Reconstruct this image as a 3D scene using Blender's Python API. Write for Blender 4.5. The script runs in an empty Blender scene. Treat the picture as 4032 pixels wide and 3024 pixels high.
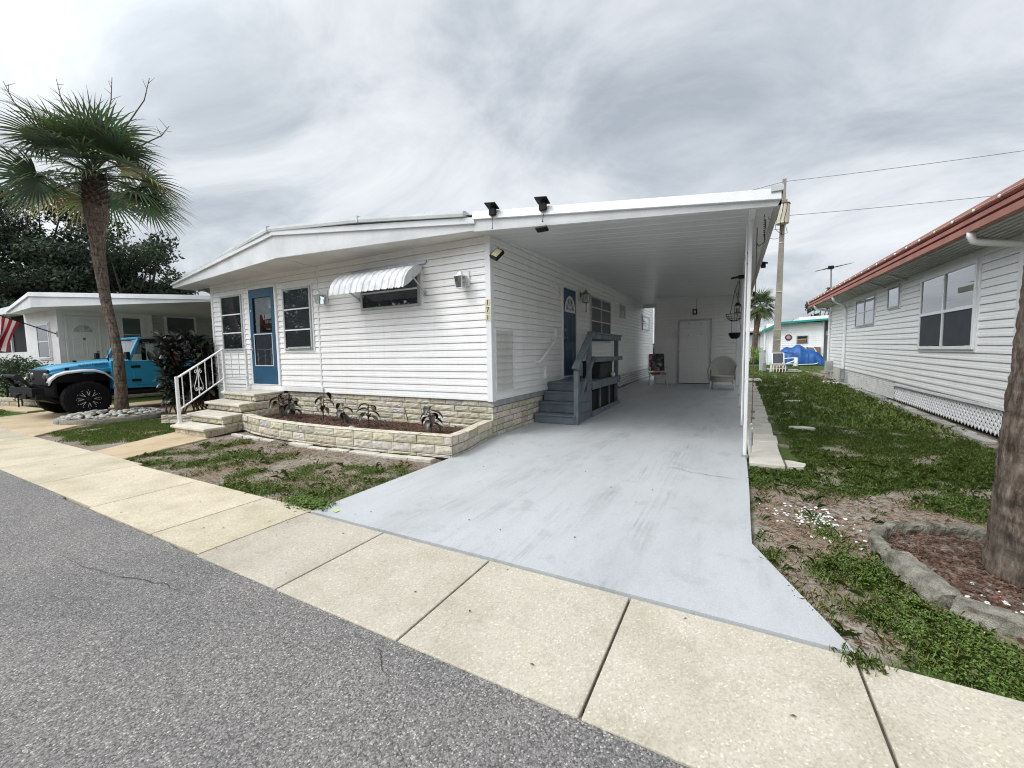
import bpy, math, random
import numpy as np
from mathutils import Vector, Matrix, noise as mnoise
rnd = random.Random(7)
scene = bpy.context.scene
COL = bpy.data.collections.new("place"); scene.collection.children.link(COL)
PI = math.pi

def g(y):                                   # the lots rise gently away from the street
    return min(.16, max(0., (y - 8) * .0185))

# ------------------------------------------------------------------ objects
def thing(name, label, cat, loc=(0, 0, 0), rz=0., group=None):
    o = bpy.data.objects.new(name, None); COL.objects.link(o)
    o.location = loc; o.rotation_euler = (0, 0, rz); o.empty_display_size = .1
    tag(o, label, cat, group)
    return o

def tag(o, label=None, cat=None, group=None, kind=None):
    if label: o['label'] = label
    if cat: o['category'] = cat
    if group: o['group'] = group
    if kind: o['kind'] = kind
    return o

def root_offset(parent):
    v = Vector((0, 0, 0))
    while parent is not None:
        v += parent.location; parent = parent.parent
    return v

class MB:
    """collects geometry for ONE mesh object"""
    def __init__(s): s.v = []; s.f = []; s.c = []; s.col = (1, 1, 1)
    def add(s, vs, fs, col=None):
        b = len(s.v); s.v += [tuple(p) for p in vs]; s.f += [tuple(i + b for i in q) for q in fs]
        s.c += [col or s.col] * len(vs)
        return s
    def box(s, x0, y0, z0, x1, y1, z1, col=None, M=None):
        x0, x1 = min(x0, x1), max(x0, x1); y0, y1 = min(y0, y1), max(y0, y1); z0, z1 = min(z0, z1), max(z0, z1)
        vs = [(x0, y0, z0), (x1, y0, z0), (x1, y1, z0), (x0, y1, z0), (x0, y0, z1), (x1, y0, z1), (x1, y1, z1), (x0, y1, z1)]
        if M is not None: vs = [M @ Vector(p) for p in vs]
        return s.add(vs, [(0, 3, 2, 1), (4, 5, 6, 7), (0, 1, 5, 4), (1, 2, 6, 5), (2, 3, 7, 6), (3, 0, 4, 7)], col)
    def bar(s, p, q, w, h, up=(0, 0, 1), col=None):       # box beam from p to q
        p = Vector(p); q = Vector(q); d = (q - p); L = d.length; d.normalize(); up = Vector(up)
        side = d.cross(up)
        if side.length < 1e-4: side = d.cross(Vector((1, 0, 0)))
        side.normalize(); up = side.cross(d)
        vs = []
        for e in (p, q):
            for a, b in ((-1, -1), (1, -1), (1, 1), (-1, 1)): vs.append(e + side * a * w / 2 + up * b * h / 2)
        return s.add(vs, [(0, 1, 2, 3), (7, 6, 5, 4), (0, 4, 5, 1), (1, 5, 6, 2), (2, 6, 7, 3), (3, 7, 4, 0)], col)
    def tube(s, pts, r, n=8, cap=True, col=None):
        pts = [Vector(p) for p in pts]; m = len(pts); rr = r if isinstance(r, (list, tuple)) else [r] * m
        vs = []; prev = None
        for i, p in enumerate(pts):
            t = (pts[min(i + 1, m - 1)] - pts[max(i - 1, 0)]).normalized()
            if prev is None:
                a = t.cross(Vector((0, 0, 1)))
                if a.length < 1e-3: a = t.cross(Vector((1, 0, 0)))
            else:
                a = prev - t * prev.dot(t)
            a.normalize(); prev = a; b = t.cross(a)
            for k in range(n):
                an = 2 * PI * k / n; vs.append(p + (a * math.cos(an) + b * math.sin(an)) * rr[i])
        fs = [(i * n + k, i * n + (k + 1) % n, (i + 1) * n + (k + 1) % n, (i + 1) * n + k) for i in range(m - 1) for k in range(n)]
        if cap: fs += [tuple(range(n))[::-1], tuple((m - 1) * n + k for k in range(n))]
        return s.add(vs, fs, col)
    def lathe(s, prof, c, n=20, M=None, col=None):         # prof: (r, z) about z through c
        vs = []
        for r, z in prof:
            for k in range(n):
                a = 2 * PI * k / n; p = Vector((r * math.cos(a), r * math.sin(a), z))
                if M is not None: p = M @ p
                vs.append(p + Vector(c))
        m = len(prof)
        fs = [(i * n + k, i * n + (k + 1) % n, (i + 1) * n + (k + 1) % n, (i + 1) * n + k) for i in range(m - 1) for k in range(n)]
        fs += [tuple(range(n))[::-1], tuple((m - 1) * n + k for k in range(n))]
        return s.add(vs, fs, col)
    def prism(s, poly, d0, d1, axis='y', col=None):        # 2-D outline extruded along an axis
        n = len(poly)
        def P(u, v, d): return (u, d, v) if axis == 'y' else ((d, u, v) if axis == 'x' else (u, v, d))
        vs = [P(u, v, d0) for u, v in poly] + [P(u, v, d1) for u, v in poly]
        fs = [tuple(range(n)), tuple(range(2 * n - 1, n - 1, -1))] + [(i, i + n, (i + 1) % n + n, (i + 1) % n) for i in range(n)]
        return s.add(vs, fs, col)
    def strip(s, rows, col=None, closed=False):            # grid of points: rows of equal length
        m = len(rows[0]); vs = [p for r in rows for p in r]
        fs = [(i * m + j, i * m + j + 1, (i + 1) * m + j + 1, (i + 1) * m + j) for i in range(len(rows) - 1) for j in range(m - 1)]
        return s.add(vs, fs, col)
    def build(s, name, mat, parent=None, smooth=False, bevel=0., local=False, seg=1, sub=0, autosm=None, recalc=True):
        me = bpy.data.meshes.new(name)
        off = Vector((0, 0, 0)) if local or parent is None else root_offset(parent)
        me.from_pydata([(p[0] - off[0], p[1] - off[1], p[2] - off[2]) for p in s.v], [], s.f)
        if any(c != (1, 1, 1) for c in s.c):
            a = me.attributes.new('tint', 'FLOAT_COLOR', 'POINT')
            a.data.foreach_set('color', np.array([(*c, 1) for c in s.c], dtype=np.float32).ravel())
        if recalc:
            import bmesh
            bm = bmesh.new(); bm.from_mesh(me); bmesh.ops.recalc_face_normals(bm, faces=bm.faces); bm.to_mesh(me); bm.free()
        if smooth:
            me.polygons.foreach_set('use_smooth', [True] * len(me.polygons))
            if autosm: me.set_sharp_from_angle(angle=math.radians(autosm))
        o = bpy.data.objects.new(name, me); COL.objects.link(o)
        if mat: me.materials.append(mat)
        if parent: o.parent = parent
        if bevel:
            b = o.modifiers.new('b', 'BEVEL'); b.width = bevel; b.segments = seg; b.limit_method = 'ANGLE'; b.angle_limit = .6
        if sub:
            b = o.modifiers.new('s', 'SUBSURF'); b.levels = sub; b.render_levels = sub
        return o

def build_np(name, V, F, mat, parent=None, col=None, smooth=False):     # big numpy meshes, F is (n,k)
    me = bpy.data.meshes.new(name); V = np.asarray(V, np.float32); F = np.asarray(F, np.int32); k = F.shape[1]
    me.vertices.add(len(V)); me.vertices.foreach_set('co', V.ravel())
    me.loops.add(F.size); me.loops.foreach_set('vertex_index', F.ravel())
    me.polygons.add(len(F)); me.polygons.foreach_set('loop_start', np.arange(0, F.size, k, dtype=np.int32))
    if smooth: me.polygons.foreach_set('use_smooth', np.ones(len(F), bool))
    if col is not None:
        a = me.attributes.new('tint', 'FLOAT_COLOR', 'POINT'); c = np.ones((len(V), 4), np.float32); c[:, :3] = col
        a.data.foreach_set('color', c.ravel())
    me.update(); me.validate()
    me.materials.append(mat)
    o = bpy.data.objects.new(name, me); COL.objects.link(o)
    if parent: o.parent = parent
    return o

def copy_tree(o, parent=None):
    c = o.copy(); COL.objects.link(c); c.parent = parent
    for ch in list(o.children): copy_tree(ch, c)
    return c

def text_mesh(body, size, name, mat, parent, M, extrude=.0015, align='CENTER', sx=1.):
    cu = bpy.data.curves.new(name, 'FONT'); cu.body = body; cu.size = size; cu.extrude = extrude
    cu.align_x = align; cu.align_y = 'CENTER'; cu.resolution_u = 3; cu.offset = size * .012
    t = bpy.data.objects.new(name, cu); COL.objects.link(t)
    bpy.context.view_layer.update()
    me = bpy.data.meshes.new_from_object(t.evaluated_get(bpy.context.evaluated_depsgraph_get()))
    bpy.data.objects.remove(t); bpy.data.curves.remove(cu)
    off = root_offset(parent)
    me.transform(Matrix.Translation(-off) @ M @ Matrix.Diagonal((sx, 1, 1, 1)))
    me.materials.clear(); me.materials.append(mat); me.name = name
    o = bpy.data.objects.new(name, me); COL.objects.link(o); o.parent = parent
    return o

def face_M(pos, right, up):                # matrix that puts the local xy plane on (right, up)
    r = Vector(right).normalized(); u = Vector(up).normalized(); n = r.cross(u)
    M = Matrix((r, u, n)).transposed().to_4x4(); M.translation = Vector(pos); return M

# ------------------------------------------------------------------ materials
def nmat(name):
    m = bpy.data.materials.new(name); m.use_nodes = True
    nt = m.node_tree; b = nt.nodes['Principled BSDF']
    return m, nt, b
def N(nt, t, **k):
    n = nt.nodes.new(t)
    for a, v in k.items():
        if a.startswith('i_'): n.inputs[a[2:].replace('_', ' ')].default_value = v
        else: setattr(n, a, v)
    return n
def ramp(nt, fac, stops):
    r = N(nt, 'ShaderNodeValToRGB'); e = r.color_ramp.elements
    while len(e) < len(stops): e.new(.5)
    for i, (p, c) in enumerate(stops):
        e[i].position = p; e[i].color = (*c, 1) if len(c) == 3 else c
    nt.links.new(fac, r.inputs[0]); return r.outputs[0]
def noise(nt, vec, scale, detail=4, rough=.55):
    n = N(nt, 'ShaderNodeTexNoise'); n.inputs['Scale'].default_value = scale; n.inputs['Detail'].default_value = detail
    n.inputs['Roughness'].default_value = rough
    if vec: nt.links.new(vec, n.inputs['Vector'])
    return n.outputs['Fac']
def mixc(nt, fac, a, b, mode='MIX'):
    m = N(nt, 'ShaderNodeMix', data_type='RGBA', blend_type=mode)
    for i, x in ((0, fac), (6, a), (7, b)):
        if hasattr(x, 'is_linked') or hasattr(x, 'links'): nt.links.new(x, m.inputs[i])
        elif i == 0: m.inputs[0].default_value = x
        else: m.inputs[i].default_value = (*x, 1)
    return m.outputs[2]
def mathn(nt, op, a, b=None, clamp=False):
    m = N(nt, 'ShaderNodeMath', operation=op, use_clamp=clamp)
    for i, x in ((0, a), (1, b)):
        if x is None: continue
        if hasattr(x, 'links'): nt.links.new(x, m.inputs[i])
        else: m.inputs[i].default_value = x
    return m.outputs[0]
def wpos(nt): return N(nt, 'ShaderNodeNewGeometry').outputs['Position']
def mapped(nt, vec, s):
    m = N(nt, 'ShaderNodeMapping'); m.inputs['Scale'].default_value = s; nt.links.new(vec, m.inputs[0]); return m.outputs[0]
def bump(nt, b, h, strength=.3, dist=.01):
    n = N(nt, 'ShaderNodeBump'); n.inputs['Strength'].default_value = strength; n.inputs['Distance'].default_value = dist
    nt.links.new(h, n.inputs['Height']); nt.links.new(n.outputs[0], b.inputs['Normal'])

def M_(name, c, rough=.6, var=.12, scale=3., metal=0., bumpv=0., bscale=40., spec=.4, tint=False, c2=None, fine=.0):
    m, nt, b = nmat(name); p = wpos(nt)
    c2 = c2 or tuple(x * (1 - var * 1.6) for x in c); ch = tuple(min(1, x * (1 + var * .5)) for x in c)
    col = ramp(nt, noise(nt, p, scale, 5, .6), [(.3, c2), (.62, ch)])
    if fine:
        col = mixc(nt, 1., col, ramp(nt, noise(nt, p, scale * 22, 2), [(.3, (1 - fine,) * 3), (.7, (1, 1, 1))]), 'MULTIPLY')
    if tint:
        a = N(nt, 'ShaderNodeAttribute', attribute_name='tint'); col = mixc(nt, 1., col, a.outputs[0], 'MULTIPLY')
    nt.links.new(col, b.inputs['Base Color'])
    b.inputs['Roughness'].default_value = rough; b.inputs['Metallic'].default_value = metal; b.inputs['Specular IOR Level'].default_value = spec
    if bumpv: bump(nt, b, noise(nt, p, bscale, 4), bumpv, .01)
    return m

def siding_mat(name, c, dirt=(.55, .54, .50), amt=.35, smudge=.0):
    m, nt, b = nmat(name); p = wpos(nt)
    n1 = noise(nt, mapped(nt, p, (2.2, 2.2, .5)), 1.2, 6, .65)
    n2 = noise(nt, mapped(nt, p, (14, 14, 1.2)), 1., 4, .6)
    f = mathn(nt, 'MULTIPLY', ramp(nt, n1, [(.45, (0, 0, 0)), (.75, (1, 1, 1))]), amt)
    f2 = mathn(nt, 'MULTIPLY', ramp(nt, n2, [(.5, (0, 0, 0)), (.8, (1, 1, 1))]), amt * .5)
    col = mixc(nt, f, c, tuple(a * b_ * 1.55 for a, b_ in zip(c, dirt)))
    col = mixc(nt, f2, col, dirt)
    nt.links.new(col, b.inputs['Base Color']); b.inputs['Roughness'].default_value = .42
    b.inputs['Specular IOR Level'].default_value = .35
    bump(nt, b, noise(nt, mapped(nt, p, (3, 3, 60)), 3, 3), .06, .01)
    return m

MT = {}
MT['siding'] = siding_mat('white vinyl siding', (.86, .86, .85), amt=.38)
MT['siding_r'] = siding_mat('white aluminium siding', (.86, .86, .85), amt=.35)
MT['white'] = M_('white paint', (.80, .80, .79), .45, .07, 2.5, fine=.05)
MT['fascia'] = M_('white fascia metal', (.75, .76, .775), .42, .10, 1.6, fine=.05, c2=(.64, .65, .66))
MT['cap'] = M_('galvanised roof edge', (.60, .63, .63), .42, .10, 2., fine=.06)
MT['soffit'] = M_('cream soffit', (.70, .68, .64), .6, .10, 1.5, fine=.06)
MT['roof'] = M_('white roof coating', (.72, .73, .74), .6, .1, 1.)
MT['trim'] = M_('white metal trim', (.80, .80, .81), .4, .05, 3.)
MT['alu'] = M_('mill aluminium', (.52, .53, .55), .38, .12, 9., metal=.7)
MT['winframe'] = M_('grey-green aluminium frame', (.46, .49, .48), .45, .1, 6., metal=.2)
MT['dark'] = M_('dark void', (.012, .012, .014), .9, .1)
MT['blue'] = M_('blue door paint', (.020, .088, .170), .42, .12, 4., fine=.06)
MT['dblue'] = M_('dark blue door paint', (.016, .060, .120), .42, .12, 4., fine=.05)
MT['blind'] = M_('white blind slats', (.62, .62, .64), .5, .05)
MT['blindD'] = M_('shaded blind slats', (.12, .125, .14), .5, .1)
MT['blindG'] = M_('green-grey blind slats', (.20, .29, .25), .5, .1)
MT['black'] = M_('black plastic', (.010, .010, .011), .5, .1, 6., spec=.2)
MT['blackm'] = M_('black textured metal', (.011, .0115, .013), .6, .15, 8., bumpv=.2, bscale=180, spec=.15)
MT['brass'] = M_('weathered brass', (.30, .26, .17), .42, .2, 20., metal=.5)
MT['chrome'] = M_('brushed steel', (.60, .60, .60), .25, .1, 8., metal=.9)
MT['deck'] = M_('grey deck paint', (.150, .178, .198), .62, .22, 3.5, bumpv=.25, bscale=35, fine=.18, c2=(.10, .125, .15))
MT['tread'] = M_('cast concrete tread', (.66, .61, .52), .85, .16, 5., bumpv=.35, bscale=90, fine=.14)
MT['railing'] = M_('white enamel iron', (.80, .80, .80), .4, .06, 6.)
MT['leafrub'] = M_('rubber plant leaf', (.016, .019, .014), .32, .3, 5., tint=True, spec=.5)
MT['stem'] = M_('plant stem', (.10, .075, .05), .8, .3, 9.)
MT['yellow'] = M_('cream number tile', (.60, .56, .36), .5, .12, 18.)
MT['ink'] = M_('black ink', (.01, .01, .012), .6, .0)
MT['rust'] = M_('red oxide gutter paint', (.29, .095, .070), .5, .16, 2.5, fine=.12, c2=(.22, .07, .055))
MT['rust2'] = M_('faded red oxide fascia', (.43, .18, .135), .55, .14, 2.5, fine=.1)
MT['teal'] = M_('teal fascia paint', (.03, .36, .33), .5, .1)
MT['conc'] = M_('weathered concrete', (.40, .39, .36), .9, .25, 2.4, bumpv=.4, bscale=70, fine=.22)
MT['paver'] = M_('pale concrete paver', (.60, .57, .50), .9, .14, 2.2, bumpv=.3, bscale=80, fine=.14)
MT['concold'] = M_('old mossy concrete edging', (.29, .27, .225), .95, .45, 11., bumpv=1., bscale=60, fine=.55, c2=(.12, .115, .085))
MT['shell'] = M_('white shell pebbles', (.70, .69, .66), .7, .15, 30.)
MT['rock'] = M_('pale river rock', (.45, .44, .40), .85, .35, 12., bumpv=.3, bscale=50)
MT['pole'] = M_('concrete pole', (.30, .265, .22), .9, .2, 1.2, bumpv=.3, bscale=50, fine=.2)
MT['tank'] = M_('rust-streaked transformer tank', (.62, .58, .48), .5, .1, 3.)
MT['tarp'] = M_('blue tarpaulin', (.006, .085, .30), .38, .25, 2.5, fine=.05)
MT['ply'] = M_('osb plywood', (.24, .145, .075), .8, .3, 9., fine=.25)
MT['grey'] = M_('grey utility box', (.40, .42, .41), .5, .1, 5.)
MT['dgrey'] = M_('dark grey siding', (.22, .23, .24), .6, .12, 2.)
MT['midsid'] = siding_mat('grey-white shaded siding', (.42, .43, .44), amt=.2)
MT['carblue'] = M_('sky blue car paint', (.035, .30, .50), .25, .05, 2., spec=.5)
MT['tyre'] = M_('tyre rubber', (.010, .010, .011), .85, .2, 12., bumpv=.3, bscale=90, spec=.15)
MT['silver'] = M_('silver flare plastic', (.55, .56, .57), .4, .06, 4.)
MT['lensg'] = M_('smoked lens', (.10, .10, .095), .12, .1, 5., spec=.7)
MT['wicker'] = M_('cream painted wicker', (.62, .61, .56), .7, .1, 8., bumpv=.0)
MT['bark'] = M_('palm bark', (.215, .170, .140), .95, .35, 9., bumpv=1., bscale=34, fine=.6, c2=(.060, .048, .040))
MT['boot'] = M_('dark palm boots', (.045, .033, .026), .95, .4, 9., bumpv=.8, bscale=30, fine=.4)
MT['obark'] = M_('oak bark', (.045, .04, .034), .95, .3, 5., bumpv=.6, bscale=20)
MT['red'] = M_('faded red', (.38, .06, .04), .6, .15, 8.)
MT['mulch'] = M_('red-brown bark mulch', (.105, .056, .040), .95, .35, 25., bumpv=.6, bscale=50, tint=True)
MT['rope'] = M_('rusty steel cable', (.16, .10, .06), .7, .3, 30.)
MT['dirtsoil'] = M_('planter soil', (.10, .06, .045), .95, .3, 14., bumpv=.6, bscale=50)

def bark_mat():
    m, nt, b = nmat('fibrous palm bark'); p = wpos(nt)
    n1 = noise(nt, mapped(nt, p, (26, 26, 7)), 1., 6, .7); n2 = noise(nt, mapped(nt, p, (3, 3, 16)), 1.2, 5, .6); n3 = noise(nt, p, 2.2, 4, .6)
    col = ramp(nt, n1, [(.30, (.030, .024, .020)), (.46, (.125, .098, .080)), (.58, (.22, .178, .148)), (.75, (.36, .315, .27))])
    col = mixc(nt, 1., col, ramp(nt, n2, [(.32, (.55, .53, .52)), (.6, (1.05, 1.03, 1.0))]), 'MULTIPLY')
    col = mixc(nt, ramp(nt, n3, [(.52, (0, 0, 0)), (.75, (.5, .5, .5))]), col, (.12, .115, .085))
    nt.links.new(col, b.inputs['Base Color']); b.inputs['Roughness'].default_value = .95; b.inputs['Specular IOR Level'].default_value = .1
    bump(nt, b, n1, 1., .03); return m
MT['bark'] = bark_mat()
def leaf_mat(name, c, rough=.5, trans=.25):
    m, nt, b = nmat(name)
    a = N(nt, 'ShaderNodeAttribute', attribute_name='tint')
    col = mixc(nt, 1., c, a.outputs[0], 'MULTIPLY')
    nt.links.new(col, b.inputs['Base Color']); b.inputs['Roughness'].default_value = rough; b.inputs['Specular IOR Level'].default_value = .3
    t = N(nt, 'ShaderNodeBsdfTranslucent'); nt.links.new(col, t.inputs[0])
    mx = N(nt, 'ShaderNodeMixShader'); mx.inputs[0].default_value = trans
    nt.links.new(b.outputs[0], mx.inputs[1]); nt.links.new(t.outputs[0], mx.inputs[2])
    nt.links.new(mx.outputs[0], nt.nodes['Material Output'].inputs[0])
    return m
MT['palm'] = leaf_mat('palm frond', (.062, .092, .048), .42)
MT['oak'] = leaf_mat('oak leaves', (.030, .048, .030), .6, .15)
MT['hedge'] = leaf_mat('hedge leaves', (.032, .056, .026), .4)
MT['grass'] = leaf_mat('grass blades', (.155, .235, .062), .6)
MT['straw'] = leaf_mat('dry grass litter', (.30, .225, .155), .8)
MT['weed'] = leaf_mat('broadleaf weeds', (.125, .215, .052), .45)

def glass_mat(name, refl=.35, tintc=(.9, .95, .95)):
    m, nt, b = nmat(name)
    gl = N(nt, 'ShaderNodeBsdfGlossy'); gl.inputs['Roughness'].default_value = .015; gl.inputs[0].default_value = (.9, .92, .95, 1)
    tr = N(nt, 'ShaderNodeBsdfTransparent'); tr.inputs[0].default_value = (*tintc, 1)
    fr = N(nt, 'ShaderNodeFresnel'); fr.inputs['IOR'].default_value = 1.5
    f = mathn(nt, 'ADD', mathn(nt, 'MULTIPLY', fr.outputs[0], .9), refl - .05, True)
    bp = N(nt, 'ShaderNodeBump'); bp.inputs['Strength'].default_value = .03; bp.inputs['Distance'].default_value = .02
    nt.links.new(noise(nt, wpos(nt), 2.2, 1), bp.inputs['Height']); nt.links.new(bp.outputs[0], gl.inputs['Normal'])
    mx = N(nt, 'ShaderNodeMixShader'); nt.links.new(f, mx.inputs[0]); nt.links.new(tr.outputs[0], mx.inputs[1]); nt.links.new(gl.outputs[0], mx.inputs[2])
    nt.links.new(mx.outputs[0], nt.nodes['Material Output'].inputs[0]); return m
MT['glass'] = glass_mat('window glass', .13)
MT['glassM'] = glass_mat('mirror-like window glass', .32)
MT['glassL'] = glass_mat('clear lantern glass', .12)
MT['screen'] = M_('dark insect screen', (.05, .055, .065), .7, .1, 5.)

def stone_mat(name, base, dark, moss=.0):
    m, nt, b = nmat(name); p = wpos(nt)
    n1 = noise(nt, p, 16, 6, .7); n2 = noise(nt, p, 3., 4, .6)
    col = ramp(nt, n1, [(.32, dark), (.5, tuple(x * .9 for x in base)), (.72, tuple(min(1, x * 1.15) for x in base))])
    col = mixc(nt, mathn(nt, 'MULTIPLY', n2, .22), col, tuple(x * y for x, y in zip(base, (.92, .80, .58))))
    a = N(nt, 'ShaderNodeAttribute', attribute_name='tint'); col = mixc(nt, 1., col, a.outputs[0], 'MULTIPLY')
    nt.links.new(col, b.inputs['Base Color']); b.inputs['Roughness'].default_value = .92; b.inputs['Specular IOR Level'].default_value = .15
    bump(nt, b, noise(nt, p, 42, 6, .7), .8, .012); return m
MT['stone'] = stone_mat('cream split-face block', (.63, .61, .54), (.40, .38, .31))
MT['stonew'] = stone_mat('pale split-face block', (.64, .60, .51), (.34, .31, .24))
MT['mortar'] = M_('dark mortar', (.085, .072, .055), .95, .3, 20.)

def asphalt_mat():
    m, nt, b = nmat('worn asphalt'); p = wpos(nt)
    v = N(nt, 'ShaderNodeTexVoronoi'); v.inputs['Scale'].default_value = 150; nt.links.new(p, v.inputs['Vector'])
    st = ramp(nt, v.outputs['Color'], [(.12, (.105, .099, .094)), (.45, (.215, .206, .197)), (.78, (.305, .294, .281)), (.95, (.58, .56, .52))])
    n = noise(nt, p, .8, 5, .6); big = ramp(nt, n, [(.3, (.78, .78, .80)), (.7, (1.12, 1.10, 1.08))])
    col = mixc(nt, 1., st, big, 'MULTIPLY')
    d = ramp(nt, v.outputs['Distance'], [(.25, (1, 1, 1)), (.62, (.45, .45, .46))]); col = mixc(nt, .5, col, d, 'MULTIPLY')
    nt.links.new(col, b.inputs['Base Color']); b.inputs['Roughness'].default_value = .88; b.inputs['Specular IOR Level'].default_value = .25
    bump(nt, b, mathn(nt, 'SUBTRACT', 1., v.outputs['Distance']), .35, .006); return m
MT['asphalt'] = asphalt_mat()

def walk_mat(name='exposed aggregate concrete', k=1.):
    m, nt, b = nmat(name); p = wpos(nt)
    v = N(nt, 'ShaderNodeTexVoronoi'); v.inputs['Scale'].default_value = 120; nt.links.new(p, v.inputs['Vector'])
    speck = ramp(nt, v.outputs['Color'], [(.12, (.385, .35, .29)), (.45, (.45, .412, .345)), (.8, (.49, .452, .385)), (.95, (.62, .585, .51))])
    n = noise(nt, p, 1.6, 6, .62); st = ramp(nt, n, [(.3, (.76, .75, .70)), (.55, (1., 1., 1.)), (.75, (1.06, 1.04, 1.))])
    col = mixc(nt, 1., speck, st, 'MULTIPLY')
    n3 = noise(nt, p, 4.5, 5, .7); col = mixc(nt, ramp(nt, n3, [(.60, (0, 0, 0)), (.82, (.55, .55, .55))]), col, (.30, .27, .20))
    a = N(nt, 'ShaderNodeAttribute', attribute_name='tint'); col = mixc(nt, 1., col, a.outputs[0], 'MULTIPLY')
    nt.links.new(col, b.inputs['Base Color']); b.inputs['Roughness'].default_value = .9; b.inputs['Specular IOR Level'].default_value = .2
    bump(nt, b, v.outputs['Distance'], .25, .004); return m
MT['walk'] = walk_mat()

def paint_drive_mat():
    m, nt, b = nmat('grey-blue painted concrete'); p = wpos(nt)
    n1 = noise(nt, mapped(nt, p, (1.3, .45, 1)), 1.3, 7, .65)
    col = ramp(nt, n1, [(.28, (.38, .393, .400)), (.5, (.46, .472, .482)), (.75, (.505, .517, .530))])
    n2 = noise(nt, mapped(nt, p, (5., .7, 1)), 1.6, 6, .7)                 # streaks along the drive
    col = mixc(nt, ramp(nt, n2, [(.55, (0, 0, 0)), (.8, (.6, .6, .6))]), col, (.31, .32, .32))
    n4 = noise(nt, p, 2.6, 5, .7)
    col = mixc(nt, ramp(nt, n4, [(.57, (0, 0, 0)), (.75, (.55, .55, .55))]), col, (.27, .285, .275))
    sp = N(nt, 'ShaderNodeSeparateXYZ'); nt.links.new(p, sp.inputs[0])            # two worn tyre tracks
    tread = ramp(nt, noise(nt, mapped(nt, p, (38, 1.1, 1)), 1., 3, .6), [(.45, (0, 0, 0)), (.62, (1, 1, 1))])
    broken = ramp(nt, noise(nt, p, 1.7, 4, .6), [(.42, (0, 0, 0)), (.6, (1, 1, 1))])
    for k0, k1 in ((.19, -2.83), (.20, -1.79), (.05, -2.0), (.04, -.75)):
        dd = mathn(nt, 'ABSOLUTE', mathn(nt, 'SUBTRACT', sp.outputs[0], mathn(nt, 'ADD', mathn(nt, 'MULTIPLY', sp.outputs[1], k0), k1)))
        band = ramp(nt, dd, [(.05, (1, 1, 1)), (.15, (0, 0, 0))])
        f_ = mathn(nt, 'MULTIPLY', mathn(nt, 'MULTIPLY', band, tread), mathn(nt, 'MULTIPLY', broken, .42))
        col = mixc(nt, f_, col, (.20, .215, .225))
    v = N(nt, 'ShaderNodeTexVoronoi'); v.inputs['Scale'].default_value = 30; nt.links.new(p, v.inputs['Vector'])
    chip = ramp(nt, v.outputs['Distance'], [(.10, (1, 1, 1)), (.16, (0, 0, 0))])
    patch = ramp(nt, noise(nt, p, 1.1, 3), [(.52, (0, 0, 0)), (.62, (1, 1, 1))])
    vc = ramp(nt, v.outputs['Color'], [(.72, (0, 0, 0)), (.74, (1, 1, 1))])
    f = mathn(nt, 'MULTIPLY', mathn(nt, 'MULTIPLY', chip, patch), vc)
    col = mixc(nt, mathn(nt, 'MULTIPLY', f, .8), col, (.62, .62, .58))
    fine = ramp(nt, noise(nt, p, 120, 2), [(.3, (.88, .88, .88)), (.7, (1.05, 1.05, 1.05))]); col = mixc(nt, 1., col, fine, 'MULTIPLY')
    nt.links.new(col, b.inputs['Base Color']); b.inputs['Roughness'].default_value = .55; b.inputs['Specular IOR Level'].default_value = .35
    bump(nt, b, noise(nt, p, 60, 4), .14, .006); return m
MT['drive'] = paint_drive_mat()

def tan_mat():
    m, nt, b = nmat('rust-stained tan concrete'); p = wpos(nt)
    col = ramp(nt, noise(nt, p, 1.1, 6, .65), [(.25, (.33, .24, .135)), (.5, (.50, .39, .25)), (.75, (.56, .47, .33))])
    col = mixc(nt, 1., col, ramp(nt, noise(nt, p, 90, 2), [(.3, (.85, .85, .85)), (.7, (1.08, 1.08, 1.08))]), 'MULTIPLY')
    nt.links.new(col, b.inputs['Base Color']); b.inputs['Roughness'].default_value = .9; return m
MT['tan'] = tan_mat()

def ground_mat():
    m, nt, b = nmat('sandy lawn ground'); p = wpos(nt)
    n1 = noise(nt, p, 1.5, 7, .68); n2 = noise(nt, p, 30, 4, .6); n3 = noise(nt, p, .9, 4, .6)
    sand = ramp(nt, n2, [(.25, (.15, .128, .105)), (.5, (.29, .258, .22)), (.75, (.42, .388, .34))])
    lit = ramp(nt, n1, [(.38, (0, 0, 0)), (.6, (1, 1, 1))])
    soil = mixc(nt, mathn(nt, 'MULTIPLY', lit, .78), sand, ramp(nt, noise(nt, p, 70, 5, .7), [(.3, (.085, .055, .035)), (.5, (.19, .135, .095)), (.7, (.30, .23, .17))]))
    a = N(nt, 'ShaderNodeAttribute', attribute_name='tint')               # red channel = how green
    sep = N(nt, 'ShaderNodeSeparateColor'); nt.links.new(a.outputs[0], sep.inputs[0])
    fac = mathn(nt, 'ADD', sep.outputs[0], mathn(nt, 'MULTIPLY', mathn(nt, 'SUBTRACT', n3, .5), 1.2), True)
    green = ramp(nt, noise(nt, p, 14, 4), [(.3, (.040, .058, .020)), (.7, (.105, .150, .045))])
    col = mixc(nt, ramp(nt, fac, [(.42, (0, 0, 0)), (.62, (1, 1, 1))]), soil, green)
    nt.links.new(col, b.inputs['Base Color']); b.inputs['Roughness'].default_value = 1.; b.inputs['Specular IOR Level'].default_value = .1
    bump(nt, b, noise(nt, p, 55, 4), .7, .02); return m
MT['ground'] = ground_mat()

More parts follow.
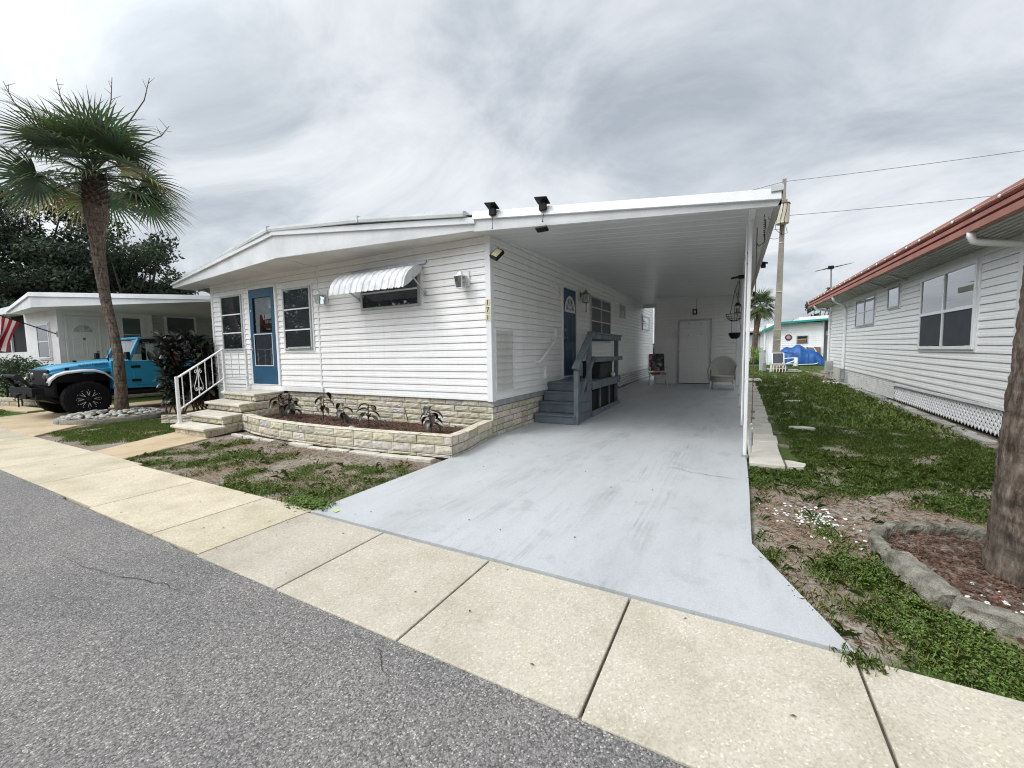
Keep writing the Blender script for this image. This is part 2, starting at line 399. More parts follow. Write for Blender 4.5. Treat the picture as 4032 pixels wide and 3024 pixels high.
def ceiling_mat():
    m, nt, b = nmat('grey painted carport ceiling'); p = wpos(nt)
    n1 = noise(nt, mapped(nt, p, (.7, 7., 1)), 1.4, 6, .7)
    col = ramp(nt, n1, [(.3, (.60, .61, .615)), (.7, (.74, .745, .75))])
    nt.links.new(col, b.inputs['Base Color']); b.inputs['Roughness'].default_value = .33; b.inputs['Specular IOR Level'].default_value = .4
    bump(nt, b, noise(nt, mapped(nt, p, (.6, 9, 1)), 1.5, 3), .10, .02); return m
MT['ceiling'] = ceiling_mat()
def attr_mat(name, rough=.6, spec=.3):
    m, nt, b = nmat(name); a = N(nt, 'ShaderNodeAttribute', attribute_name='tint')
    fine = ramp(nt, noise(nt, wpos(nt), 40, 3), [(.3, (.85, .85, .85)), (.7, (1.05, 1.05, 1.05))])
    nt.links.new(mixc(nt, 1., a.outputs[0], fine, 'MULTIPLY'), b.inputs['Base Color'])
    b.inputs['Roughness'].default_value = rough; b.inputs['Specular IOR Level'].default_value = spec; return m
MT['attr'] = attr_mat('coloured cloth', .8, .1)
MT['attrh'] = attr_mat('coloured hard', .5)

# ------------------------------------------------------------------ camera, world, sun
cam = bpy.data.cameras.new('camera'); co = bpy.data.objects.new('camera', cam); scene.collection.objects.link(co)
cam.sensor_width = 36; cam.lens = 1622.6 / 4032 * 36; cam.clip_start = .02; cam.clip_end = 2000
Rw = Matrix(((.880, .022, -.475), (.475, -.075, .877), (-.016, -.997, -.076)))   # rows: world axes in (right, down, forward)
r0, r1, r2 = Rw
cm = Matrix(((.8798389, -.0219448, .4747652, 0), (.4749972, .0745729, -.8768218, 0), (-.016163, .9969741, .0760359, 1.4), (0, 0, 0, 1)))
co.matrix_world = cm; scene.camera = co

w = bpy.data.worlds.new("World"); scene.world = w; w.use_nodes = True; nt = w.node_tree
bg = nt.nodes['Background']; bg.inputs['Strength'].default_value = .10
SUN_EL, SUN_AZ = math.radians(50), math.radians(217)             # azimuth clockwise from +y
sky = N(nt, 'ShaderNodeTexSky', sky_type='NISHITA'); sky.sun_disc = False; sky.sun_elevation = SUN_EL; sky.sun_rotation = SUN_AZ
sky.air_density = 1.2; sky.dust_density = 2.5
tc = N(nt, 'ShaderNodeTexCoord'); d = tc.outputs['Generated']
sx = N(nt, 'ShaderNodeSeparateXYZ'); nt.links.new(d, sx.inputs[0])
zz = mathn(nt, 'ADD', mathn(nt, 'MAXIMUM', sx.outputs[2], 0.), .34)
cx = N(nt, 'ShaderNodeCombineXYZ')
nt.links.new(mathn(nt, 'DIVIDE', sx.outputs[0], zz), cx.inputs[0]); nt.links.new(mathn(nt, 'DIVIDE', sx.outputs[1], zz), cx.inputs[1])
mp = N(nt, 'ShaderNodeMapping'); mp.inputs['Rotation'].default_value = (0, 0, math.radians(-62)); mp.inputs['Scale'].default_value = (.80, 1.25, 1); mp.inputs['Location'].default_value = (2.9, .2, 0)
nt.links.new(cx.outputs[0], mp.inputs[0])
nn = N(nt, 'ShaderNodeTexNoise'); nn.inputs['Scale'].default_value = 1.7; nn.inputs['Detail'].default_value = 9; nn.inputs['Roughness'].default_value = .60; nn.inputs['Distortion'].default_value = .5
nt.links.new(mp.outputs[0], nn.inputs[0])
cl = ramp(nt, nn.outputs['Fac'], [(.34, (5.5, 6.1, 6.75)), (.45, (7.1, 7.65, 8.25)), (.55, (9.0, 9.4, 9.85)), (.68, (10.6, 10.9, 11.2))])
n2 = noise(nt, mapped(nt, cx.outputs[0], (.5, .5, 1)), .9, 3, .5)
cl = mixc(nt, 1., cl, ramp(nt, n2, [(.3, (.86, .87, .89)), (.7, (1.08, 1.08, 1.07))]), 'MULTIPLY')
# the cloud deck is thinnest, and brightest, round the hidden sun behind the street
sd = Vector((math.sin(SUN_AZ) * math.cos(SUN_EL), math.cos(SUN_AZ) * math.cos(SUN_EL), math.sin(SUN_EL)))
dp = N(nt, 'ShaderNodeVectorMath', operation='DOT_PRODUCT'); nt.links.new(d, dp.inputs[0]); dp.inputs[1].default_value = sd
glow = ramp(nt, mathn(nt, 'ADD', mathn(nt, 'MULTIPLY', dp.outputs['Value'], .5), .5),
            [(.45, (.92, .92, .925)), (.72, (.94, .94, .94)), (.84, (1.6, 1.6, 1.59)), (1., (4.2, 4.17, 4.1))])
cl = mixc(nt, 1., cl, glow, 'MULTIPLY')
# paler haze low on the left horizon, bluer to the right
fin = mixc(nt, .92, sky.outputs[0], cl); nt.links.new(fin, bg.inputs['Color'])

sl = bpy.data.lights.new('sun', 'SUN'); so = bpy.data.objects.new('sun', sl); scene.collection.objects.link(so)
sl.energy = 1.3; sl.angle = math.radians(22); sl.color = (1, .97, .93)
so.rotation_euler = sd.to_track_quat('Z', 'Y').to_euler()
scene.view_settings.view_transform = 'Standard'; scene.view_settings.look = 'None'; scene.view_settings.exposure = 0
scene.cycles.max_bounces = 7; scene.cycles.transparent_max_bounces = 12; scene.cycles.use_denoising = True; scene.cycles.denoising_prefilter = 'NONE'; scene.cycles.denoising_input_passes = 'RGB_ALBEDO_NORMAL'; scene.cycles.use_adaptive_sampling = False; scene.cycles.filter_width = 1.1; scene.cycles.sample_clamp_indirect = 6
scene.cycles.caustics_reflective = False; scene.cycles.caustics_refractive = False

# ================================================================== GROUND
def lerp(a, b, t): return a + (b - a) * t
def sstep(a, b, x):
    t = min(1, max(0, (x - a) / (b - a))); return t * t * (3 - 2 * t)
def nz(x, y, s, k=0.): return mnoise.noise(Vector((x * s, y * s, k)))
def fbm(x, y, s, k=0.): return nz(x, y, s, k) + .5 * nz(x, y, s * 2.1, k + 3) + .25 * nz(x, y, s * 4.3, k + 7)

RIGHT_BED = [(.90, 3.55), (.96, 2.98), (1.2, 2.72), (1.7, 2.62), (2.2, 2.8), (2.45, 3.3), (2.3, 3.85), (1.85, 4.15), (1.25, 4.2), (1.0, 3.95)]
def in_poly(x, y, P):
    c = False; n = len(P)
    for i in range(n):
        x1, y1 = P[i]; x2, y2 = P[(i + 1) % n]
        if (y1 > y) != (y2 > y) and x < (x2 - x1) * (y - y1) / (y2 - y1) + x1: c = not c
    return c
def green(x, y):                            # how much lawn grows at a point, 0..1
    if y < 2.2: return .3
    if -8.4 < x < -3.2 and y < 5.7:         # worn front lawn
        v = .40 + .10 * sstep(3.4, 2.5, y) + .55 * fbm(x, y, 2.3, 5)
        if y > 3.55: v -= .30 * sstep(3.5, 3.9, y)
        return v
    if x <= -8.4 and x > -13.4: return .60 + .42 * fbm(x, y, 2.4, 2) - .7 * sstep(-9.4, -8.8, x) - .4 * sstep(2.75, 2.45, y)
    if 0 < x < 5 and y < 30:
        v = .45 + .22 * sstep(4.0, 6.5, y) + .50 * fbm(x, y, 2.6, 9) - .45 * sstep(.9, .2, abs(y - 4.05)) * sstep(.1, .5, x) * sstep(1.9, 1.2, x)
        if y < 4.2: v += .36 * math.exp(-((x - .62 - (3.9 - y) * .22) / .28) ** 2) - .30 * math.exp(-((x - .33) / .14) ** 2) - .34 * math.exp(-((x - 1.0) / .16) ** 2) * sstep(2.7, 3.4, y) + .15 * sstep(3.0, 2.5, y)
        if in_poly(x, y, RIGHT_BED): v = .12
        if x > 2.95: v -= .35 * sstep(2.95, 3.3, x)
        return v
    return .85
xs = [-700, -300, -120, -60, -40, -30, -25] + list(np.arange(-22, -14, .5)) + list(np.arange(-14, 4.6, .1)) + [5, 6, 8, 12, 20, 40, 100, 300, 700]
ys = [-700, -300, -100, -40, -20, -10, -5, 0, 1.0, 1.4] + list(np.arange(1.6, 9, .1)) + list(np.arange(9, 20, .3)) + [21, 23, 26, 30, 35, 40, 50, 70, 120, 300, 700]
xs = [float(v) for v in xs]; ys = [float(v) for v in ys]
V = []; Cc = []
for y in ys:
    for x in xs:
        near = -14 < x < 4.6 and 2.2 < y < 20
        z = g(y) - .022
        if near: z += .018 * fbm(x, y, 1.4) * .6 + .006 * nz(x, y, 9)
        if 0.15 > x > -3.5 and y > 2: z = g(y) - .06
        if y < 1.9 or -8.2 > x > -10.5 and y > 3.9: z -= .03
        V.append((x, y, z)); gr = green(x, y); Cc.append((gr, gr, gr))
nx = len(xs); F = [(j * nx + i, j * nx + i + 1, (j + 1) * nx + i + 1, (j + 1) * nx + i) for j in range(len(ys) - 1) for i in range(nx - 1)]
gr_o = build_np('ground', V, F, MT['ground'], col=np.clip(np.array(Cc), 0, 1), smooth=True); tag(gr_o, kind='structure')

# ---- road with a ragged edge
m = MB(); top = []; xr = [-150, -80, -50, -35] + list(np.arange(-26, 8, .06)) + [12, 20, 40, 80, 150]
for x in xr:
    e = 1.425 + (.022 * nz(x, 0, 3.5) + .014 * nz(x, 3, 11)) if -26 < x < 8 else 1.42
    top.append((x, e - .012 * 0 + (.05 if x < -6 else 0)))
m.strip([[(x, y, -.006) for x, y in top], [(x, y - .02, .004) for x, y in top], [(x, y - .25, .002) for x, y in top], [(x, -6.4, -.01) for x, y in top]])
tag(m.build('road', MT['asphalt']), kind='structure')
crack = MB()
def ribbon(mb, pts, wd, z):
    rows = []
    P = []
    for i in range(len(pts) - 1):
        for t in np.linspace(0, 1, 9)[:-1]: P.append((lerp(pts[i][0], pts[i + 1][0], t) + rnd.uniform(-.012, .012), lerp(pts[i][1], pts[i + 1][1], t) + rnd.uniform(-.012, .012)))
    P.append(pts[-1])
    for i, (x, y) in enumerate(P):
        a = P[max(0, i - 1)]; b = P[min(len(P) - 1, i + 1)]; t = Vector((b[0] - a[0], b[1] - a[1])).normalized(); q = wd * rnd.uniform(.3, 1.) * math.sin(PI * min(1, max(.06, (i + .5) / len(P))))
        rows.append([(x - t.y * q, y + t.x * q, z), (x + t.y * q, y - t.x * q, z)])
    mb.strip(rows)
ribbon(crack, [(-1.25, 1.18), (-1.12, 1.03), (-.98, .98), (-.90, .93), (-.82, .925), (-.76, .955), (-.66, 1.0), (-.60, 1.06)], .0026, .0068)
ribbon(crack, [(-4.3, .95), (-3.6, 1.0), (-3.1, 1.12), (-2.7, 1.14)], .003, .0068)
ribbon(crack, [(-1.25, 1.18), (-1.4, 1.28), (-1.5, 1.36)], .0022, .0066)
tag(crack.build('road_crack', M_('dusty crack', (.05, .046, .044), .95, .3, 40.)), kind='structure')

# ---- sidewalk slabs with grooved joints
m = MB(); jx = [-30.5, -28.4, -26.3, -24.2, -22.1, -20, -18.1, -16.4, -14.8, -13.2, -11.5, -10.05, -8.38, -6.86, -5.31, -4.05, -3.32, -2.39, -1.42, -.49, .505, 1.5, 2.5, 3.5, 4.5, 6, 7.5, 9]
for i in range(len(jx) - 1):
    a, b = jx[i] + .006, jx[i + 1] - .006; mid = (a + b) / 2
    tint = (1.08, 1.075, 1.06) if mid > -3.4 else (1.20, 1.15, 1.04)
    if -3.4 < mid < -2.3: tint = (.96, .955, .95)
    if mid < -10: tint = (1.16, 1.10, .97)
    if mid < -12: tint = (1.04, 1.01, .94)
    k = rnd.uniform(.96, 1.04); tint = tuple(t * k for t in tint)
    yf = 2.265 if mid > -3.5 else (2.33 if mid > -7 else 2.385); yn = 1.40 if mid > -3.5 else (1.44 if mid < -6 else 1.42)
    m.box(a, yn, -.10, b, yf, .012, col=tint)
tag(m.build('sidewalk', MT['walk'], bevel=.006, seg=2), kind='structure')
m = MB(); m.box(-31, 1.46, -.09, 9, 2.24, -.004); tag(m.build('sidewalk_joint', MT['mortar']), kind='structure')

def slab(name, poly, mat, th=.08, z=.014, kind='structure', bev=.008):
    m = MB(); n = len(poly); vs = [(x, y, g(y) + z) for x, y in poly] + [(x, y, g(y) + z - th) for x, y in poly]
    m.add(vs, [tuple(range(n))] + [(i, i + n, (i + 1) % n + n, (i + 1) % n) for i in range(n)])
    o = m.build(name, mat, bevel=bev); 
    if kind: tag(o, kind=kind)
    return o
m = MB()                                        # painted drive, follows the rise of the lot
rows = []
for y in [2.285, 2.5, 2.8, 3.1, 3.3, 3.6, 4, 4.4, 5, 5.7, 6.5, 7.5, 8, 9, 10, 12, 14, 16, 16.7, 18, 20.5]:
    xl = -3.30 if y < 4.3 else (-3.30 - .17 * sstep(4.3, 5.3, y))
    xrr = .50 - .37 * sstep(2.2, 3.3, y) * (1) if y < 3.3 else .135 + .02 * sstep(3.3, 5, y)
    if y < 3.3: xrr = lerp(.515, .135, (y - 2.285) / 1.015)
    rows.append([(xl, y, g(y) + .018), (lerp(xl, xrr, .33), y, g(y) + .021), (lerp(xl, xrr, .66), y, g(y) + .021), (xrr, y, g(y) + .018)])
m.strip(rows); E0 = [r[0] for r in rows]; E1 = [r[-1] for r in rows]
m.strip([[p for p in E0], [(p[0], p[1], p[2] - .09) for p in E0]]); m.strip([[p for p in E1], [(p[0], p[1], p[2] - .09) for p in E1]])
m.strip([rows[0], [(p[0], p[1] - .004, p[2] - .05) for p in rows[0]]])
tag(m.build('driveway', MT['drive']), kind='structure')
slab('path', [(-8.55, 2.395), (-7.5, 2.37), (-8.02, 3.70), (-9.34, 3.80)], MT['tan'], z=.006)
slab('neighbour_driveway', [(-15.9, 2.40), (-11.38, 2.40), (-12.25, 3.2), (-12.6, 4.2), (-12.6, 12), (-17.0, 12), (-16.6, 4)], MT['tan'], z=.004)
slab('neighbour_path', [(-24.5, 5.2), (-23.5, 4.7), (-19.0, 3.3), (-16.9, 3.5), (-17.0, 3.95), (-19.6, 3.85), (-24.0, 5.7)], MT['tan'], z=.02)
slab('back_path', [(-2, 46), (9, 46), (9, 47.5), (-2, 47.5)], MT['paver'], z=.03)

m = MB()                                        # shrinkage crack and stray flecks on the drive
ribbon(m, [(-.72, 5.15), (-.4, 4.95), (-.1, 4.9), (.12, 4.9)], .005, .0245)
tag(m.build('driveway_crack', MT['ink']), kind='structure')

# ---- grass, weeds and litter as real blades
def blades(name, pts, mat, hmin, hmax, wd, per, seed, lean=.6, kind='stuff', broad=False):
    R = np.random.default_rng(seed); P = np.repeat(np.asarray(pts, np.float32), per, axis=0); n = len(P)
    P[:, :2] += R.normal(0, .028, (n, 2)); a = R.uniform(0, 2 * PI, n); h = R.uniform(hmin, hmax, n); l = R.uniform(.15, lean, n)
    dx, dy = np.cos(a), np.sin(a); W = wd * R.uniform(.6, 1.3, n)
    b0 = P.copy(); b0[:, 0] -= dy * W; b0[:, 1] += dx * W; b1 = P.copy(); b1[:, 0] += dy * W; b1[:, 1] -= dx * W
    if broad:
        c0 = P.copy(); r = h; c0[:, 2] += R.uniform(.006, .045, n)
        tl = R.uniform(-.5, .5, n)
        q = [c0 + np.stack([dx * r * s + -dy * r * .75 * u, dy * r * s + dx * r * .75 * u, r * tl * s + r * .3 * abs(u)], 1) for s, u in ((-1, 0), (0, -1), (1, 0), (0, 1))]
        V = np.stack(q, 1).reshape(-1, 3); F = np.arange(4 * n).reshape(-1, 4); k = 4
    else:
        m0 = P.copy(); m0[:, 0] += dx * h * l * .4; m0[:, 1] += dy * h * l * .4; m0[:, 2] += h * .62
        m1 = m0.copy(); m0[:, 0] -= dy * W * .7; m0[:, 1] += dx * W * .7; m1[:, 0] += dy * W * .7; m1[:, 1] -= dx * W * .7
        t = P.copy(); t[:, 0] += dx * h * l; t[:, 1] += dy * h * l; t[:, 2] += h * (1 - .35 * l)
        V = np.stack([b0, b1, m1, t, m0], 1).reshape(-1, 3); F = np.arange(5 * n).reshape(-1, 5); k = 5
    br = R.uniform(.55, 1.35, n)[:, None] * np.stack([R.uniform(.85, 1.35, n), np.ones(n), R.uniform(.7, 1.1, n)], 1)
    o = build_np(name, V, F, mat, col=np.repeat(br, k, axis=0)); tag(o, kind=kind); return o
def scatter(x0, x1, y0, y1, n, thr, seed, dens=lambda x, y: 1., jitter=.46):
    R = random.Random(seed); out = []
    for _ in range(n):
        x = R.uniform(x0, x1); y = R.uniform(y0, y1)
        if R.random() > dens(x, y): continue
        if green(x, y) + R.uniform(-jitter, jitter) * .5 + .9 * nz(x, y, .9, 0) * .3 > thr: out.append((x, y, g(y) - .022 + .01 * fbm(x, y, 1.4)))
    return out
def clear(x, y):
    if in_poly(x, y, [(-8.6, 2.3), (-7.45, 2.3), (-8.0, 3.8), (-9.4, 3.85)]): return 0.
    if y > 3.45 and x < -7.7 and x > -9.3: return 0.
    if y > 4.05 and x > -8.3 and x < -3.2: return 0.
    return 1.
blades('lawn_grass', scatter(-8.4, -3.35, 2.38, 4.15, 8000, .54, 1, clear), MT['grass'], .015, .042, .0024, 7, 11, .9)
blades('lawn_weeds', scatter(-8.2, -3.35, 2.36, 3.95, 3600, .62, 2, clear), MT['weed'], .005, .011, 0, 6, 12, broad=True)
blades('grass', scatter(-11.9, -8.6, 2.42, 6., 9000, .48, 3, lambda x, y: clear(x, y) * (1 if x < -8.9 or y < 3.4 else .2) * (0 if x > -9.2 and y > 3.4 else 1) * (0 if x < -11.6 + (y - 2.4) * -.6 else 1)), MT['grass'], .02, .05, .0032, 6, 13, .9)
def rclear(x, y):
    if y > 5.6 and x < .74 - .01 * (y - 5.6): return 0.
    if x > 2.9 + .02 * y: return .1
    if y < 3.3 and x < .135 + (3.3 - y) * .375 + .03: return 0.
    if in_poly(x, y, RIGHT_BED): return .1
    return 1. if y < 9 else max(.25, 1 - (y - 9) * .05)
blades('side_lawn_grass', scatter(.17, 3.3, 2.3, 9, 20000, .52, 4, rclear), MT['grass'], .018, .050, .0023, 6, 14, 1.)
blades('runner_grass', scatter(.17, 3.0, 2.3, 7, 900, .56, 51, rclear, .8) + scatter(-8.3, -3.4, 2.4, 4.1, 420, .56, 52, clear, .8), MT['grass'], .035, .085, .0018, 5, 53, 1.6)
blades('far_lawn_grass', scatter(.3, 4.6, 9, 34, 16000, .45, 5, lambda x, y: rclear(x, y)), MT['grass'], .05, .10, .0075, 4, 15, .9)
blades('clover', [(x, y, z) for x, y, z in scatter(.2, 2.6, 2.28, 5.2, 8000, .70, 6, rclear)], MT['weed'], .004, .0085, 0, 8, 16, broad=True)
blades('left_lawn_grass', scatter(-26, -16.8, 2.45, 5.0, 4500, .3, 8, lambda x, y: 0 if (y > 3.2 - (x + 17) * .12 and y < 4.0 - (x + 17) * .16) else 1), MT['grass'], .03, .07, .006, 5, 17, .9)
def litter(x0, x1, y0, y1, n, seed, fn): 
    R = random.Random(seed); return [(x, y, g(y) - .016 + .01 * fbm(x, y, 1.4)) for x, y in ((R.uniform(x0, x1), R.uniform(y0, y1)) for _ in range(n)) if fn(x, y) > R.random()]
LIT = litter(-8.1, -3.4, 2.4, 4.25, 9000, 21, lambda x, y: clear(x, y) * .8) + litter(.2, 2.8, 2.4, 5, 9000, 22, lambda x, y: (rclear(x, y) + .4) * .8)
def chips(name, pts, seed, s0=.02, s1=.055, mat='mulch', flat=.35, wf=(.18, .4)):
    R = np.random.default_rng(seed); n = len(pts); P = np.asarray(pts, np.float32); a = R.uniform(0, 2 * PI, n); L = R.uniform(s0, s1, n); W = L * R.uniform(*wf, n); tz = R.uniform(-flat, flat, n) * L; tw = R.uniform(-flat, flat, n) * W * 2
    u = np.stack([np.cos(a) * L, np.sin(a) * L, tz], 1) / 2; v = np.stack([-np.sin(a) * W, np.cos(a) * W, tw], 1) / 2
    V = np.stack([P - u - v, P + u - v, P + u + v, P - u + v], 1).reshape(-1, 3); F = np.arange(4 * n).reshape(-1, 4)
    k = R.uniform(.45, 1.7, n)[:, None] * np.stack([R.uniform(.9, 1.2, n), np.ones(n), R.uniform(.8, 1.1, n)], 1)
    o = build_np(name, V, F, MT[mat], col=np.repeat(k, 4, axis=0)); tag(o, kind='stuff'); return o
chips('dry_litter', LIT, 23, .015, .065, 'straw', .25, (.05, .11))
chips('bark_litter', [p for p in LIT if rnd.random() < .5], 24, .012, .055, 'mulch', .25, (.08, .22))
# edge weeds by the drive corner
ew = [(-3.50 + rnd.gauss(0, .14), 2.42 + rnd.gauss(0, .05), 0.) for _ in range(150)]
blades('edge_weeds', ew, MT['weed'], .007, .015, 0, 9, 31, broad=True)
blades('edge_grass', ew[:110] + [(.52 + rnd.gauss(0, .03), 2.24 + rnd.gauss(0, .02), 0.01) for _ in range(24)] + [(lerp(.14, .5, t) + .03 + rnd.gauss(0, .015), lerp(3.3, 2.25, t), -.01) for t in np.linspace(.05, .8, 30)], MT['grass'], .015, .05, .002, 7, 32, 1.1)
# ================================================================== MAIN MOBILE HOME
FY, SX, LX, BY = 5.739, -3.481, -11.76, 20.6
def siding(mb, P, dirv, L, z0, z1, lap=.12, d=.018, zf=lambda s: 0., seed=0, gap=.0055):
    """clapboard courses; outward = right-hand side of the direction"""
    dx, dy = dirv; nx_, ny_ = dy, -dx; R = random.Random(seed)
    ns = max(2, int(L / .55)); nl = int(math.ceil((z1 - z0) / lap - .01))
    S = [L * i / ns for i in range(ns + 1)]
    for k in range(nl):
        a = z0 + k * lap; b = min(a + lap, z1); rows = []
        w = [R.uniform(-.0016, .0016) for _ in S]
        for (z, off) in ((a + .006, -.028), (a - .001, d * .9), (a + .004, d), (a + .3 * (b - a), d * .93), (a + .46 * (b - a), d * .62), (a + .56 * (b - a), d * .64), (b - gap, .004), (b - gap + .003, -.028)):
            rows.append([(P[0] + dx * s + nx_ * (off + w[i] * (off > .004)), P[1] + dy * s + ny_ * (off + w[i] * (off > .004)), z + zf(s)) for i, s in enumerate(S)])
        mb.strip(rows)
    return mb

def stones(mb, path, z0, courses, L=.33, depth=.05, seed=0, gap=.009, rough=.010, zf=lambda x, y: 0., tone=1., zcap=None):
    """rock-faced blocks along a polyline; outward = right-hand side"""
    R = random.Random(seed); P = [Vector(p) for p in path]; cum = [0]
    for i in range(len(P) - 1): cum.append(cum[-1] + (P[i + 1] - P[i]).length)
    T = cum[-1]
    def at(s):
        s = min(max(s, 0), T)
        for i in range(len(P) - 1):
            if s <= cum[i + 1] + 1e-9:
                t = (s - cum[i]) / max(1e-9, cum[i + 1] - cum[i]); dv = (P[i + 1] - P[i]).normalized()
                return P[i].lerp(P[i + 1], t), Vector((dv.y, -dv.x))
    z = z0
    for ci, h in enumerate(courses):
        s = -R.uniform(.15, .85) * L
        while s < T - .02:
            l = L * R.uniform(.78, 1.25); a = max(0, s) + gap / 2; b = min(T, s + l) - gap / 2; s += l
            if b - a < .03: continue
            nu = max(2, int((b - a) / .055)); nv = 4; o = R.uniform(-.004, .006); k = R.uniform(.80, 1.12) * tone
            col = (k * R.uniform(.97, 1.05), k * R.uniform(.96, 1.02), k * R.uniform(.82, 1.05)); rows = []; back = []
            for j in range(nv + 1):
                row = []
                for i in range(nu + 1):
                    p, n = at(a + (b - a) * i / nu); e = (i in (0, nu)) or (j in (0, nv))
                    off = o + (-.007 if e else R.uniform(-.3, 1) * rough); q = p + n * off
                    zz = z + gap / 2 + (h - gap) * j / nv + zf(p.x, p.y); row.append((q.x, q.y, zz))
                rows.append(row)
            mb.strip(rows, col=col)
            for edge in (rows[0], rows[-1], [r[0] for r in rows], [r[-1] for r in rows]):
                bk = []
                for i, q in enumerate(edge):
                    f = i / (len(edge) - 1); ss = a + (b - a) * f if edge is rows[0] or edge is rows[-1] else (a if edge[0] == rows[0][0] else b)
                    p, n = at(ss); bk.append((p.x - n.x * depth, p.y - n.y * depth, q[2]))
                mb.strip([edge, bk], col=col)
        z += h
    return mb

home = thing('mobile_home', 'white clapboard mobile home numbered 171 with blue doors, low gable roof and stone skirting', 'house', (-7.6, FY, 0))
LAP = .1205
f = siding(MB(), (LX, FY), (1, 0), -7.66 - LX, .735, 3.26, LAP, seed=1); siding(f, (-7.66, FY), (1, 0), SX + 7.66 - .02, .615, 3.275, LAP, seed=2)
f.build('front_siding', MT['siding'], home)
s_ = siding(MB(), (SX, FY + .02), (0, 1), BY - FY, .615, 3.40, LAP, seed=3); s_.build('side_siding', MT['siding'], home)
l_ = siding(MB(), (LX, BY), (0, -1), BY - FY - .02, .5, 3.2, LAP, seed=4); l_.build('side_siding', MT['siding'], home)
m = MB(); m.box(LX + .04, FY + .04, .3, SX - .06, BY - .04, 3.25); m.build('wall_core', MT['white'], home)
m = MB(); m.box(SX - .075, FY - .027, .60, SX + .027, FY, 3.31); m.box(SX - .0, FY - .0, .60, SX + .0265, FY + .08, 3.36); m.build('corner_trim', MT['trim'], home, bevel=.004)
m = MB(); m.box(LX - .025, FY - .028, .58, LX + .045, FY + .06, 3.24); m.build('corner_trim', MT['trim'], home, bevel=.004)
m = MB(); m.box(-7.685, FY - .026, .62, -7.64, FY + .01, 3.245); m.build('seam_trim', MT['trim'], home, bevel=.004)
m = MB(); m.box(SX - .01, FY + .4, 3.295, SX + .03, 18.3, 3.37); m.build('wall_cap_trim', MT['trim'], home, bevel=.003)
m = MB(); m.box(-10.26, FY - .05, .625, -7.60, FY - .022, .728); m.build('sill_trim', MT['trim'], home, bevel=.004)

# roof: flat soffit with a prow-shaped overhang, deep fascia at the ridge, metal edge cap along the rake
RP = [(-12.72, 5.34, 3.19), (-7.59, 4.84, 3.235), (SX - .02, 5.395, 3.26)]            # lower fascia edge, left / ridge / right
RT = [(-12.78, 5.30, 3.33), (-7.62, 4.80, 3.775), (SX - .02, 5.36, 3.485)]
def rake(lo, hi, th): 
    mb = MB()
    for i in range(len(lo) - 1):
        a, b, c_, d_ = Vector(lo[i]), Vector(lo[i + 1]), Vector(hi[i + 1]), Vector(hi[i]); n = Vector((0, th, 0))
        mb.add([a, b, c_, d_, a + n, b + n, c_ + n, d_ + n], [(0, 1, 2, 3), (7, 6, 5, 4), (0, 4, 5, 1), (3, 2, 6, 7), (0, 3, 7, 4), (1, 5, 6, 2)])
    return mb
rake(RP, [(x, y + .02, z - .045) for x, y, z in RT], .03).build('fascia', MT['fascia'], home)
m = MB(); rows = []                                        # upper trim lip above the fascia, stands 2 cm proud
rake([(x, y - .012, z - .135 if i else z - .075) for i, (x, y, z) in enumerate(RT)], [(x, y - .012, z - .045) for x, y, z in RT], .05).build('fascia_lip', MT['fascia'], home)
cap = [(-12.10, 5.30, 3.42), (-7.72, 4.80, 3.80), (-5.62, 5.05, 3.70), (-3.66, 5.32, 3.545)]
def cap_strip(pts, h, w, over):
    mb = MB(); rows = [[], [], [], [], []]
    for x, y, z in pts:
        for r, (dy, dz) in zip(rows, ((.30, -.02), (.07, .018), (.0, .0), (-.006, -h * .5), (.0, -h))): r.append((x, y + dy - over, z + dz))
    mb.strip(rows); mb.strip([rows[4], [(x, y + .1, z) for x, y, z in rows[4]]])
    for e in (0, -1): mb.add([r[e] for r in rows], [tuple(range(5))])
    return mb
cap_strip(cap, .085, .1, .03).build('roof_edge_cap', MT['cap'], home)
for p in (cap[1], cap[2]): m = MB(); m.box(p[0] - .012, p[1] - .042, p[2] - .088, p[0] + .012, p[1] + .06, p[2] + .024); m.build('cap_joint', MT['alu'], home)
m = MB()                                                    # soffit
m.add([(-12.72, 5.345, 3.192), (-7.59, 4.845, 3.237), (SX - .02, 5.40, 3.262), (SX, FY + .1, 3.27), (-7.6, FY + .1, 3.245), (LX, FY + .1, 3.21), (-12.72, FY + .1, 3.20)],
      [(0, 1, 4, 5, 6), (1, 2, 3, 4)]); m.build('soffit', MT['soffit'], home)
m = MB(); ribbon(m, [(-7.62, 4.87), (-7.58, 5.2), (-7.66, 5.45), (-7.64, 5.72)], .012, 3.2335); m.build('soffit_crack', MT['dark'], home)
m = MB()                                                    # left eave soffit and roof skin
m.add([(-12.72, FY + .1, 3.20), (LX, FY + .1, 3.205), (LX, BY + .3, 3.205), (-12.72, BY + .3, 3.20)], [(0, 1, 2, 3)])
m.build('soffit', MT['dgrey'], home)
m = MB(); m.add([(-12.78, 5.33, 3.335), (-7.62, 4.83, 3.78), (-7.62, BY + .3, 3.78), (-12.78, BY + .3, 3.335), (SX, 5.39, 3.49), (SX, BY + .3, 3.49)], [(0, 1, 2, 3), (1, 4, 5, 2)]); m.build('roof', MT['roof'], home)
m = MB(); m.box(-12.78, 5.34, 3.19, -12.72, BY + .3, 3.335); m.build('fascia', MT['fascia'], home)
m = MB(); m.tube([(LX - .03, FY + .25, 2.75), (LX - .25, FY + .22, 3.0), (-12.5, FY + .15, 3.2)], .02, 6); m.build('eave_brace', MT['alu'], home)

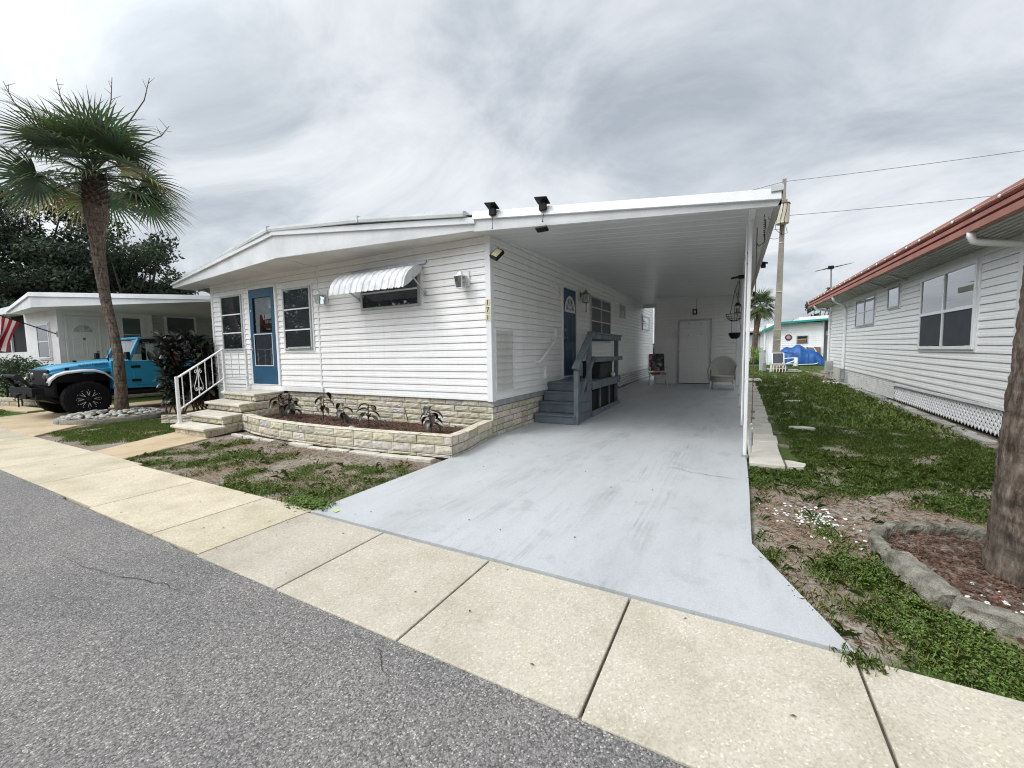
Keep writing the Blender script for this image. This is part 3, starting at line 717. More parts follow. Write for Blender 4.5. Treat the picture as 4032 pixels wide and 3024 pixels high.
# stone skirting
ST = MB(); CO = [.105] * 6
stones(ST, [(-8.9, FY + .02), (SX - .0, FY + .02)], -.02, CO, .36, seed=5)
stones(ST, [(SX - .0, FY + .02), (SX, 7.75)], -.02, [.105] * 5 , .30, seed=6, tone=1.02)
ST.build('stone_skirting', MT['stone'], home)
m = MB(); m.box(LX, FY + .035, -.1, SX - .02, FY + .05, .66); m.box(SX - .03, FY + .03, -.1, SX - .015, 10.8, .62); m.build('mortar_backing', MT['mortar'], home)
m = MB(); m.box(SX - .02, FY + .03, .515, SX + .008, 8.0, .615); m.build('skirt_band', M_('grey painted band', (.33, .345, .36), .7, .2, 5.), home)
m = MB(); siding(m, (LX, FY + .01), (1, 0), 2.0, .05, .735, .12, seed=8); m.build('lower_siding', MT['siding'], home)
def lattice(mb, P, dirv, L, z0, z1, s=.085, w=.034, zf=lambda t: 0., th=.012):
    dx, dy = dirv; nx_, ny_ = dy, -dx; H_ = z1 - z0
    def pt(u, v, o): return Vector((P[0] + dx * u + nx_ * o, P[1] + dy * u + ny_ * o, z0 + v + zf(u)))
    k = -H_
    while k < L:
        for sgn, o in ((1, .004), (-1, .012)):
            u0, u1 = (k, k + H_) if sgn > 0 else (k + H_, k); v0, v1 = 0., H_
            # clip to 0..L
            def cl(u, v): return u, v
            if min(u0, u1) < 0 or max(u0, u1) > L:
                a, b = (u0, v0), (u1, v1)
                def inter(uc): t = (uc - u0) / (u1 - u0); return (uc, v0 + (v1 - v0) * t)
                if a[0] < 0: a = inter(0)
                if b[0] < 0: b = inter(0)
                if a[0] > L: a = inter(L)
                if b[0] > L: b = inter(L)
                (u0c, v0c), (u1c, v1c) = a, b
            else: u0c, v0c, u1c, v1c = u0, v0, u1, v1
            if abs(u1c - u0c) > .01: mb.bar(pt(u0c, v0c, o), pt(u1c, v1c, o), w, .007, up=(nx_, ny_, 0))
        k += s
    return mb
m = lattice(MB(), (SX - .0, 10.75), (0, 1), 9.8, .10, .62, .17, .052, zf=lambda u: g(10.75 + u) * .6); m.build('lattice_skirting', MT['trim'], home)
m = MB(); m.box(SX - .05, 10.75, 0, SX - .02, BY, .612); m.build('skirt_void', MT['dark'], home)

# ------------------------------------------------------------------ windows and doors (u along wall, z up, o outwards)
class Face:
    def __init__(s, P, dirv): s.P = P; s.d = dirv; s.n = (dirv[1], -dirv[0])
    def pt(s, u, z, o): return (s.P[0] + s.d[0] * u + s.n[0] * o, s.P[1] + s.d[1] * u + s.n[1] * o, z)
    def box(s, mb, u0, z0, o0, u1, z1, o1, col=None):
        vs = [s.pt(u, z, o) for z in (z0, z1) for u, o in ((u0, o0), (u1, o0), (u1, o1), (u0, o1))]
        return mb.add(vs, [(0, 1, 2, 3), (7, 6, 5, 4), (0, 4, 5, 1), (1, 5, 6, 2), (2, 6, 7, 3), (3, 7, 4, 0)], col)
    def frame(s, mb, u0, z0, u1, z1, w, o0, o1, wb=None):
        wb = wb or w
        s.box(mb, u0, z0, o0, u0 + w, z1, o1); s.box(mb, u1 - w, z0, o0, u1, z1, o1)
        s.box(mb, u0 + w, z1 - w, o0, u1 - w, z1, o1); s.box(mb, u0 + w, z0, o0, u1 - w, z0 + wb, o1); return mb
    def slats(s, mb, u0, z0, u1, z1, o, pitch=.028, t=.55):
        z = z0
        while z < z1 - pitch * .4:
            mb.add([s.pt(u0, z, o + .0025), s.pt(u1, z, o + .0025), s.pt(u1, min(z1, z + pitch * .95), o - .0025), s.pt(u0, min(z1, z + pitch * .95), o - .0025)], [(0, 1, 2, 3)]); z += pitch
        return mb
    def quad(s, mb, u0, z0, u1, z1, o): return mb.add([s.pt(u0, z0, o), s.pt(u1, z0, o), s.pt(u1, z1, o), s.pt(u0, z1, o)], [(0, 1, 2, 3)])
    def M(s, u, z, o): return face_M(s.pt(u, z, o), (s.d[0], s.d[1], 0), (0, 0, 1))

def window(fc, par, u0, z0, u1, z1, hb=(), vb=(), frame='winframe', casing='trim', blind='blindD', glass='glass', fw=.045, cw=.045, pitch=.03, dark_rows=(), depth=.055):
    c_ = MB(); fc.frame(c_, u0 - cw, z0 - cw, u1 + cw, z1 + cw, cw, -.01, .032)
    fr = c_.build('window', MT[casing], par, bevel=.003)
    m = MB(); fc.frame(m, u0, z0, u1, z1, fw, .0, depth); m.build('frame', MT[frame], fr, bevel=.003)
    if hb or vb:
        mm_ = MT['trim' if frame == 'winframe' else frame]
        for z in hb: m = MB(); fc.box(m, u0 + fw, z - .014, .012, u1 - fw, z + .014, depth + .004); m.build('mullion', mm_, fr, bevel=.002)
        for u in vb: m = MB(); fc.box(m, u - .022, z0 + fw, .012, u + .022, z1 - fw, depth + .006); m.build('mullion', mm_, fr, bevel=.002)
    m = MB(); fc.quad(m, u0 + .01, z0 + .01, u1 - .01, z1 - .01, .004 + .017); m.build('backing', MT['dark'], fr)
    if blind:
        m = MB(); fc.slats(m, u0 + fw + .02, z0 + fw, u1 - fw - .01, z1 - fw, .029, pitch); m.build('blind', MT[blind], fr)
    m = MB(); fc.quad(m, u0 + fw * .5, z0 + fw * .5, u1 - fw * .5, z1 - fw * .5, .043); m.build('pane', MT[glass], fr)
    return fr
FF = Face((0, FY), (1, 0)); SF = Face((SX, 0), (0, 1))
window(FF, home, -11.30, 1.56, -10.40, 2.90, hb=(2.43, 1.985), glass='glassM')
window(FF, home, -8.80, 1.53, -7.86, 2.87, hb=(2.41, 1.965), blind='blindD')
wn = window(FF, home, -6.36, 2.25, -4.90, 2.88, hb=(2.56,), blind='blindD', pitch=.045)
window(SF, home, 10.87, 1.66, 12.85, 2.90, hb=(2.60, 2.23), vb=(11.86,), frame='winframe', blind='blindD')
m = MB(); SF.quad(m, 10.92, 1.70, 12.80, 2.22, .042); m.build('insect_screen', MT['dark'], home)
window(SF, home, 14.10, 2.53, 14.82, 2.96, frame='winframe', blind=None, glass='glassM')
window(SF, home, 17.95, 2.28, 19.45, 2.86, hb=(2.57,), blind='blind', glass='glassM')
m = MB(); FF.box(m, -8.66, 1.56, .05, -7.90, 1.60, .075); m.build('window_sill', MT['winframe'], home)

# front storm door
U0, U1, Z0, Z1 = -10.08, -9.12, .765, 2.955
m = MB(); FF.frame(m, U0 - .075, Z0 - .03, U1 + .075, Z1 + .075, .075, -.01, .045); dfr = m.build('door_frame', MT['trim'], home, bevel=.004)
m = MB()
FF.box(m, U0 + .004, Z0, .004, U0 + .14, Z1 - .004, .052); FF.box(m, U1 - .11, Z0, .004, U1 - .004, Z1 - .004, .052)
FF.box(m, U0 + .14, Z1 - .20, .004, U1 - .11, Z1 - .004, .052); FF.box(m, U0 + .14, Z0, .004, U1 - .11, 1.185, .052)
FF.box(m, U0 + .14, 1.90, .004, U1 - .11, 1.945, .052)
door = m.build('door', MT['blue'], home, bevel=.003); door['label'] = 'blue front storm door with a for sale sign in its upper glass'
m = MB(); FF.quad(m, U0 + .12, 1.18, U1 - .1, Z1 - .18, .0195); m.build('backing', MT['dark'], door)
m = MB(); FF.slats(m, U0 + .20, 1.945, U1 - .11, Z1 - .20, .0235, .026); m.build('blind', MT['blind'], door)
m = MB(); FF.quad(m, U0 + .14, 1.19, U1 - .11, 1.90, .025); m.build('insect_screen', M_('grey door screen', (.15, .155, .18), .7, .12, 3.), door)
m = MB(); FF.frame(m, U0 + .135, 1.18, U1 - .105, 1.93, .022, .05, .060); m.build('screen_frame', MT['cap'], door, bevel=.002)
m = MB(); FF.quad(m, U0 + .13, 1.90, U1 - .105, Z1 - .19, .040); m.build('pane', MT['glassL'], door)
m = MB(); FF.quad(m, U0 + .13, 1.19, U1 - .105, 1.91, .043); m.build('pane', MT['glass'], door)
m = MB(); FF.box(m, U0 + .02, 1.79, .052, U0 + .09, 1.83, .075); m.build('latch', MT['chrome'], door)
m = MB(); FF.box(m, U0 + .03, 1.50, .052, U0 + .085, 1.64, .062)
m.tube([FF.pt(U0 + .055, 1.57, .06), FF.pt(U0 + .055, 1.57, .12)], .016, 10); m.tube([FF.pt(U0 + .0, 1.565, .115), FF.pt(U0 + .10, 1.575, .115)], .013, 8); m.build('handle', MT['chrome'], door, smooth=True, autosm=40)
m = MB(); FF.box(m, U0 + .07, 2.45, .052, U0 + .085, 2.49, .06); m.build('latch', MT['trim'], door)

sg = thing('for_sale_sign', 'black and red FOR SALE sign standing behind the glass of the blue front door', 'sign', (-9.40, FY - .03, 1.95))
def FP(u, z, o): return FF.pt(u, z, o)
SO = .0275
m = MB(); m.add([FP(-9.74, 1.955, SO), FP(-9.225, 1.955, SO), FP(-9.225, 2.33, SO), FP(-9.30, 2.255, SO), FP(-9.58, 2.245, SO), FP(-9.635, 2.37, SO), FP(-9.70, 2.365, SO)], [tuple(range(7))]); m.build('board', M_('sign black red', (.035, .018, .02), .4, .2, 9.), sg)
m = MB(); m.add([FP(-9.735, 2.12, SO + .001), FP(-9.59, 2.12, SO + .001), FP(-9.582, 2.25, SO + .001), FP(-9.635, 2.365, SO + .001), FP(-9.70, 2.36, SO + .001)], [(0, 1, 2, 3, 4)]); m.build('red_shape', M_('sign red', (.21, .022, .02), .45, .3, 14.), sg)
m = MB(); m.add([FP(-9.58, 2.247, SO + .0006), FP(-9.30, 2.256, SO + .0006), FP(-9.228, 2.33, SO + .0006), FP(-9.228, 2.37, SO + .0006), FP(-9.60, 2.36, SO + .0006)], [(0, 1, 2, 3, 4)]); m.build('white_shape', MT['white'], sg)
m = MB(); m.add([FP(-9.545, 2.27, SO + .002), FP(-9.515, 2.27, SO + .002), FP(-9.51, 2.365, SO + .002), FP(-9.54, 2.345, SO + .002)], [(0, 1, 2, 3)]); m.build('emblem', M_('sign dark red', (.16, .015, .015), .5, .1), sg)
text_mesh('FOR SALE', .098, 'lettering', MT['white'], sg, FF.M(-9.375, 2.185, SO + .003), .0005, sx=.66)
m = MB()
for i in range(2):
    u = -9.565
    while u < -9.25:
        l = rnd.uniform(.02, .055); m.add([FP(u, 2.105 - .042 * i, SO + .002), FP(min(u + l, -9.24), 2.105 - .042 * i, SO + .002), FP(min(u + l, -9.24), 2.125 - .042 * i, SO + .002), FP(u, 2.125 - .042 * i, SO + .002)], [(0, 1, 2, 3)]); u += l + .014
m.build('small_print', M_('sign orange', (.30, .12, .03), .5, .1), sg)
text_mesh('727-826-7', .048, 'phone_number', MT['white'], sg, FF.M(-9.385, 2.02, SO + .003), .0005, sx=.95)

# side entry door
A0, A1, B0, B1 = 8.86, 9.71, .815, 2.86
m = MB(); SF.frame(m, A0 - .05, B0 - .03, A1 + .06, B1 + .06, .055, -.01, .045); m.build('door_frame', MT['trim'], home, bevel=.004)
m = MB(); SF.box(m, A0 + .005, B0, .004, A1 - .005, B1 - .005, .030)
sd_ = m.build('door', MT['dblue'], home, bevel=.003); sd_['label'] = 'dark blue side door with a white fan window'
m = MB()
for u0, u1 in ((A0 + .12, A0 + .38), (A0 + .47, A0 + .73)):
    for z0, z1 in ((.95, 1.45), (1.62, 2.18)):
        SF.frame(m, u0, z0, u1, z1, .025, .029, .037); SF.box(m, u0 + .05, z0 + .05, .029, u1 - .05, z1 - .05, .036)
m.build('door_panel', MT['dblue'], sd_, bevel=.004)
cx_, cz_, rr_ = (A0 + A1) / 2 + .0, 2.34, .30
m = MB(); a_ = [(cx_ + rr_ * math.cos(t), cz_ + rr_ * 1.12 * math.sin(t)) for t in np.linspace(0, PI, 25)]
m.add([SF.pt(u, z, .034) for u, z in a_], [tuple(range(25))]); m.build('fan_glass', MT['glassM'], sd_)
def fanlight(fc, par, cx_, cz_, r, o, zs=1.12, mat='trim'):
    m = MB(); pts = [fc.pt(cx_ + r * math.cos(t), cz_ + r * zs * math.sin(t), o) for t in np.linspace(0, PI, 25)]
    m.tube(pts, r * .075, 6); m.bar(fc.pt(cx_ - r * 1.07, cz_, o), fc.pt(cx_ + r * 1.07, cz_, o), .03, r * .15)
    m.tube([fc.pt(cx_ + r * .3 * math.cos(t), cz_ + r * .3 * zs * math.sin(t), o) for t in np.linspace(0, PI, 13)], r * .045, 6)
    for t in (.25, .5, .75): m.tube([fc.pt(cx_ + r * .3 * math.cos(t * PI), cz_ + r * .3 * zs * math.sin(t * PI), o), fc.pt(cx_ + r * math.cos(t * PI), cz_ + r * zs * math.sin(t * PI), o)], r * .045, 6)
    m.build('fan_grille', MT[mat], par, smooth=True, autosm=40)
fanlight(SF, sd_, cx_, cz_, rr_, .036)
m = MB(); m.tube([SF.pt(A0 + .085, 1.90, .028), SF.pt(A0 + .085, 1.90, .06)], .032, 12); m.build('deadbolt', MT['brass'], sd_, smooth=True, autosm=40)
m = MB(); m.tube([SF.pt(A0 + .085, 1.72, .028), SF.pt(A0 + .085, 1.72, .06)], .032, 12)
m.tube([SF.pt(A0 + .085, 1.72, .05), SF.pt(A0 + .085, 1.72, .10)], [.014, .03], 10); m.build('handle', MT['brass'], sd_, smooth=True, autosm=40)
m = MB(); SF.box(m, A0 - .02, B0 - .05, 0, A1 + .02, B0 - .004, .09); m.build('threshold', MT['alu'], home)

# louvred access door near the corner
m = MB(); SF.frame(m, 5.83, .735, 6.46, 1.80, .03, -.01, .034); acc = m.build('access_door', MT['trim'], home, bevel=.003)
m = MB()
for k in range(9):
    z = .765 + k * .118; m.add([SF.pt(5.86, z, .04), SF.pt(6.43, z, .04), SF.pt(6.43, z + .116, .018), SF.pt(5.86, z + .116, .018), SF.pt(5.86, z + .002, .018), SF.pt(6.43, z + .002, .018)], [(0, 1, 2, 3), (0, 4, 5, 1)])
m.build('louvre', siding_mat('grimy louvre', (.60, .60, .57), amt=.9), acc)

# wall fittings
for (u, z, w_, h_, lab) in ((8.58, 2.70, .16, .26, 'white junction box high on the side wall, left of the dark blue door'), (8.46, 1.80, .13, .22, 'white switch box on the side wall above the grab rail'), (7.88, .98, .13, .26, 'white outlet box low on the side wall by the grey wooden steps')):
    t = thing('outlet_box', lab, 'outlet box', SF.pt(u, z, .02), group='white boxes on the side wall')
    m = MB(); SF.box(m, u - w_ / 2, z - h_ / 2, .0, u + w_ / 2, z + h_ / 2, .055); m.build('cover', MT['trim'], t, bevel=.008, seg=2)
    m = MB(); SF.frame(m, u - w_ * .32, z - h_ * .34, u + w_ * .32, z + h_ * .34, .012, .054, .062); SF.box(m, u - .02, z - .03, .054, u + .02, z + .03, .060); m.build('face_plate', MT['soffit'], t)
t = thing('grab_rail', 'short white grab rail sloping down the side wall beside the grey steps', 'grab rail', SF.pt(7.42, 1.2, 0))
m = MB(); m.tube([SF.pt(7.42, 1.20, .02), SF.pt(7.44, 1.21, .08), SF.pt(7.52, 1.26, .105), SF.pt(8.18, 1.62, .105), SF.pt(8.27, 1.67, .08), SF.pt(8.28, 1.68, .02)], .021, 10); m.build('rail', MT['railing'], t, smooth=True, autosm=50)
for u, z in ((7.42, 1.20), (8.28, 1.68)):
    m = MB(); m.tube([SF.pt(u, z, .012), SF.pt(u, z, .026)], .05, 14); m.build('mount', MT['railing'], t)

def carriage_lamp(P, n, lab, scale=1., mat='trim', backplate=True, right=(1, 0, 0)):
    t = thing('wall_lantern', lab, 'lantern', P, group='lanterns on the house walls'); n = Vector(n); P = Vector(P); rt = Vector(right); s = scale
    if backplate:
        m = MB()
        a = P + n * .018; M = face_M(a, rt, (0, 0, 1)); m.box(-.09 * s, -.13 * s, 0, .09 * s, .13 * s, .022, M=M); m.build('back_plate', MT['trim'], t, bevel=.006)
    m = MB(); m.lathe([(.055 * s, 0), (.05 * s, .02), (.03 * s, .035)], P + n * .04 + Vector((0, 0, .02)), 14, M=face_M((0, 0, 0), rt, (0, 0, 1)).to_3x3().to_4x4())
    m.tube([P + n * .06 + Vector((0, 0, .02)), P + n * .12 * 1.1 + Vector((0, 0, .055 * s)), P + n * .16 * s + Vector((0, 0, .05 * s))], .012 * s, 8); m.build('arm', MT[mat], t, smooth=True, autosm=40)
    c = P + n * .16 * s + Vector((0, 0, -.06 * s))
    m = MB(); a, b = .055 * s, .075 * s
    for sx_, sy_ in ((1, 1), (1, -1), (-1, 1), (-1, -1)): m.bar(c + Vector((sx_ * a, sy_ * a, -.10 * s)), c + Vector((sx_ * b, sy_ * b, .08 * s)), .009, .009)
    m.box(c.x - a - .006, c.y - a - .006, c.z - .115 * s, c.x + a + .006, c.y + a + .006, c.z - .10 * s); m.box(c.x - b - .006, c.y - b - .006, c.z + .08 * s, c.x + b + .006, c.y + b + .006, c.z + .09 * s)
    m.lathe([(b * 1.1, .09 * s), (b * .45, .14 * s), (.012, .17 * s)], c, 4, M=Matrix.Rotation(PI / 4, 4, 'Z')); m.build('cage', MT[mat], t)
    m = MB(); m.add([c + Vector((sx_ * q, sy_ * q, z)) for z, q in ((-.10 * s, a), (.08 * s, b)) for sx_, sy_ in ((1, 1), (-1, 1), (-1, -1), (1, -1))], [(0, 1, 5, 4), (1, 2, 6, 5), (2, 3, 7, 6), (3, 0, 4, 7)]); m.build('glass', MT['glassL'], t)
    m = MB(); m.lathe([(.012, -.09), (.018, -.04), (.03 * s, .0), (.022 * s, .045), (.004, .06)], c, 10); m.build('bulb', MT['yellow'], t, smooth=True)
    return t
carriage_lamp((-3.94, FY, 2.62), (0, -1, 0), 'white square carriage lantern on the front wall near the right corner')
carriage_lamp((-7.42, FY, 2.60), (0, -1, 0), 'white square carriage lantern tucked under the left end of the striped awning')
t = carriage_lamp((SX, 10.02, 2.80), (1, 0, 0), 'old brass carriage lantern on the side wall right of the dark blue door', 1.15, 'brass', True, (0, 1, 0))
m = MB(); m.tube([(SX + .19, 10.02, 2.62), (SX + .19, 10.02, 2.42)], [.016, .008], 8); m.lathe([(.005, 0), (.022, .02), (.005, .045)], (SX + .19, 10.02, 2.38), 10); m.build('tail', MT['brass'], t, smooth=True)

# house number
t = thing('house_number', 'three cream tiles reading 171 in a column on the front corner trim', 'house number', (-3.52, FY - .03, 2.1))
for ch, z in (('1', 2.205), ('7', 2.085), ('1', 1.965)):
    m = MB(); FF.box(m, -3.556, z - .052, .0272, -3.468, z + .052, .033); tl = m.build('number_tile', MT['yellow'], t)
    text_mesh(ch, .115, 'numeral', MT['ink'], tl, FF.M(-3.512, z, .0335), .0008)

# striped metal awning
t = thing('window_awning', 'small white corrugated metal awning propped over the front window', 'awning', (-5.6, FY, 2.9))
prof = [(0.03, 2.935), (.16, 2.915), (.30, 2.865), (.42, 2.775), (.50, 2.66), (.545, 2.50)]
A_L, A_R = -6.62, -4.80; rows = []; rc = []; nseg = 12 * 8
def aw(u, o, z): return (u, FY - .02 - o, z)
for j, (o, z) in enumerate(prof):
    r = []
    for i in range(nseg + 1):
        u = lerp(A_L, A_R, i / nseg); ph = (i % 8) / 8
        rib = .020 if 1 <= (i % 8) <= 6 else 0.
        r.append(aw(u, o + rib * .7 * min(1, j / 2), z + rib * .6 - (.018 if j == 5 and 2 <= (i % 8) <= 5 else 0)))
    rows.append(r)
m = MB(); m.strip(rows); o_ = m.build('canopy', M_('chalky awning paint', (.74, .75, .76), .5, .18, 5., fine=.1), t); 
md = o_.modifiers.new('t', 'SOLIDIFY'); md.thickness = .004
for u in (A_L, A_R):
    m = MB(); pts = [aw(u, o, z) for o, z in prof] + [aw(u, .42, 2.57), aw(u, .12, 2.80)]
    m.add(pts, [tuple(range(len(pts)))]); e_ = m.build('side_panel', MT['cap'], t); md = e_.modifiers.new('t', 'SOLIDIFY'); md.thickness = .006
m = MB(); m.bar(aw(-6.60, -.01, 2.985), aw(-4.74, -.01, 3.0), .06, .045); m.bar(aw(-6.62, .015, 2.955), aw(-4.76, .015, 2.97), .03, .02); m.build('hinge_rail', MT['alu'], t, bevel=.003)
for u, dx in ((A_L + .06, .14), (A_R, .02)):
    m = MB(); m.tube([aw(u, .30, 2.70), aw(u + dx, .03, 2.47)], .013, 8); m.tube([aw(u, .30, 2.70), aw(u + .012, .30, 2.70)], .035, 12); m.box(u + dx - .02, FY - .05, 2.43, u + dx + .02, FY - .018, 2.50); m.build('strut', MT['alu'], t)

# floodlight on the corner
t = thing('flood_light', 'black flood light angled out from the top of the house corner', 'flood light', (SX, FY, 2.95))
m = MB(); m.box(SX + .027, FY - .0, 2.91, SX + .05, FY + .07, 2.99); m.tube([(SX + .04, FY + .03, 2.95), (SX + .12, FY - .02, 2.96)], .022, 10); m.build('mount', MT['black'], t)
Mf = Matrix.Translation((SX + .17, FY - .05, 2.935)) @ Matrix.Rotation(math.radians(28), 4, 'Y') @ Matrix.Rotation(math.radians(-38), 4, 'X')
m = MB(); m.box(-.075, -.035, -.10, .075, .03, .10, M=Mf); b_ = m.build('lamp_head', MT['black'], t, bevel=.012, seg=2)
m = MB(); m.box(-.055, -.039, -.075, .055, -.034, .075, M=Mf); m.build('led_panel', M_('led panel', (.55, .50, .32), .4, .2, 60.), t)

# ================================================================== CARPORT
cp = thing('carport', 'white carport with grey underside and slim posts over the painted drive', 'carport', (.14, 6, 0))
def cz(x, y): return lerp(3.25 + .10 * sstep(5.4, 8, y), 3.02 + .20 * (y - 5.4) / 10.7, (x - SX) / (.33 - SX)) 
m = MB(); rows = []
for k in range(42):
    y = 5.42 + k * .3067
    for dy, dz in ((0., 0.), (.270, 0.), (.282, .004), (.300, .004)):
        rows.append([(x, y + dy, cz(x, y + dy) + dz) for x in np.linspace(SX - .0, .36, 5)])
m.strip(rows); m.build('ceiling', MT['ceiling'], cp)
CL = [(SX - .06, 5.392, 3.245), (.37, 5.392, 2.93)]; CT = [(SX - .06, 5.375, 3.535), (.40, 5.375, 3.105)]
rake(CL, [(x, y, z - .10) for x, y, z in CT], .05).build('front_fascia', MT['fascia'], cp)
m = rake([(x, y - .035, z - .125) for x, y, z in CT], CT, .06); m.build('roof_edge', MT['fascia'], cp, bevel=.006)
m = MB(); m.box(.30, 5.34, 3.075, .415, 5.50, 3.135); m.build('corner_cap', MT['cap'], cp)
m = MB(); m.add([(SX - .06, 5.40, 3.53), (.40, 5.40, 3.10), (.40, 18.3, 3.36), (SX - .06, 18.3, 3.50)], [(0, 1, 2, 3)]); m.build('roof', MT['roof'], cp)
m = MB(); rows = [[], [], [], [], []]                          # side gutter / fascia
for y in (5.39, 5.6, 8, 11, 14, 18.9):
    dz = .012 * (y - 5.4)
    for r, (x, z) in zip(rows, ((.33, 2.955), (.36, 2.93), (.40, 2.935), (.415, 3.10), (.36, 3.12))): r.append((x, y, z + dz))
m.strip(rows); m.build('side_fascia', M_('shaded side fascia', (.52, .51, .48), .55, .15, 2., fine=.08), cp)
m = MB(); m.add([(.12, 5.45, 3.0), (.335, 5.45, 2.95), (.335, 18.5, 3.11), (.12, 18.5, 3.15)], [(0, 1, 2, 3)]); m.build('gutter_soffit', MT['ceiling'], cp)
m = MB(); m.bar((.14, 5.46, 3.00), (.14, 18.0, 3.17), .07, .07); m.build('beam', MT['trim'], cp)
for i, (x, y) in enumerate(((.135, 5.99), (.13, 8.27), (.125, 10.66), (.13, 13.06), (.13, 15.7))):
    p = MB(); zt = 2.965 + .0135 * (y - 5.4)
    p.box(x - .021, y - .028, g(y) + .02, x + .021, y + .028, zt); po = p.build('post', MT['trim'], cp, bevel=.006)
    m = MB(); m.box(x - .034, y - .042, g(y) + .015, x + .034, y + .042, g(y) + .05); m.build('foot', MT['alu'], po)
m = MB(); m.tube([(.09, 5.97, .5), (.095, 5.98, 2.9)], .008, 6); m.build('conduit', MT['trim'], cp)
m = MB(); pts = [(.12 + .035 * math.cos(a), 6.0, 2.52 + .07 * math.sin(a)) for a in np.linspace(0, 4 * PI, 40)]; m.tube(pts, .006, 5); m.build('coiled_cable', MT['black'], cp)
m = MB(); m.tube([(.2, 6.0, 2.70 + .0), (.22, 5.85, 2.62), (.27, 5.75, 2.64), (.28, 5.75, 2.9)], .005, 5)
for k in range(12): z = 2.72 + k * .022; m.box(.262, 5.80 + .012 * (k % 2), z, .275, 5.815 + .012 * (k % 2), z + .008)
m.build('frayed_wire', MT['black'], cp)
# grey end header between ceiling and shed gap
m = MB(); m.box(SX, 18.2, 3.18, -2.55, 18.3, 3.37); m.build('end_header', MT['ceiling'], cp)

t = thing('tie_down_cable', 'rusty steel tie-down cable with a turnbuckle beside the front carport post', 'cable', (.215, 6.3, 0))
m = MB(); m.tube([(.213, 6.25, .42), (.215, 6.3, 2.95)], .006, 6); m.build('cable', MT['rope'], t)
m = MB(); m.tube([(.213, 6.25, .0), (.213, 6.25, .13)], .008, 6); m.tube([(.213, 6.25, .12), (.213, 6.25, .30)], .020, 8)
m.tube([(.213 + .022 * math.sin(a), 6.25, .375 + .034 * math.cos(a)) for a in np.linspace(0, 2 * PI, 14)], .006, 6); m.tube([(.213, 6.25, .30), (.213, 6.25, .345)], .007, 6); m.build('turnbuckle', MT['alu'], t, smooth=True, autosm=50)
m = MB(); 
for z in (.47, .56): m.box(.20, 6.235, z, .245, 6.27, z + .025)
m.build('clamp', MT['rope'], t)

# solar lights along the fascia
def solar(P, lab, tilt=(-.38, .15), cord=None, lamp=None, s=.9):
    t = thing('solar_light', lab, 'solar light', P, group='black solar lights on the carport roof edge'); P = Vector(P)
    M = Matrix.Translation(P + Vector((0, -.03, .085 * s))) @ Matrix.Rotation(tilt[0], 4, 'X') @ Matrix.Rotation(tilt[1], 4, 'Y')
    m = MB(); m.box(-.105 * s, -.08 * s, -.008, .105 * s, .08 * s, .008, M=M); m.build('solar_panel', MT['black'], t, bevel=.003)
    m = MB(); m.box(P.x - .055 * s, P.y - .035, P.z - .055 * s, P.x + .055 * s, P.y + .02, P.z + .05 * s); m.bar(P + Vector((0, 0, .04 * s)), P + Vector((0, -.02, .085 * s)), .05, .03); m.build('bracket', MT['black'], t, bevel=.004)
    if cord: m = MB(); m.tube([P + Vector((.01, -.035, -.05)), P + Vector((.02, -.04, -cord * .6)), P + Vector((.005, -.035, -cord))], .0045, 6); m.lathe([(.004, 0), (.014, .008), (.004, .016)], P + Vector((.005, -.035, -cord - .012)), 8); m.build('cord', MT['black'], t)
    if lamp: m = MB(); M = Matrix.Translation(P + Vector((-.02, -.0, -lamp))) @ Matrix.Rotation(-.35, 4, 'X'); m.box(-.085, -.05, -.018, .085, .05, .018, M=M); m.build('lamp_head', MT['black'], t, bevel=.008)
    return t
solar((-3.16, 5.335, 3.455), 'black solar light with a dangling cord on the roof edge above the house corner', cord=.24)
solar((-2.36, 5.335, 3.385), 'black solar light with its lamp head hanging below the fascia, right of the other', cord=.20, lamp=.295)
solar((.44, 9.4, 2.98), 'small black solar light clipped to the carport side gutter, nearer one', (0, .25), s=.7)
solar((.46, 14.6, 3.03), 'small black solar light clipped to the carport side gutter, farther one', (0, .25), s=.7)
t = thing('round_light', 'round silver spotlight set in the carport side fascia near the front', 'spotlight', (.345, 5.95, 3.0))
m = MB(); Mr = face_M((0, 0, 0), (0, 1, 0), (.5, 0, .86)); m.lathe([(.05, -.02), (.062, 0), (.05, .015)], (.352, 5.93, 2.99), 16, M=Mr); m.build('rim', MT['chrome'], t, smooth=True)
m = MB(); m.lathe([(.04, .012), (.03, .024)], (.352, 5.93, 2.99), 16, M=Mr); m.build('lens', M_('bright lens', (.85, .85, .85), .2, .02), t)
t = thing('flood_light', 'small black flood light hanging inside the carport from a post', 'flood light', (.10, 8.2, 2.62))
m = MB(); m.box(.02, 8.16, 2.60, .11, 8.24, 2.66); m.bar((.02, 8.2, 2.63), (-.08, 8.16, 2.615), .09, .03); m.build('lamp_head', MT['black'], t, bevel=.006)

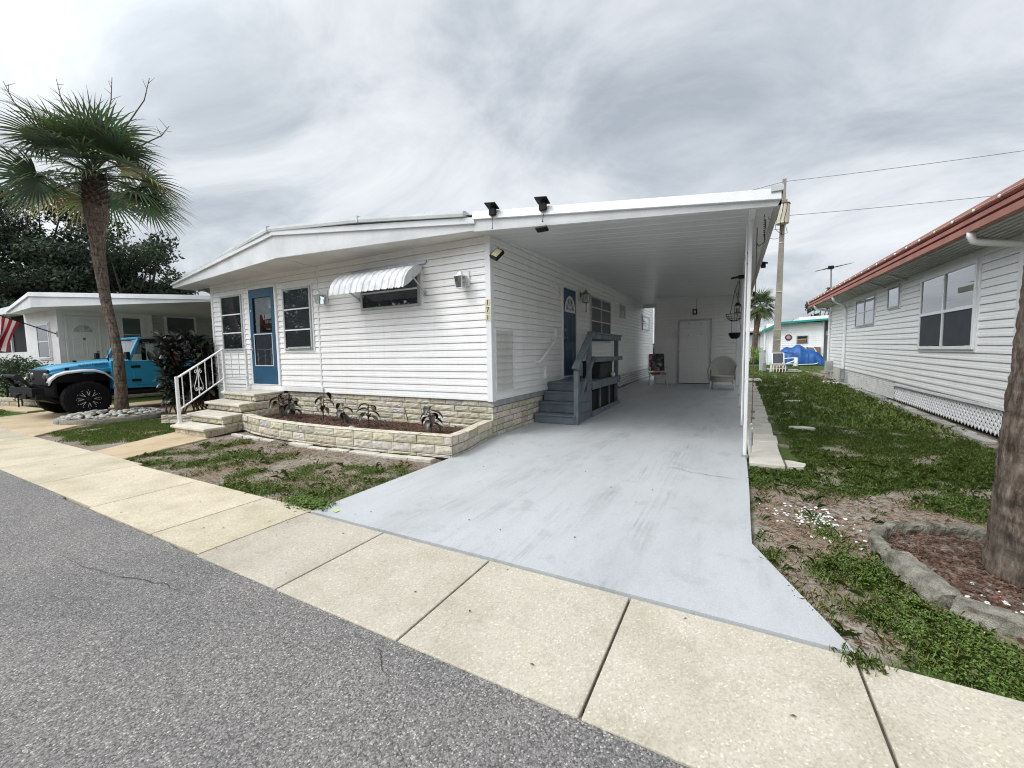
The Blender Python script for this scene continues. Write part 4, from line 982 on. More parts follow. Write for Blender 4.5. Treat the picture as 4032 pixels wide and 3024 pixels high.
# ================================================================== SHED
sh = thing('storage_shed', 'white clapboard storage shed with a flush door at the back of the carport', 'shed', (-1.3, 16.1, g(16.1)))
m = siding(MB(), (-2.64, 16.1), (1, 0), 2.75, .16, 3.36, .122, .016, seed=11); m.build('front_siding', MT['siding'], sh)
m = siding(MB(), (-2.64, 18.0), (0, -1), 1.9, .16, 3.36, .122, .016, seed=12); m.build('side_siding', MT['siding'], sh)
m = siding(MB(), (.11, 16.1), (0, 1), 1.9, .16, 3.3, .122, .016, seed=13); m.build('side_siding', MT['siding'], sh)
m = MB(); m.box(-2.59, 16.14, .15, .06, 17.95, 3.25); m.build('wall_core', MT['white'], sh)
for a_, b_, c_ in ((-2.66, -2.57, 3.36), (.03, .13, 3.3)): m = MB(); m.box(a_, 16.07, .15, b_, 16.12, c_); m.build('corner_trim', MT['trim'], sh, bevel=.004)
m = MB(); m.box(-2.64, 16.078, 3.22, .11, 16.10, 3.35); m.build('top_trim', MT['trim'], sh)
HF = Face((0, 16.1), (1, 0))
m = MB(); HF.frame(m, -1.83, .17, -.73, 2.47, .055, -.01, .05, .01); m.build('door_frame', MT['alu'], sh, bevel=.003)
m = siding(MB(), (-1.77, 16.085), (1, 0), .98, .21, 2.41, .122, .014, seed=14); dr = m.build('door', MT['siding'], sh)
m = MB(); HF.frame(m, -1.78, .205, -.79, 2.42, .03, .02, .037); m.build('door_edge', MT['trim'], dr)
m = MB(); m.tube([HF.pt(-1.80, 1.12, .04), HF.pt(-1.80, 1.12, .10)], .02, 10); HF.box(m, -1.81, 1.30, .04, -1.78, 1.36, .056); m.build('handle', MT['brass'], dr)
m = MB()
for u, z in ((-1.47, 2.32), (-1.06, 2.32), (-1.48, 1.92), (-1.07, 1.93)): m.tube([HF.pt(u, z, .02), HF.pt(u, z, .05)], .017, 8)
m.build('hook', MT['brass'], dr)
m = MB(); HF.box(m, -1.80, .155, .0, -.76, .20, .03); m.build('threshold', MT['dark'], sh)
t = thing('flood_light', 'small square black flood light over the shed door with a wire running up', 'flood light', (-1.28, 16.05, 2.7))
m = MB(); HF.box(m, -1.355, 2.64, .02, -1.215, 2.82, .07); m.build('lamp_head', MT['black'], t, bevel=.008)
m = MB(); HF.box(m, -1.325, 2.68, .069, -1.245, 2.78, .073); m.build('led_panel', MT['blind'], t)
m = MB(); m.tube([HF.pt(-1.24, 2.82, .03), HF.pt(-1.23, 2.98, .035), HF.pt(-1.25, 3.08, .04), HF.pt(-1.21, 3.2, .05)], .006, 6); m.build('wire', MT['blackm'], t)
# ================================================================== FRONT STEPS + RAILING
# corners per step: left-front, right-front, right-back, left-back
STEPS = [(.15, (-9.30, 3.67), (-8.12, 3.68), (-8.15, 4.06), (-9.50, 4.08)), (.305, (-9.56, 4.06), (-8.27, 4.05), (-8.42, 4.52), (-9.85, 4.57)),
         (.465, (-9.95, 4.56), (-8.54, 4.51), (-8.74, 4.96), (-10.25, 5.07)), (.625, (-10.30, 5.06), (-8.77, 4.94), (-8.93, FY - .03), (-10.33, FY - .03))]
fs = thing('front_steps', 'four cream block steps with concrete treads up to the blue front door', 'steps', (-9.2, 4.6, 0))
ST = MB(); STw = MB()
for i, (z, lf, rf, rb, lb) in enumerate(STEPS):
    zb = STEPS[i - 1][0] if i else -.02; h = z - .05 - zb
    ins = lambda p, dx, dy: (p[0] + dx, p[1] + dy)
    a, b = ins(lf, .05, .045), ins(rf, -.04, .045)
    stones(ST, [a, b], zb, [h], .28, seed=40 + i, tone=1.05)
    back = (-8.93 - .03, FY) if i == 3 else STEPS[3][2]
    # right flank runs back to the wall, built up course by course
    dirb = (Vector(STEPS[3][2]) - Vector(rf)).normalized(); e_ = Vector(rf) + Vector((-.03, .045)); q = e_ + (Vector((STEPS[3][2][0] - .03, FY - .02)) - e_) * 1.0
    stones(ST, [tuple(e_), tuple(q)], zb, [h + (.05 if i < 3 else 0)], .30, seed=50 + i, tone=.97)
    m = MB(); m.add([(*ins(a, .012, .012), zb - .02), (*ins(b, -.012, .012), zb - .02), (STEPS[3][2][0] - .06, FY, zb - .02), (-10.28, FY, zb - .02), (*ins(a, .012, .012), z - .05), (*ins(b, -.012, .012), z - .05), (STEPS[3][2][0] - .06, FY, z - .05), (-10.28, FY, z - .05)],
                    [(0, 1, 2, 3), (7, 6, 5, 4), (0, 4, 5, 1), (1, 5, 6, 2), (2, 6, 7, 3), (3, 7, 4, 0)]); m.build('step_core', MT['mortar'], fs)
    m = MB(); P4 = (lf, rf, rb, lb); n = 4
    m.add([(x, y, z) for x, y in P4] + [(x, y, z - .052) for x, y in P4], [(0, 1, 2, 3), (7, 6, 5, 4)] + [(k, k + 4, (k + 1) % 4 + 4, (k + 1) % 4) for k in range(4)])
    m.build('tread', MT['tread'], fs, bevel=.016, seg=3)
ST.build('stone_riser', MT['stonew'], fs)
m = MB(); stones(m, [(-8.15, 3.72), (-8.35, 4.2), (-8.45, 4.5)], -.02, [.055], .5, seed=61, tone=1.05); m.build('footing', MT['stonew'], fs)

rl = thing('stair_railing', 'white wrought iron railing with a lyre scroll on the left of the front steps', 'railing', (-9.36, 3.86, .15))
PA, PB, PC = Vector((-9.37, 3.86, 0)), Vector((-10.22, 5.13, 0)), Vector((-10.24, 5.64, 0))
for P, z0, z1 in ((PA, .15, 1.045), (PB, .625, 1.60), (PC, .625, 1.60)):
    m = MB(); m.box(P.x - .025, P.y - .025, z0, P.x + .025, P.y + .025, z1); po = m.build('post', MT['railing'], rl, bevel=.006)
    m = MB(); m.box(P.x - .055, P.y - .055, z0, P.x + .055, P.y + .055, z0 + .012); m.build('foot', MT['railing'], po)
def L3(t, z): return (lerp(PA.x, PB.x, t), lerp(PA.y, PB.y, t), z)
m = MB(); m.bar(L3(.01, 1.02), L3(1., 1.585), .045, .022); m.build('top_rail', MT['railing'], rl, bevel=.004)
m = MB(); m.bar(L3(.01, .405), L3(1., .93), .03, .022); m.build('bottom_rail', MT['railing'], rl, bevel=.004)
zt = lambda t: lerp(1.02, 1.585, t); zb_ = lambda t: lerp(.405, .93, t)
for t in (.10, .255, .415, .57, .725, .875):
    m = MB(); m.bar(L3(t, zb_(t)), L3(t, zt(t)), .014, .014, up=(1, 0, 0)); m.build('baluster', MT['railing'], rl)
m = MB(); tc_, zc_ = .415, (zb_(.415) + zt(.415)) / 2 + .0; du = 1 / (PB - PA).length
def sp(u, z): return L3(tc_ + u * du, zc_ + z)
for s_ in (-1, 1):
    pts = []
    for a in np.linspace(2.6 * PI, 0.5 * PI, 26): r = .012 + .040 * (1 - a / (2.6 * PI)) * 1.1; pts.append((.085 + r * math.cos(a), .185 + r * math.sin(a)))
    pts += [(.05, .215), (.018, .17), (.05, .06), (.095, -.04), (.135, -.12), (.125, -.19), (.085, -.215)]
    for a in np.linspace(-.5 * PI, -2.7 * PI, 26): r = .040 * (1 - abs(a) / (3.2 * PI)); pts.append((.065 + r * math.cos(a) * 1.0, -.175 + r * math.sin(a)))
    m.tube([sp(s_ * u, z) for u, z in pts], .0065, 6)
m.build('scroll', MT['railing'], rl, smooth=True)
m = MB(); m.bar((PB.x, PB.y, 1.575), (PC.x, PC.y, 1.575), .035, .022); m.bar((PB.x, PB.y, .93), (PC.x, PC.y, .93), .03, .02); m.build('side_rail', MT['railing'], rl, bevel=.003)
for t in (.33, .66): m = MB(); p = PB.lerp(PC, t); m.bar((p.x, p.y, .93), (p.x, p.y, 1.575), .014, .014, up=(1, 0, 0)); m.build('baluster', MT['railing'], rl)

# ================================================================== PLANTER
pw = thing('planter_wall', 'low curved cream block wall round the red mulch bed', 'planter', (-5.8, 4.2, 0))
PP = [(-8.28, 4.42), (-7.7, 4.27), (-7.0, 4.17), (-6.2, 4.13), (-5.4, 4.14), (-4.6, 4.20), (-3.9, 4.28), (-3.285, 4.355)]
PS = [(-3.285, 4.355), (-3.30, 4.75), (-3.42, 5.3), (-3.475, FY)]
m = MB(); stones(m, PP, .0, [.045], .42, seed=70, depth=.16, tone=.92); stones(m, PP, .045, [.125], .34, seed=71, depth=.16); stones(m, PP, .17, [.13], .36, seed=72, depth=.17, tone=1.04)
stones(m, PS, .0, [.045], .40, seed=73, depth=.15, tone=.9); stones(m, PS, .045, [.125], .34, seed=74, depth=.15); stones(m, PS, .17, [.13], .36, seed=75, depth=.15, tone=1.05)
m.build('stone_course', MT['stone'], pw)
def offset_path(P, d):
    out = []
    for i, p in enumerate(P):
        a = Vector(P[max(0, i - 1)]); b = Vector(P[min(len(P) - 1, i + 1)]); t = (b - a).normalized(); out.append((p[0] - t.y * d, p[1] + t.x * d))
    return out
def capstones(mb, P, d0, d1, z, L, seed):
    R = random.Random(seed); P = [Vector(p) for p in P]; cum = [0]
    for i in range(len(P) - 1): cum.append(cum[-1] + (P[i + 1] - P[i]).length)
    s = 0.
    while s < cum[-1] - .01:
        e = min(cum[-1], s + L * R.uniform(.8, 1.2)); zz = z + R.uniform(-.003, .004); pr = []
        for ss in (s + .004, e - .004):
            for i in range(len(P) - 1):
                if ss <= cum[i + 1] + 1e-6: break
            t = (ss - cum[i]) / (cum[i + 1] - cum[i]); q = P[i].lerp(P[i + 1], t); dv = (P[i + 1] - P[i]).normalized(); pr.append((q, Vector((-dv.y, dv.x))))
        k = R.uniform(1.02, 1.16); c = (k, k * .99, k * .97)
        nu = 6; rows = []
        for j in range(nu + 1):
            f = j / nu; a = pr[0][0].lerp(pr[1][0], f); n = pr[0][1].lerp(pr[1][1], f)
            rows.append([(a.x + n.x * (d0 + (R.uniform(-.006, .006))), a.y + n.y * d0, zz), (a.x + n.x * lerp(d0, d1, .5), a.y + n.y * lerp(d0, d1, .5), zz + R.uniform(0, .004)), (a.x + n.x * d1, a.y + n.y * d1, zz)])
        mb.strip(rows, col=c); s = e
m = MB(); capstones(m, PP, -.006, .135, .298, .36, 76); capstones(m, [PS[0], PS[1], PS[2], PS[3]], -.004, .11, .2985, .36, 77); m.build('cap_course', MT['stonew'], pw)
m = MB(); inn = offset_path(PP, .02); m.strip([[(x, y, -.02) for x, y in inn], [(x, y, .285) for x, y in inn]]); inn2 = offset_path(PS, .02); m.strip([[(x, y, -.02) for x, y in inn2], [(x, y, .285) for x, y in inn2]]); m.build('mortar_backing', MT['mortar'], pw)
inn = offset_path(PP, .13); rows = [inn, [(x, FY + .02) for x, y in inn]]
m = MB(); rr = []
for t in np.linspace(0, 1, 14): rr.append([(lerp(a[0], b[0], t), lerp(a[1], b[1], t), .175 - .05 * t + .02 * fbm(lerp(a[0], b[0], t), lerp(a[1], b[1], t), 3)) for a, b in zip([(-8.35, 4.6)] + inn[1:-1] + [(-3.42, 4.5)], [(-8.9, FY)] + [(x, FY) for x, y in inn[1:-1]] + [(-3.5, FY)])])
m.strip(rr); tag(m.build('planter_soil', MT['dirtsoil'], smooth=True), kind='stuff')
pts = []
while len(pts) < 6500:
    x = rnd.uniform(-8.7, -3.45); y = rnd.uniform(4.27, FY - .02)
    yb = 4.13 + .02 * (x + 6) ** 2 + .10
    if y < yb or x < -8.2 - (y - 4.4) * .5: continue
    pts.append((x, y, .19 - .05 * (y - 4.2) / 1.5 + .02 * fbm(x, y, 3) + rnd.uniform(0, .015)))
chips('bark_mulch', pts, 80)

# flat edging stones in front of the planter
R = random.Random(4); s = -8.0; k = 0
while s < -3.45:
    l = R.uniform(.34, .52); y = 4.02 + .018 * (s + 6.1) ** 2 * 1.2 - .02 + R.uniform(-.02, .02); slope = .043 * (s + 6.1)
    if R.random() > .12:
        t = MB(); w_ = R.uniform(.07, .10) if s < -5 else R.uniform(.09, .13); n_ = 8
        top = [(s + l * i / n_, y + slope * l * i / n_ + R.uniform(-.008, .008)) for i in range(n_ + 1)] + [(s + l * (n_ - i) / n_, y + slope * l * (n_ - i) / n_ + w_ + R.uniform(-.008, .008)) for i in range(n_ + 1)]
        zz = .008 + R.uniform(0, .012)
        n = len(top); t.add([(a, b, zz) for a, b in top] + [(a, b, -.05) for a, b in top], [tuple(range(n))] + [(i, i + n, (i + 1) % n + n, (i + 1) % n) for i in range(n)])
        o = t.build('edging_stone', MT['paver'], None, bevel=.006)
        tag(o, 'pale flat stone sunk in the dirt along the foot of the planter wall', 'edging stone', 'flat stones along the foot of the planter wall'); k += 1
    s += l + R.uniform(.01, .05)

def leaf_add(Vs, Fs, Cs, base, dirv, length, width, droop, up=Vector((0, 0, 1)), col=(1, 1, 1), n=6, fold=.25):
    d = Vector(dirv).normalized(); side = d.cross(up)
    if side.length < .05: side = d.cross(Vector((1, 0, 0)))
    side.normalize(); p = Vector(base); b0 = len(Vs); cur = d.copy()
    for i in range(n + 1):
        t = i / n; w_ = width * math.sin(PI * min(.985, .07 + .93 * t)) ** .75 * (1.0 if t < .55 else 1 - .25 * (t - .55))
        nrm = side.cross(cur).normalized()
        Vs += [tuple(p - side * w_ / 2 + nrm * w_ * fold), tuple(p), tuple(p + side * w_ / 2 + nrm * w_ * fold)]; Cs += [tuple(c * .9 for c in col), tuple(c * 1.5 for c in col), tuple(c * .9 for c in col)]
        cur = (cur + Vector((0, 0, -droop / n))).normalized(); p = p + cur * (length / n)
    for i in range(n):
        a = b0 + i * 3; Fs += [(a, a + 1, a + 4, a + 3), (a + 1, a + 2, a + 5, a + 4)]

def small_rubber(x, y, z, h, nl, lab, seed, lean=(0, 0), bare=False):
    R = random.Random(seed); t = thing('rubber_plant', lab, 'plant', (x, y, z), group='young rubber plants in the mulch bed')
    m = MB(); top = (x + lean[0], y + lean[1], z + h); m.tube([(x, y, z - .03), (x + lean[0] * .4, y, z + h * .5), top], [.011, .009, .006], 6); m.build('stem', MT['stem'], t)
    V, F, C = [], [], []
    for i in range(nl):
        f = .42 + .58 * (i + .5) / nl; p = (x + lean[0] * f, y + lean[1] * f, z + h * f); a = i * 2.4 + R.uniform(-.4, .4); el = lerp(-.1, .75, f) + R.uniform(-.2, .25)
        k = R.uniform(.7, 1.8); col = (k * R.uniform(1.0, 1.5), k, k * .9) if R.random() < .6 else (k * 2.6, k * 2.0, k * 1.5)
        leaf_add(V, F, C, p, (math.cos(a) * math.cos(el), math.sin(a) * math.cos(el), math.sin(el)), R.uniform(.20, .27), R.uniform(.085, .11), R.uniform(1.5, 2.8), col=col)
    if nl: 
        o = build_np('foliage', np.array(V) - np.array([x, y, z]), F, MT['leafrub'], t, col=C, smooth=True)
    return t
small_rubber(-8.22, 5.15, .14, .47, 10, 'bushy young rubber plant against the steps, leftmost in the mulch bed', 1, (-.06, 0))
small_rubber(-7.75, 5.12, .14, .38, 9, 'young rubber plant second from the left in the mulch bed, leaves drooping', 2, (-.12, .02))
small_rubber(-6.98, 5.2, .14, .55, 7, 'tallest young rubber plant, with one leaf held upright above the rest', 3, (.06, 0))
V_, F_, C_ = [], [], []
small_rubber(-6.28, 5.1, .14, .36, 5, 'smallest young rubber plant with few leaves, in the middle of the mulch bed', 4)
small_rubber(-5.60, 5.05, .13, .42, 8, 'young rubber plant right of the bed middle, over a small brown stone', 5, (.03, 0))
small_rubber(-4.15, 5.0, .12, .44, 11, 'full young rubber plant at the right end of the mulch bed', 6, (-.03, 0))
t = thing('bare_stick', 'thin bare dark stick standing alone in the mulch against the stone skirting', 'stick', (-4.82, 5.3, .12)); m = MB(); m.tube([(-4.80, 5.2, .1), (-4.84, 5.22, .3), (-4.90, 5.22, .49)], [.010, .009, .006], 6); m.build('stick', MT['stem'], t)
t = thing('brown_stone', 'small round tan stone on the mulch below a rubber plant', 'stone', (-5.55, 4.55, .19)); m = MB(); m.lathe([(.01, -.03), (.05, -.02), (.065, .01), (.045, .04), (.01, .05)], (-5.50, 4.62, .20), 12); m.build('stone', MT['rock'], t, smooth=True)

# big dark rubber bush between the steps and the neighbour's car
def rubber_bush(x0, y0, lab, seed, spread, h, nst, nleaf, f0=.12):
    R = random.Random(seed); t = thing('rubber_bush', lab, 'bush', (x0, y0, 0)); V, F, C = [], [], []; m = MB()
    for s in range(nst):
        bx, by = x0 + R.uniform(-.35, .35) * spread[0], y0 + R.uniform(-.42, .42) * spread[1]; tx, ty = x0 + R.uniform(-.5, .5) * spread[0], y0 + R.uniform(-.5, .5) * spread[1]; th = h * R.uniform(.55, 1.)
        P = [Vector((bx, by, -.02)), Vector((lerp(bx, tx, .5) + R.uniform(-.08, .08), lerp(by, ty, .5) + R.uniform(-.08, .08), th * .5)), Vector((tx, ty, th))]; m.tube(P, [.018, .013, .007], 6)
        n = nleaf
        for i in range(n):
            f = f0 + (1 - f0) * (i + R.random()) / n; q = P[0].lerp(P[1], f * 2) if f < .5 else P[1].lerp(P[2], f * 2 - 1); a = i * 2.4 + R.uniform(-.5, .5); el = lerp(-.2, 1.1, f ** 2) + R.uniform(-.3, .3); k = R.uniform(.5, 1.5)
            col = (k, k, k * .95)
            rr_ = R.random()
            if rr_ < .10: col = (k * 2.6, k * 1.8, k * 1.7)
            elif rr_ < .16 and f > .8: col = (k * 5.5, k * 1.6, k * 1.6)
            elif rr_ < .3: col = (k * 1.0, k * 1.5, k * .9)
            leaf_add(V, F, C, q, (math.cos(a) * math.cos(el), math.sin(a) * math.cos(el), math.sin(el)), R.uniform(.22, .33), R.uniform(.10, .14), R.uniform(.3, 1.5), col=col, n=5)
    m.build('stem', MT['stem'], t); build_np('foliage', np.array(V) - np.array([x0, y0, 0]), F, MT['leafrub'], t, col=C, smooth=True); return t
rubber_bush(-12.15, 5.42, 'tall dark rubber plant bush growing between the front steps and the blue car', 5, (.8, 1.75), 1.98, 30, 26, .30)
m = MB(); stones(m, [(-10.9, 4.15), (-10.3, 4.45), (-9.9, 5.2)], -.02, [.10, .10], .36, seed=90, tone=.92)
sb = thing('stone_border', 'low loose stone border behind the front steps under the dark bush', 'border', (-10.6, 4.3, 0)); m.build('stone_course', MT['stonew'], sb)

# ================================================================== WOODEN SIDE STEPS
dk = thing('wooden_steps', 'grey painted wooden steps and landing with handrails at the side door', 'steps', (-3.0, 8.8, 0))
XW, XR = SX + .03, -2.62
tr = [(7.27, .20), (7.53, .40), (7.77, .59), (7.96, .775)]
for i, (y, z) in enumerate(tr):
    zb = tr[i - 1][1] if i else .02; yb = (tr[i + 1][0] if i < 3 else 8.2) + .02
    m = MB(); m.box(XW - .01 * i, y + .02, zb + .004, XR, y + .045, z - .036); m.build('riser', MT['deck'], dk, bevel=.003)
    if i < 3:
        m = MB(); m.box(XW - .015, y, z - .036, XR + .01, yb, z); m.build('tread', MT['deck'], dk, bevel=.005)
DY0, DY1, DZ = 7.955, 10.62, .775
m = MB(); y = DY0
while y < DY1 - .01: m.box(XW - .02, y + .002, DZ - .032, XR + .045, min(DY1, y + .138), DZ); y += .142
m.build('deck_boards', MT['deck'], dk, bevel=.003)
m = MB(); m.box(XR - .0, 8.30, .60, XR + .038, DY1, .742); m.box(XW, DY1 - .03, .60, XR, DY1, .742); m.box(XR - .0, 8.30, .03, XR + .036, DY1, .15); m.build('rim_board', MT['deck'], dk, bevel=.004)
m = MB(); m.box(XR - .02, 7.32, .02, XR + .0, 8.28, .185); m.box(XR - .02, 7.55, .19, XR + .0, 8.28, .38); m.box(XR - .02, 7.8, .386, XR, 8.28, .575); m.box(XR - .02, 7.98, .58, XR, 8.28, .745); m.build('side_board', MT['deck'], dk, bevel=.003)
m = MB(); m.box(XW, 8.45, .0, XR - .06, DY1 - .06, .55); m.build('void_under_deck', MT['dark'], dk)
for (x, y0_, z0_, z1_) in ((XR + .02, 7.30, .02, 1.05), (XR - .04, 8.24, .02, 1.76), (XR + .0, 10.30, .02, 1.74), (XW + .06, 10.52, .7, 1.74)):
    m = MB(); m.box(x - .045, y0_, z0_, x + .045, y0_ + .09, z1_); m.build('post', MT['deck'], dk, bevel=.005)
for y in (8.95, 9.7): m = MB(); m.box(XR - .035, y, .15, XR - .0, y + .06, .60); m.build('stud', MT['deck'], dk)
m = MB(); m.bar((XR + .03, 7.24, 1.085), (XR - .01, 8.36, 1.80), .14, .036); m.build('handrail', MT['deck'], dk, bevel=.005)
m = MB(); m.bar((XR + .055, 7.36, .46), (XR + .03, 8.40, 1.27), .035, .09); m.build('slope_rail', MT['deck'], dk, bevel=.004)
m = MB(); m.box(XR - .09, 8.30, 1.76, XR + .06, 10.70, 1.797); m.box(XR + .045 - .04, 8.34, 1.66, XR + .045, 10.66, 1.757); m.build('top_rail', MT['deck'], dk, bevel=.004)
m = MB(); m.box(XR - .0 + .045, 8.34, 1.17, XR + .083, 10.66, 1.27); m.build('middle_rail', MT['deck'], dk, bevel=.004)
m = MB(); m.box(XW, 10.50, 1.76, XR, 10.64, 1.797); m.box(XW, 10.51, 1.66, XR, 10.55, 1.757); m.box(XW, 10.51, 1.17, XR, 10.55, 1.26); m.build('end_rail', MT['deck'], dk, bevel=.004)
bb = thing('storage_bin', 'black lidded plastic bin standing on the grey landing behind the rail', 'bin', (-2.95, 10.0, DZ))
m = MB(); m.box(-3.10, 9.15, DZ, -2.68, 10.2, DZ + .36); m.build('body', MT['ink'], bb, bevel=.02, seg=2)
m = MB(); m.box(-3.13, 9.12, DZ + .36, -2.66, 10.23, DZ + .40); m.build('lid', MT['ink'], bb, bevel=.012, seg=2)
t = thing('white_ball', 'small white ball on the edge of the grey landing beside the bin', 'ball', (-2.62, 10.15, DZ + .06)); m = MB(); m.lathe([(.004, -.06), (.04, -.045), (.06, 0), (.04, .045), (.004, .06)], (-2.60, 9.95, DZ + .06), 12); m.build('ball', MT['shell'], t, smooth=True)

# ================================================================== CHAIRS UNDER THE CARPORT
fc_ = thing('folding_chair', 'folding lawn chair with a floral cushion and white frame beside the shed', 'chair', (-2.4, 15.3, .135), rz=.30); fc_.scale = (1.06, 1.06, 1.04)
def loc(par): return lambda *p: p
R_ = .012
m = MB()
for s in (-1, 1):
    x = .27 * s
    m.tube([(x, -.27, .015), (x, -.26, .04), (x, .10, .42), (x, .24, .60), (x, .33, 1.04), (x * .8, .335, 1.07)], R_, 8); m.tube([(x, .28, .015), (x, -.24, .42), (x, -.255, .60), (x, .22, .62)], R_, 8)
m.tube([(-.27, -.27, .015), (.27, -.27, .015)], R_, 8); m.tube([(-.27, .28, .015), (.27, .28, .015)], R_, 8); m.tube([(-.27, -.24, .42), (.27, -.24, .42)], R_, 8); m.tube([(-.22, .335, 1.07), (.22, .335, 1.07)], R_, 8)
m.build('frame', MT['railing'], fc_, smooth=True, local=True)
for s in (-1, 1): m = MB(); m.box(.27 * s - .03, -.26, .615, .27 * s + .03, .20, .64); m.build('armrest', MT['soffit'], fc_, bevel=.008, local=True)
def floral():
    m, nt, b = nmat('floral cushion cloth'); p = N(nt, 'ShaderNodeTexCoord').outputs['Object']
    v = N(nt, 'ShaderNodeTexVoronoi'); v.inputs['Scale'].default_value = 11; v.inputs['Randomness'].default_value = 1; nt.links.new(p, v.inputs['Vector'])
    s = N(nt, 'ShaderNodeSeparateColor'); nt.links.new(v.outputs['Color'], s.inputs[0])
    c = ramp(nt, s.outputs[0], [(.0, (.02, .025, .05)), (.3, (.03, .08, .07)), (.5, (.30, .05, .08)), (.65, (.38, .16, .17)), (.8, (.05, .10, .20)), (.95, (.40, .34, .25))])
    c = mixc(nt, ramp(nt, v.outputs['Distance'], [(.03, (0, 0, 0)), (.07, (1, 1, 1))]), (.45, .33, .25), c); nt.links.new(c, b.inputs['Base Color']); b.inputs['Roughness'].default_value = .9; return m
MT['floral'] = floral()
m = MB(); Mb = Matrix.Translation((0, .27, .80)) @ Matrix.Rotation(math.radians(-13), 4, 'X'); m.box(-.245, -.03, -.30, .245, .03, .30, M=Mb); m.build('backrest', MT['floral'], fc_, bevel=.025, seg=3, local=True)
m = MB(); m.box(-.245, -.26, .40, .245, .24, .455); m.build('seat', MT['floral'], fc_, bevel=.022, seg=3, local=True)

wc = thing('wicker_chair', 'cream wicker armchair with a rounded high back by the shed door', 'chair', (-.33, 14.55, .115), rz=-.06)
def wicker(name):
    m, nt, b = nmat(name); p = N(nt, 'ShaderNodeTexCoord').outputs['Object']
    a = N(nt, 'ShaderNodeTexWave', wave_type='BANDS', bands_direction='Z'); a.inputs['Scale'].default_value = 34; nt.links.new(p, a.inputs[0])
    c = N(nt, 'ShaderNodeTexWave', wave_type='BANDS', bands_direction='X'); c.inputs['Scale'].default_value = 34; nt.links.new(p, c.inputs[0])
    h = mathn(nt, 'MULTIPLY', a.outputs['Fac'], c.outputs['Fac']); nt.links.new(ramp(nt, h, [(.0, (.42, .41, .37)), (.5, (.64, .63, .58))]), b.inputs['Base Color']); bump(nt, b, h, .6, .01); b.inputs['Roughness'].default_value = .7; return m
MT['weave'] = wicker('painted wicker weave')
rows = []
for j in range(13):                                        # wrap-round back, higher in the middle
    v = j / 12; r = []
    for i in range(21):
        a = lerp(-1.25, 1.25, i / 20); hgt = .40 + .60 * math.cos(a * .92) ** .8 * 1.0; zz = .36 + (hgt - .36 + .04) * v; rad = .36 + .05 * v; r.append((rad * math.sin(a), -.02 + .30 * math.cos(a) + .08 * v, zz))
    rows.append(r)
m = MB(); m.strip(rows); o_ = m.build('backrest', MT['weave'], wc, smooth=True, local=True); md = o_.modifiers.new('t', 'SOLIDIFY'); md.thickness = .035
m = MB(); m.tube([rows[-1][i] for i in range(21)], .028, 8); m.tube([rows[-1][0], (-.385, -.05, .64), (-.385, -.28, .62), (-.37, -.31, .55), (-.36, -.30, .36)], .032, 8); m.tube([rows[-1][20], (.385, -.05, .64), (.385, -.28, .62), (.37, -.31, .55), (.36, -.30, .36)], .032, 8); m.build('arm', MT['weave'], wc, smooth=True, local=True)
ow = [(.36 * math.sin(a) * (1 if True else 1), -.03 - .30 * math.cos(a)) for a in np.linspace(-1.35, 1.35, 15)] + [(.36, .22), (-.36, .22)]
m = MB(); m.prism(ow, .27, .39, 'z'); m.build('skirt', MT['weave'], wc, local=True)
m = MB(); m.prism([(x * .97, y * .97) for x, y in ow], .392, .46, 'z'); m.build('seat', MT['weave'], wc, bevel=.025, seg=2, local=True)
for x, y in ((-.32, -.26), (.32, -.26), (-.30, .26), (.30, .26)): m = MB(); m.tube([(x * .95, y * .95, .30), (x * 1.05, y * 1.05, .10), (x * 1.1, y * 1.12, 0)], [.028, .02, .022], 8); m.build('leg', MT['wicker'], wc, smooth=True, local=True)

# ================================================================== HANGING BASKETS
hb = thing('hanging_baskets', 'black wire hanging baskets, one above the other, on chains by the carport post', 'hanging basket', (-.04, 12.5, 2.9))
m = MB()
for cz_, r in ((2.32, .20),):
    for k in range(5): rr_ = r * math.cos(k * .33); m.tube([(-.04 + rr_ * math.cos(a), 12.5 + rr_ * math.sin(a), cz_ - r * .95 * math.sin(k * .33)) for a in np.linspace(0, 2 * PI, 19)], .0055, 5)
    for a in np.linspace(0, 2 * PI, 17): m.tube([(-.04 + r * math.cos(t) * math.cos(a), 12.5 + r * math.cos(t) * math.sin(a), cz_ - r * .95 * math.sin(t)) for t in np.linspace(0, 1.4, 7)], .004, 4)
m.build('upper_basket', MT['black'], hb)
m = MB(); m.lathe([(.05, -.15), (.10, -.13), (.135, -.05), (.15, 0), (.14, 0), (.10, -.08)], (-.02, 12.5, 1.83), 18); m.build('lower_pot', MT['black'], hb)
m = MB(); r = .16
for a in np.linspace(0, 2 * PI, 13): m.tube([(-.02 + r * math.cos(t) * math.cos(a), 12.5 + r * math.cos(t) * math.sin(a), 1.83 - r * 1.05 * math.sin(t)) for t in np.linspace(0, 1.4, 6)], .004, 4)
for a in (0, 2.1, 4.2): m.tube([(-.04, 12.5, 2.95), (-.04 + .20 * math.cos(a), 12.5 + .2 * math.sin(a), 2.32)], .006, 5); m.tube([(-.04 + .12 * math.cos(a), 12.5 + .12 * math.sin(a), 2.16), (-.02 + .15 * math.cos(a), 12.5 + .15 * math.sin(a), 1.83)], .005, 5)
m.tube([(-.04, 12.5, 2.95), (.05, 12.5, 3.18)], .006, 5); m.build('chain', MT['black'], hb)
hl = thing('hanging_lantern', 'black metal hanging lantern above the wire baskets by the carport post', 'lantern', (.04, 12.3, 2.6))
m = MB(); c = Vector((.035, 12.3, 2.45))
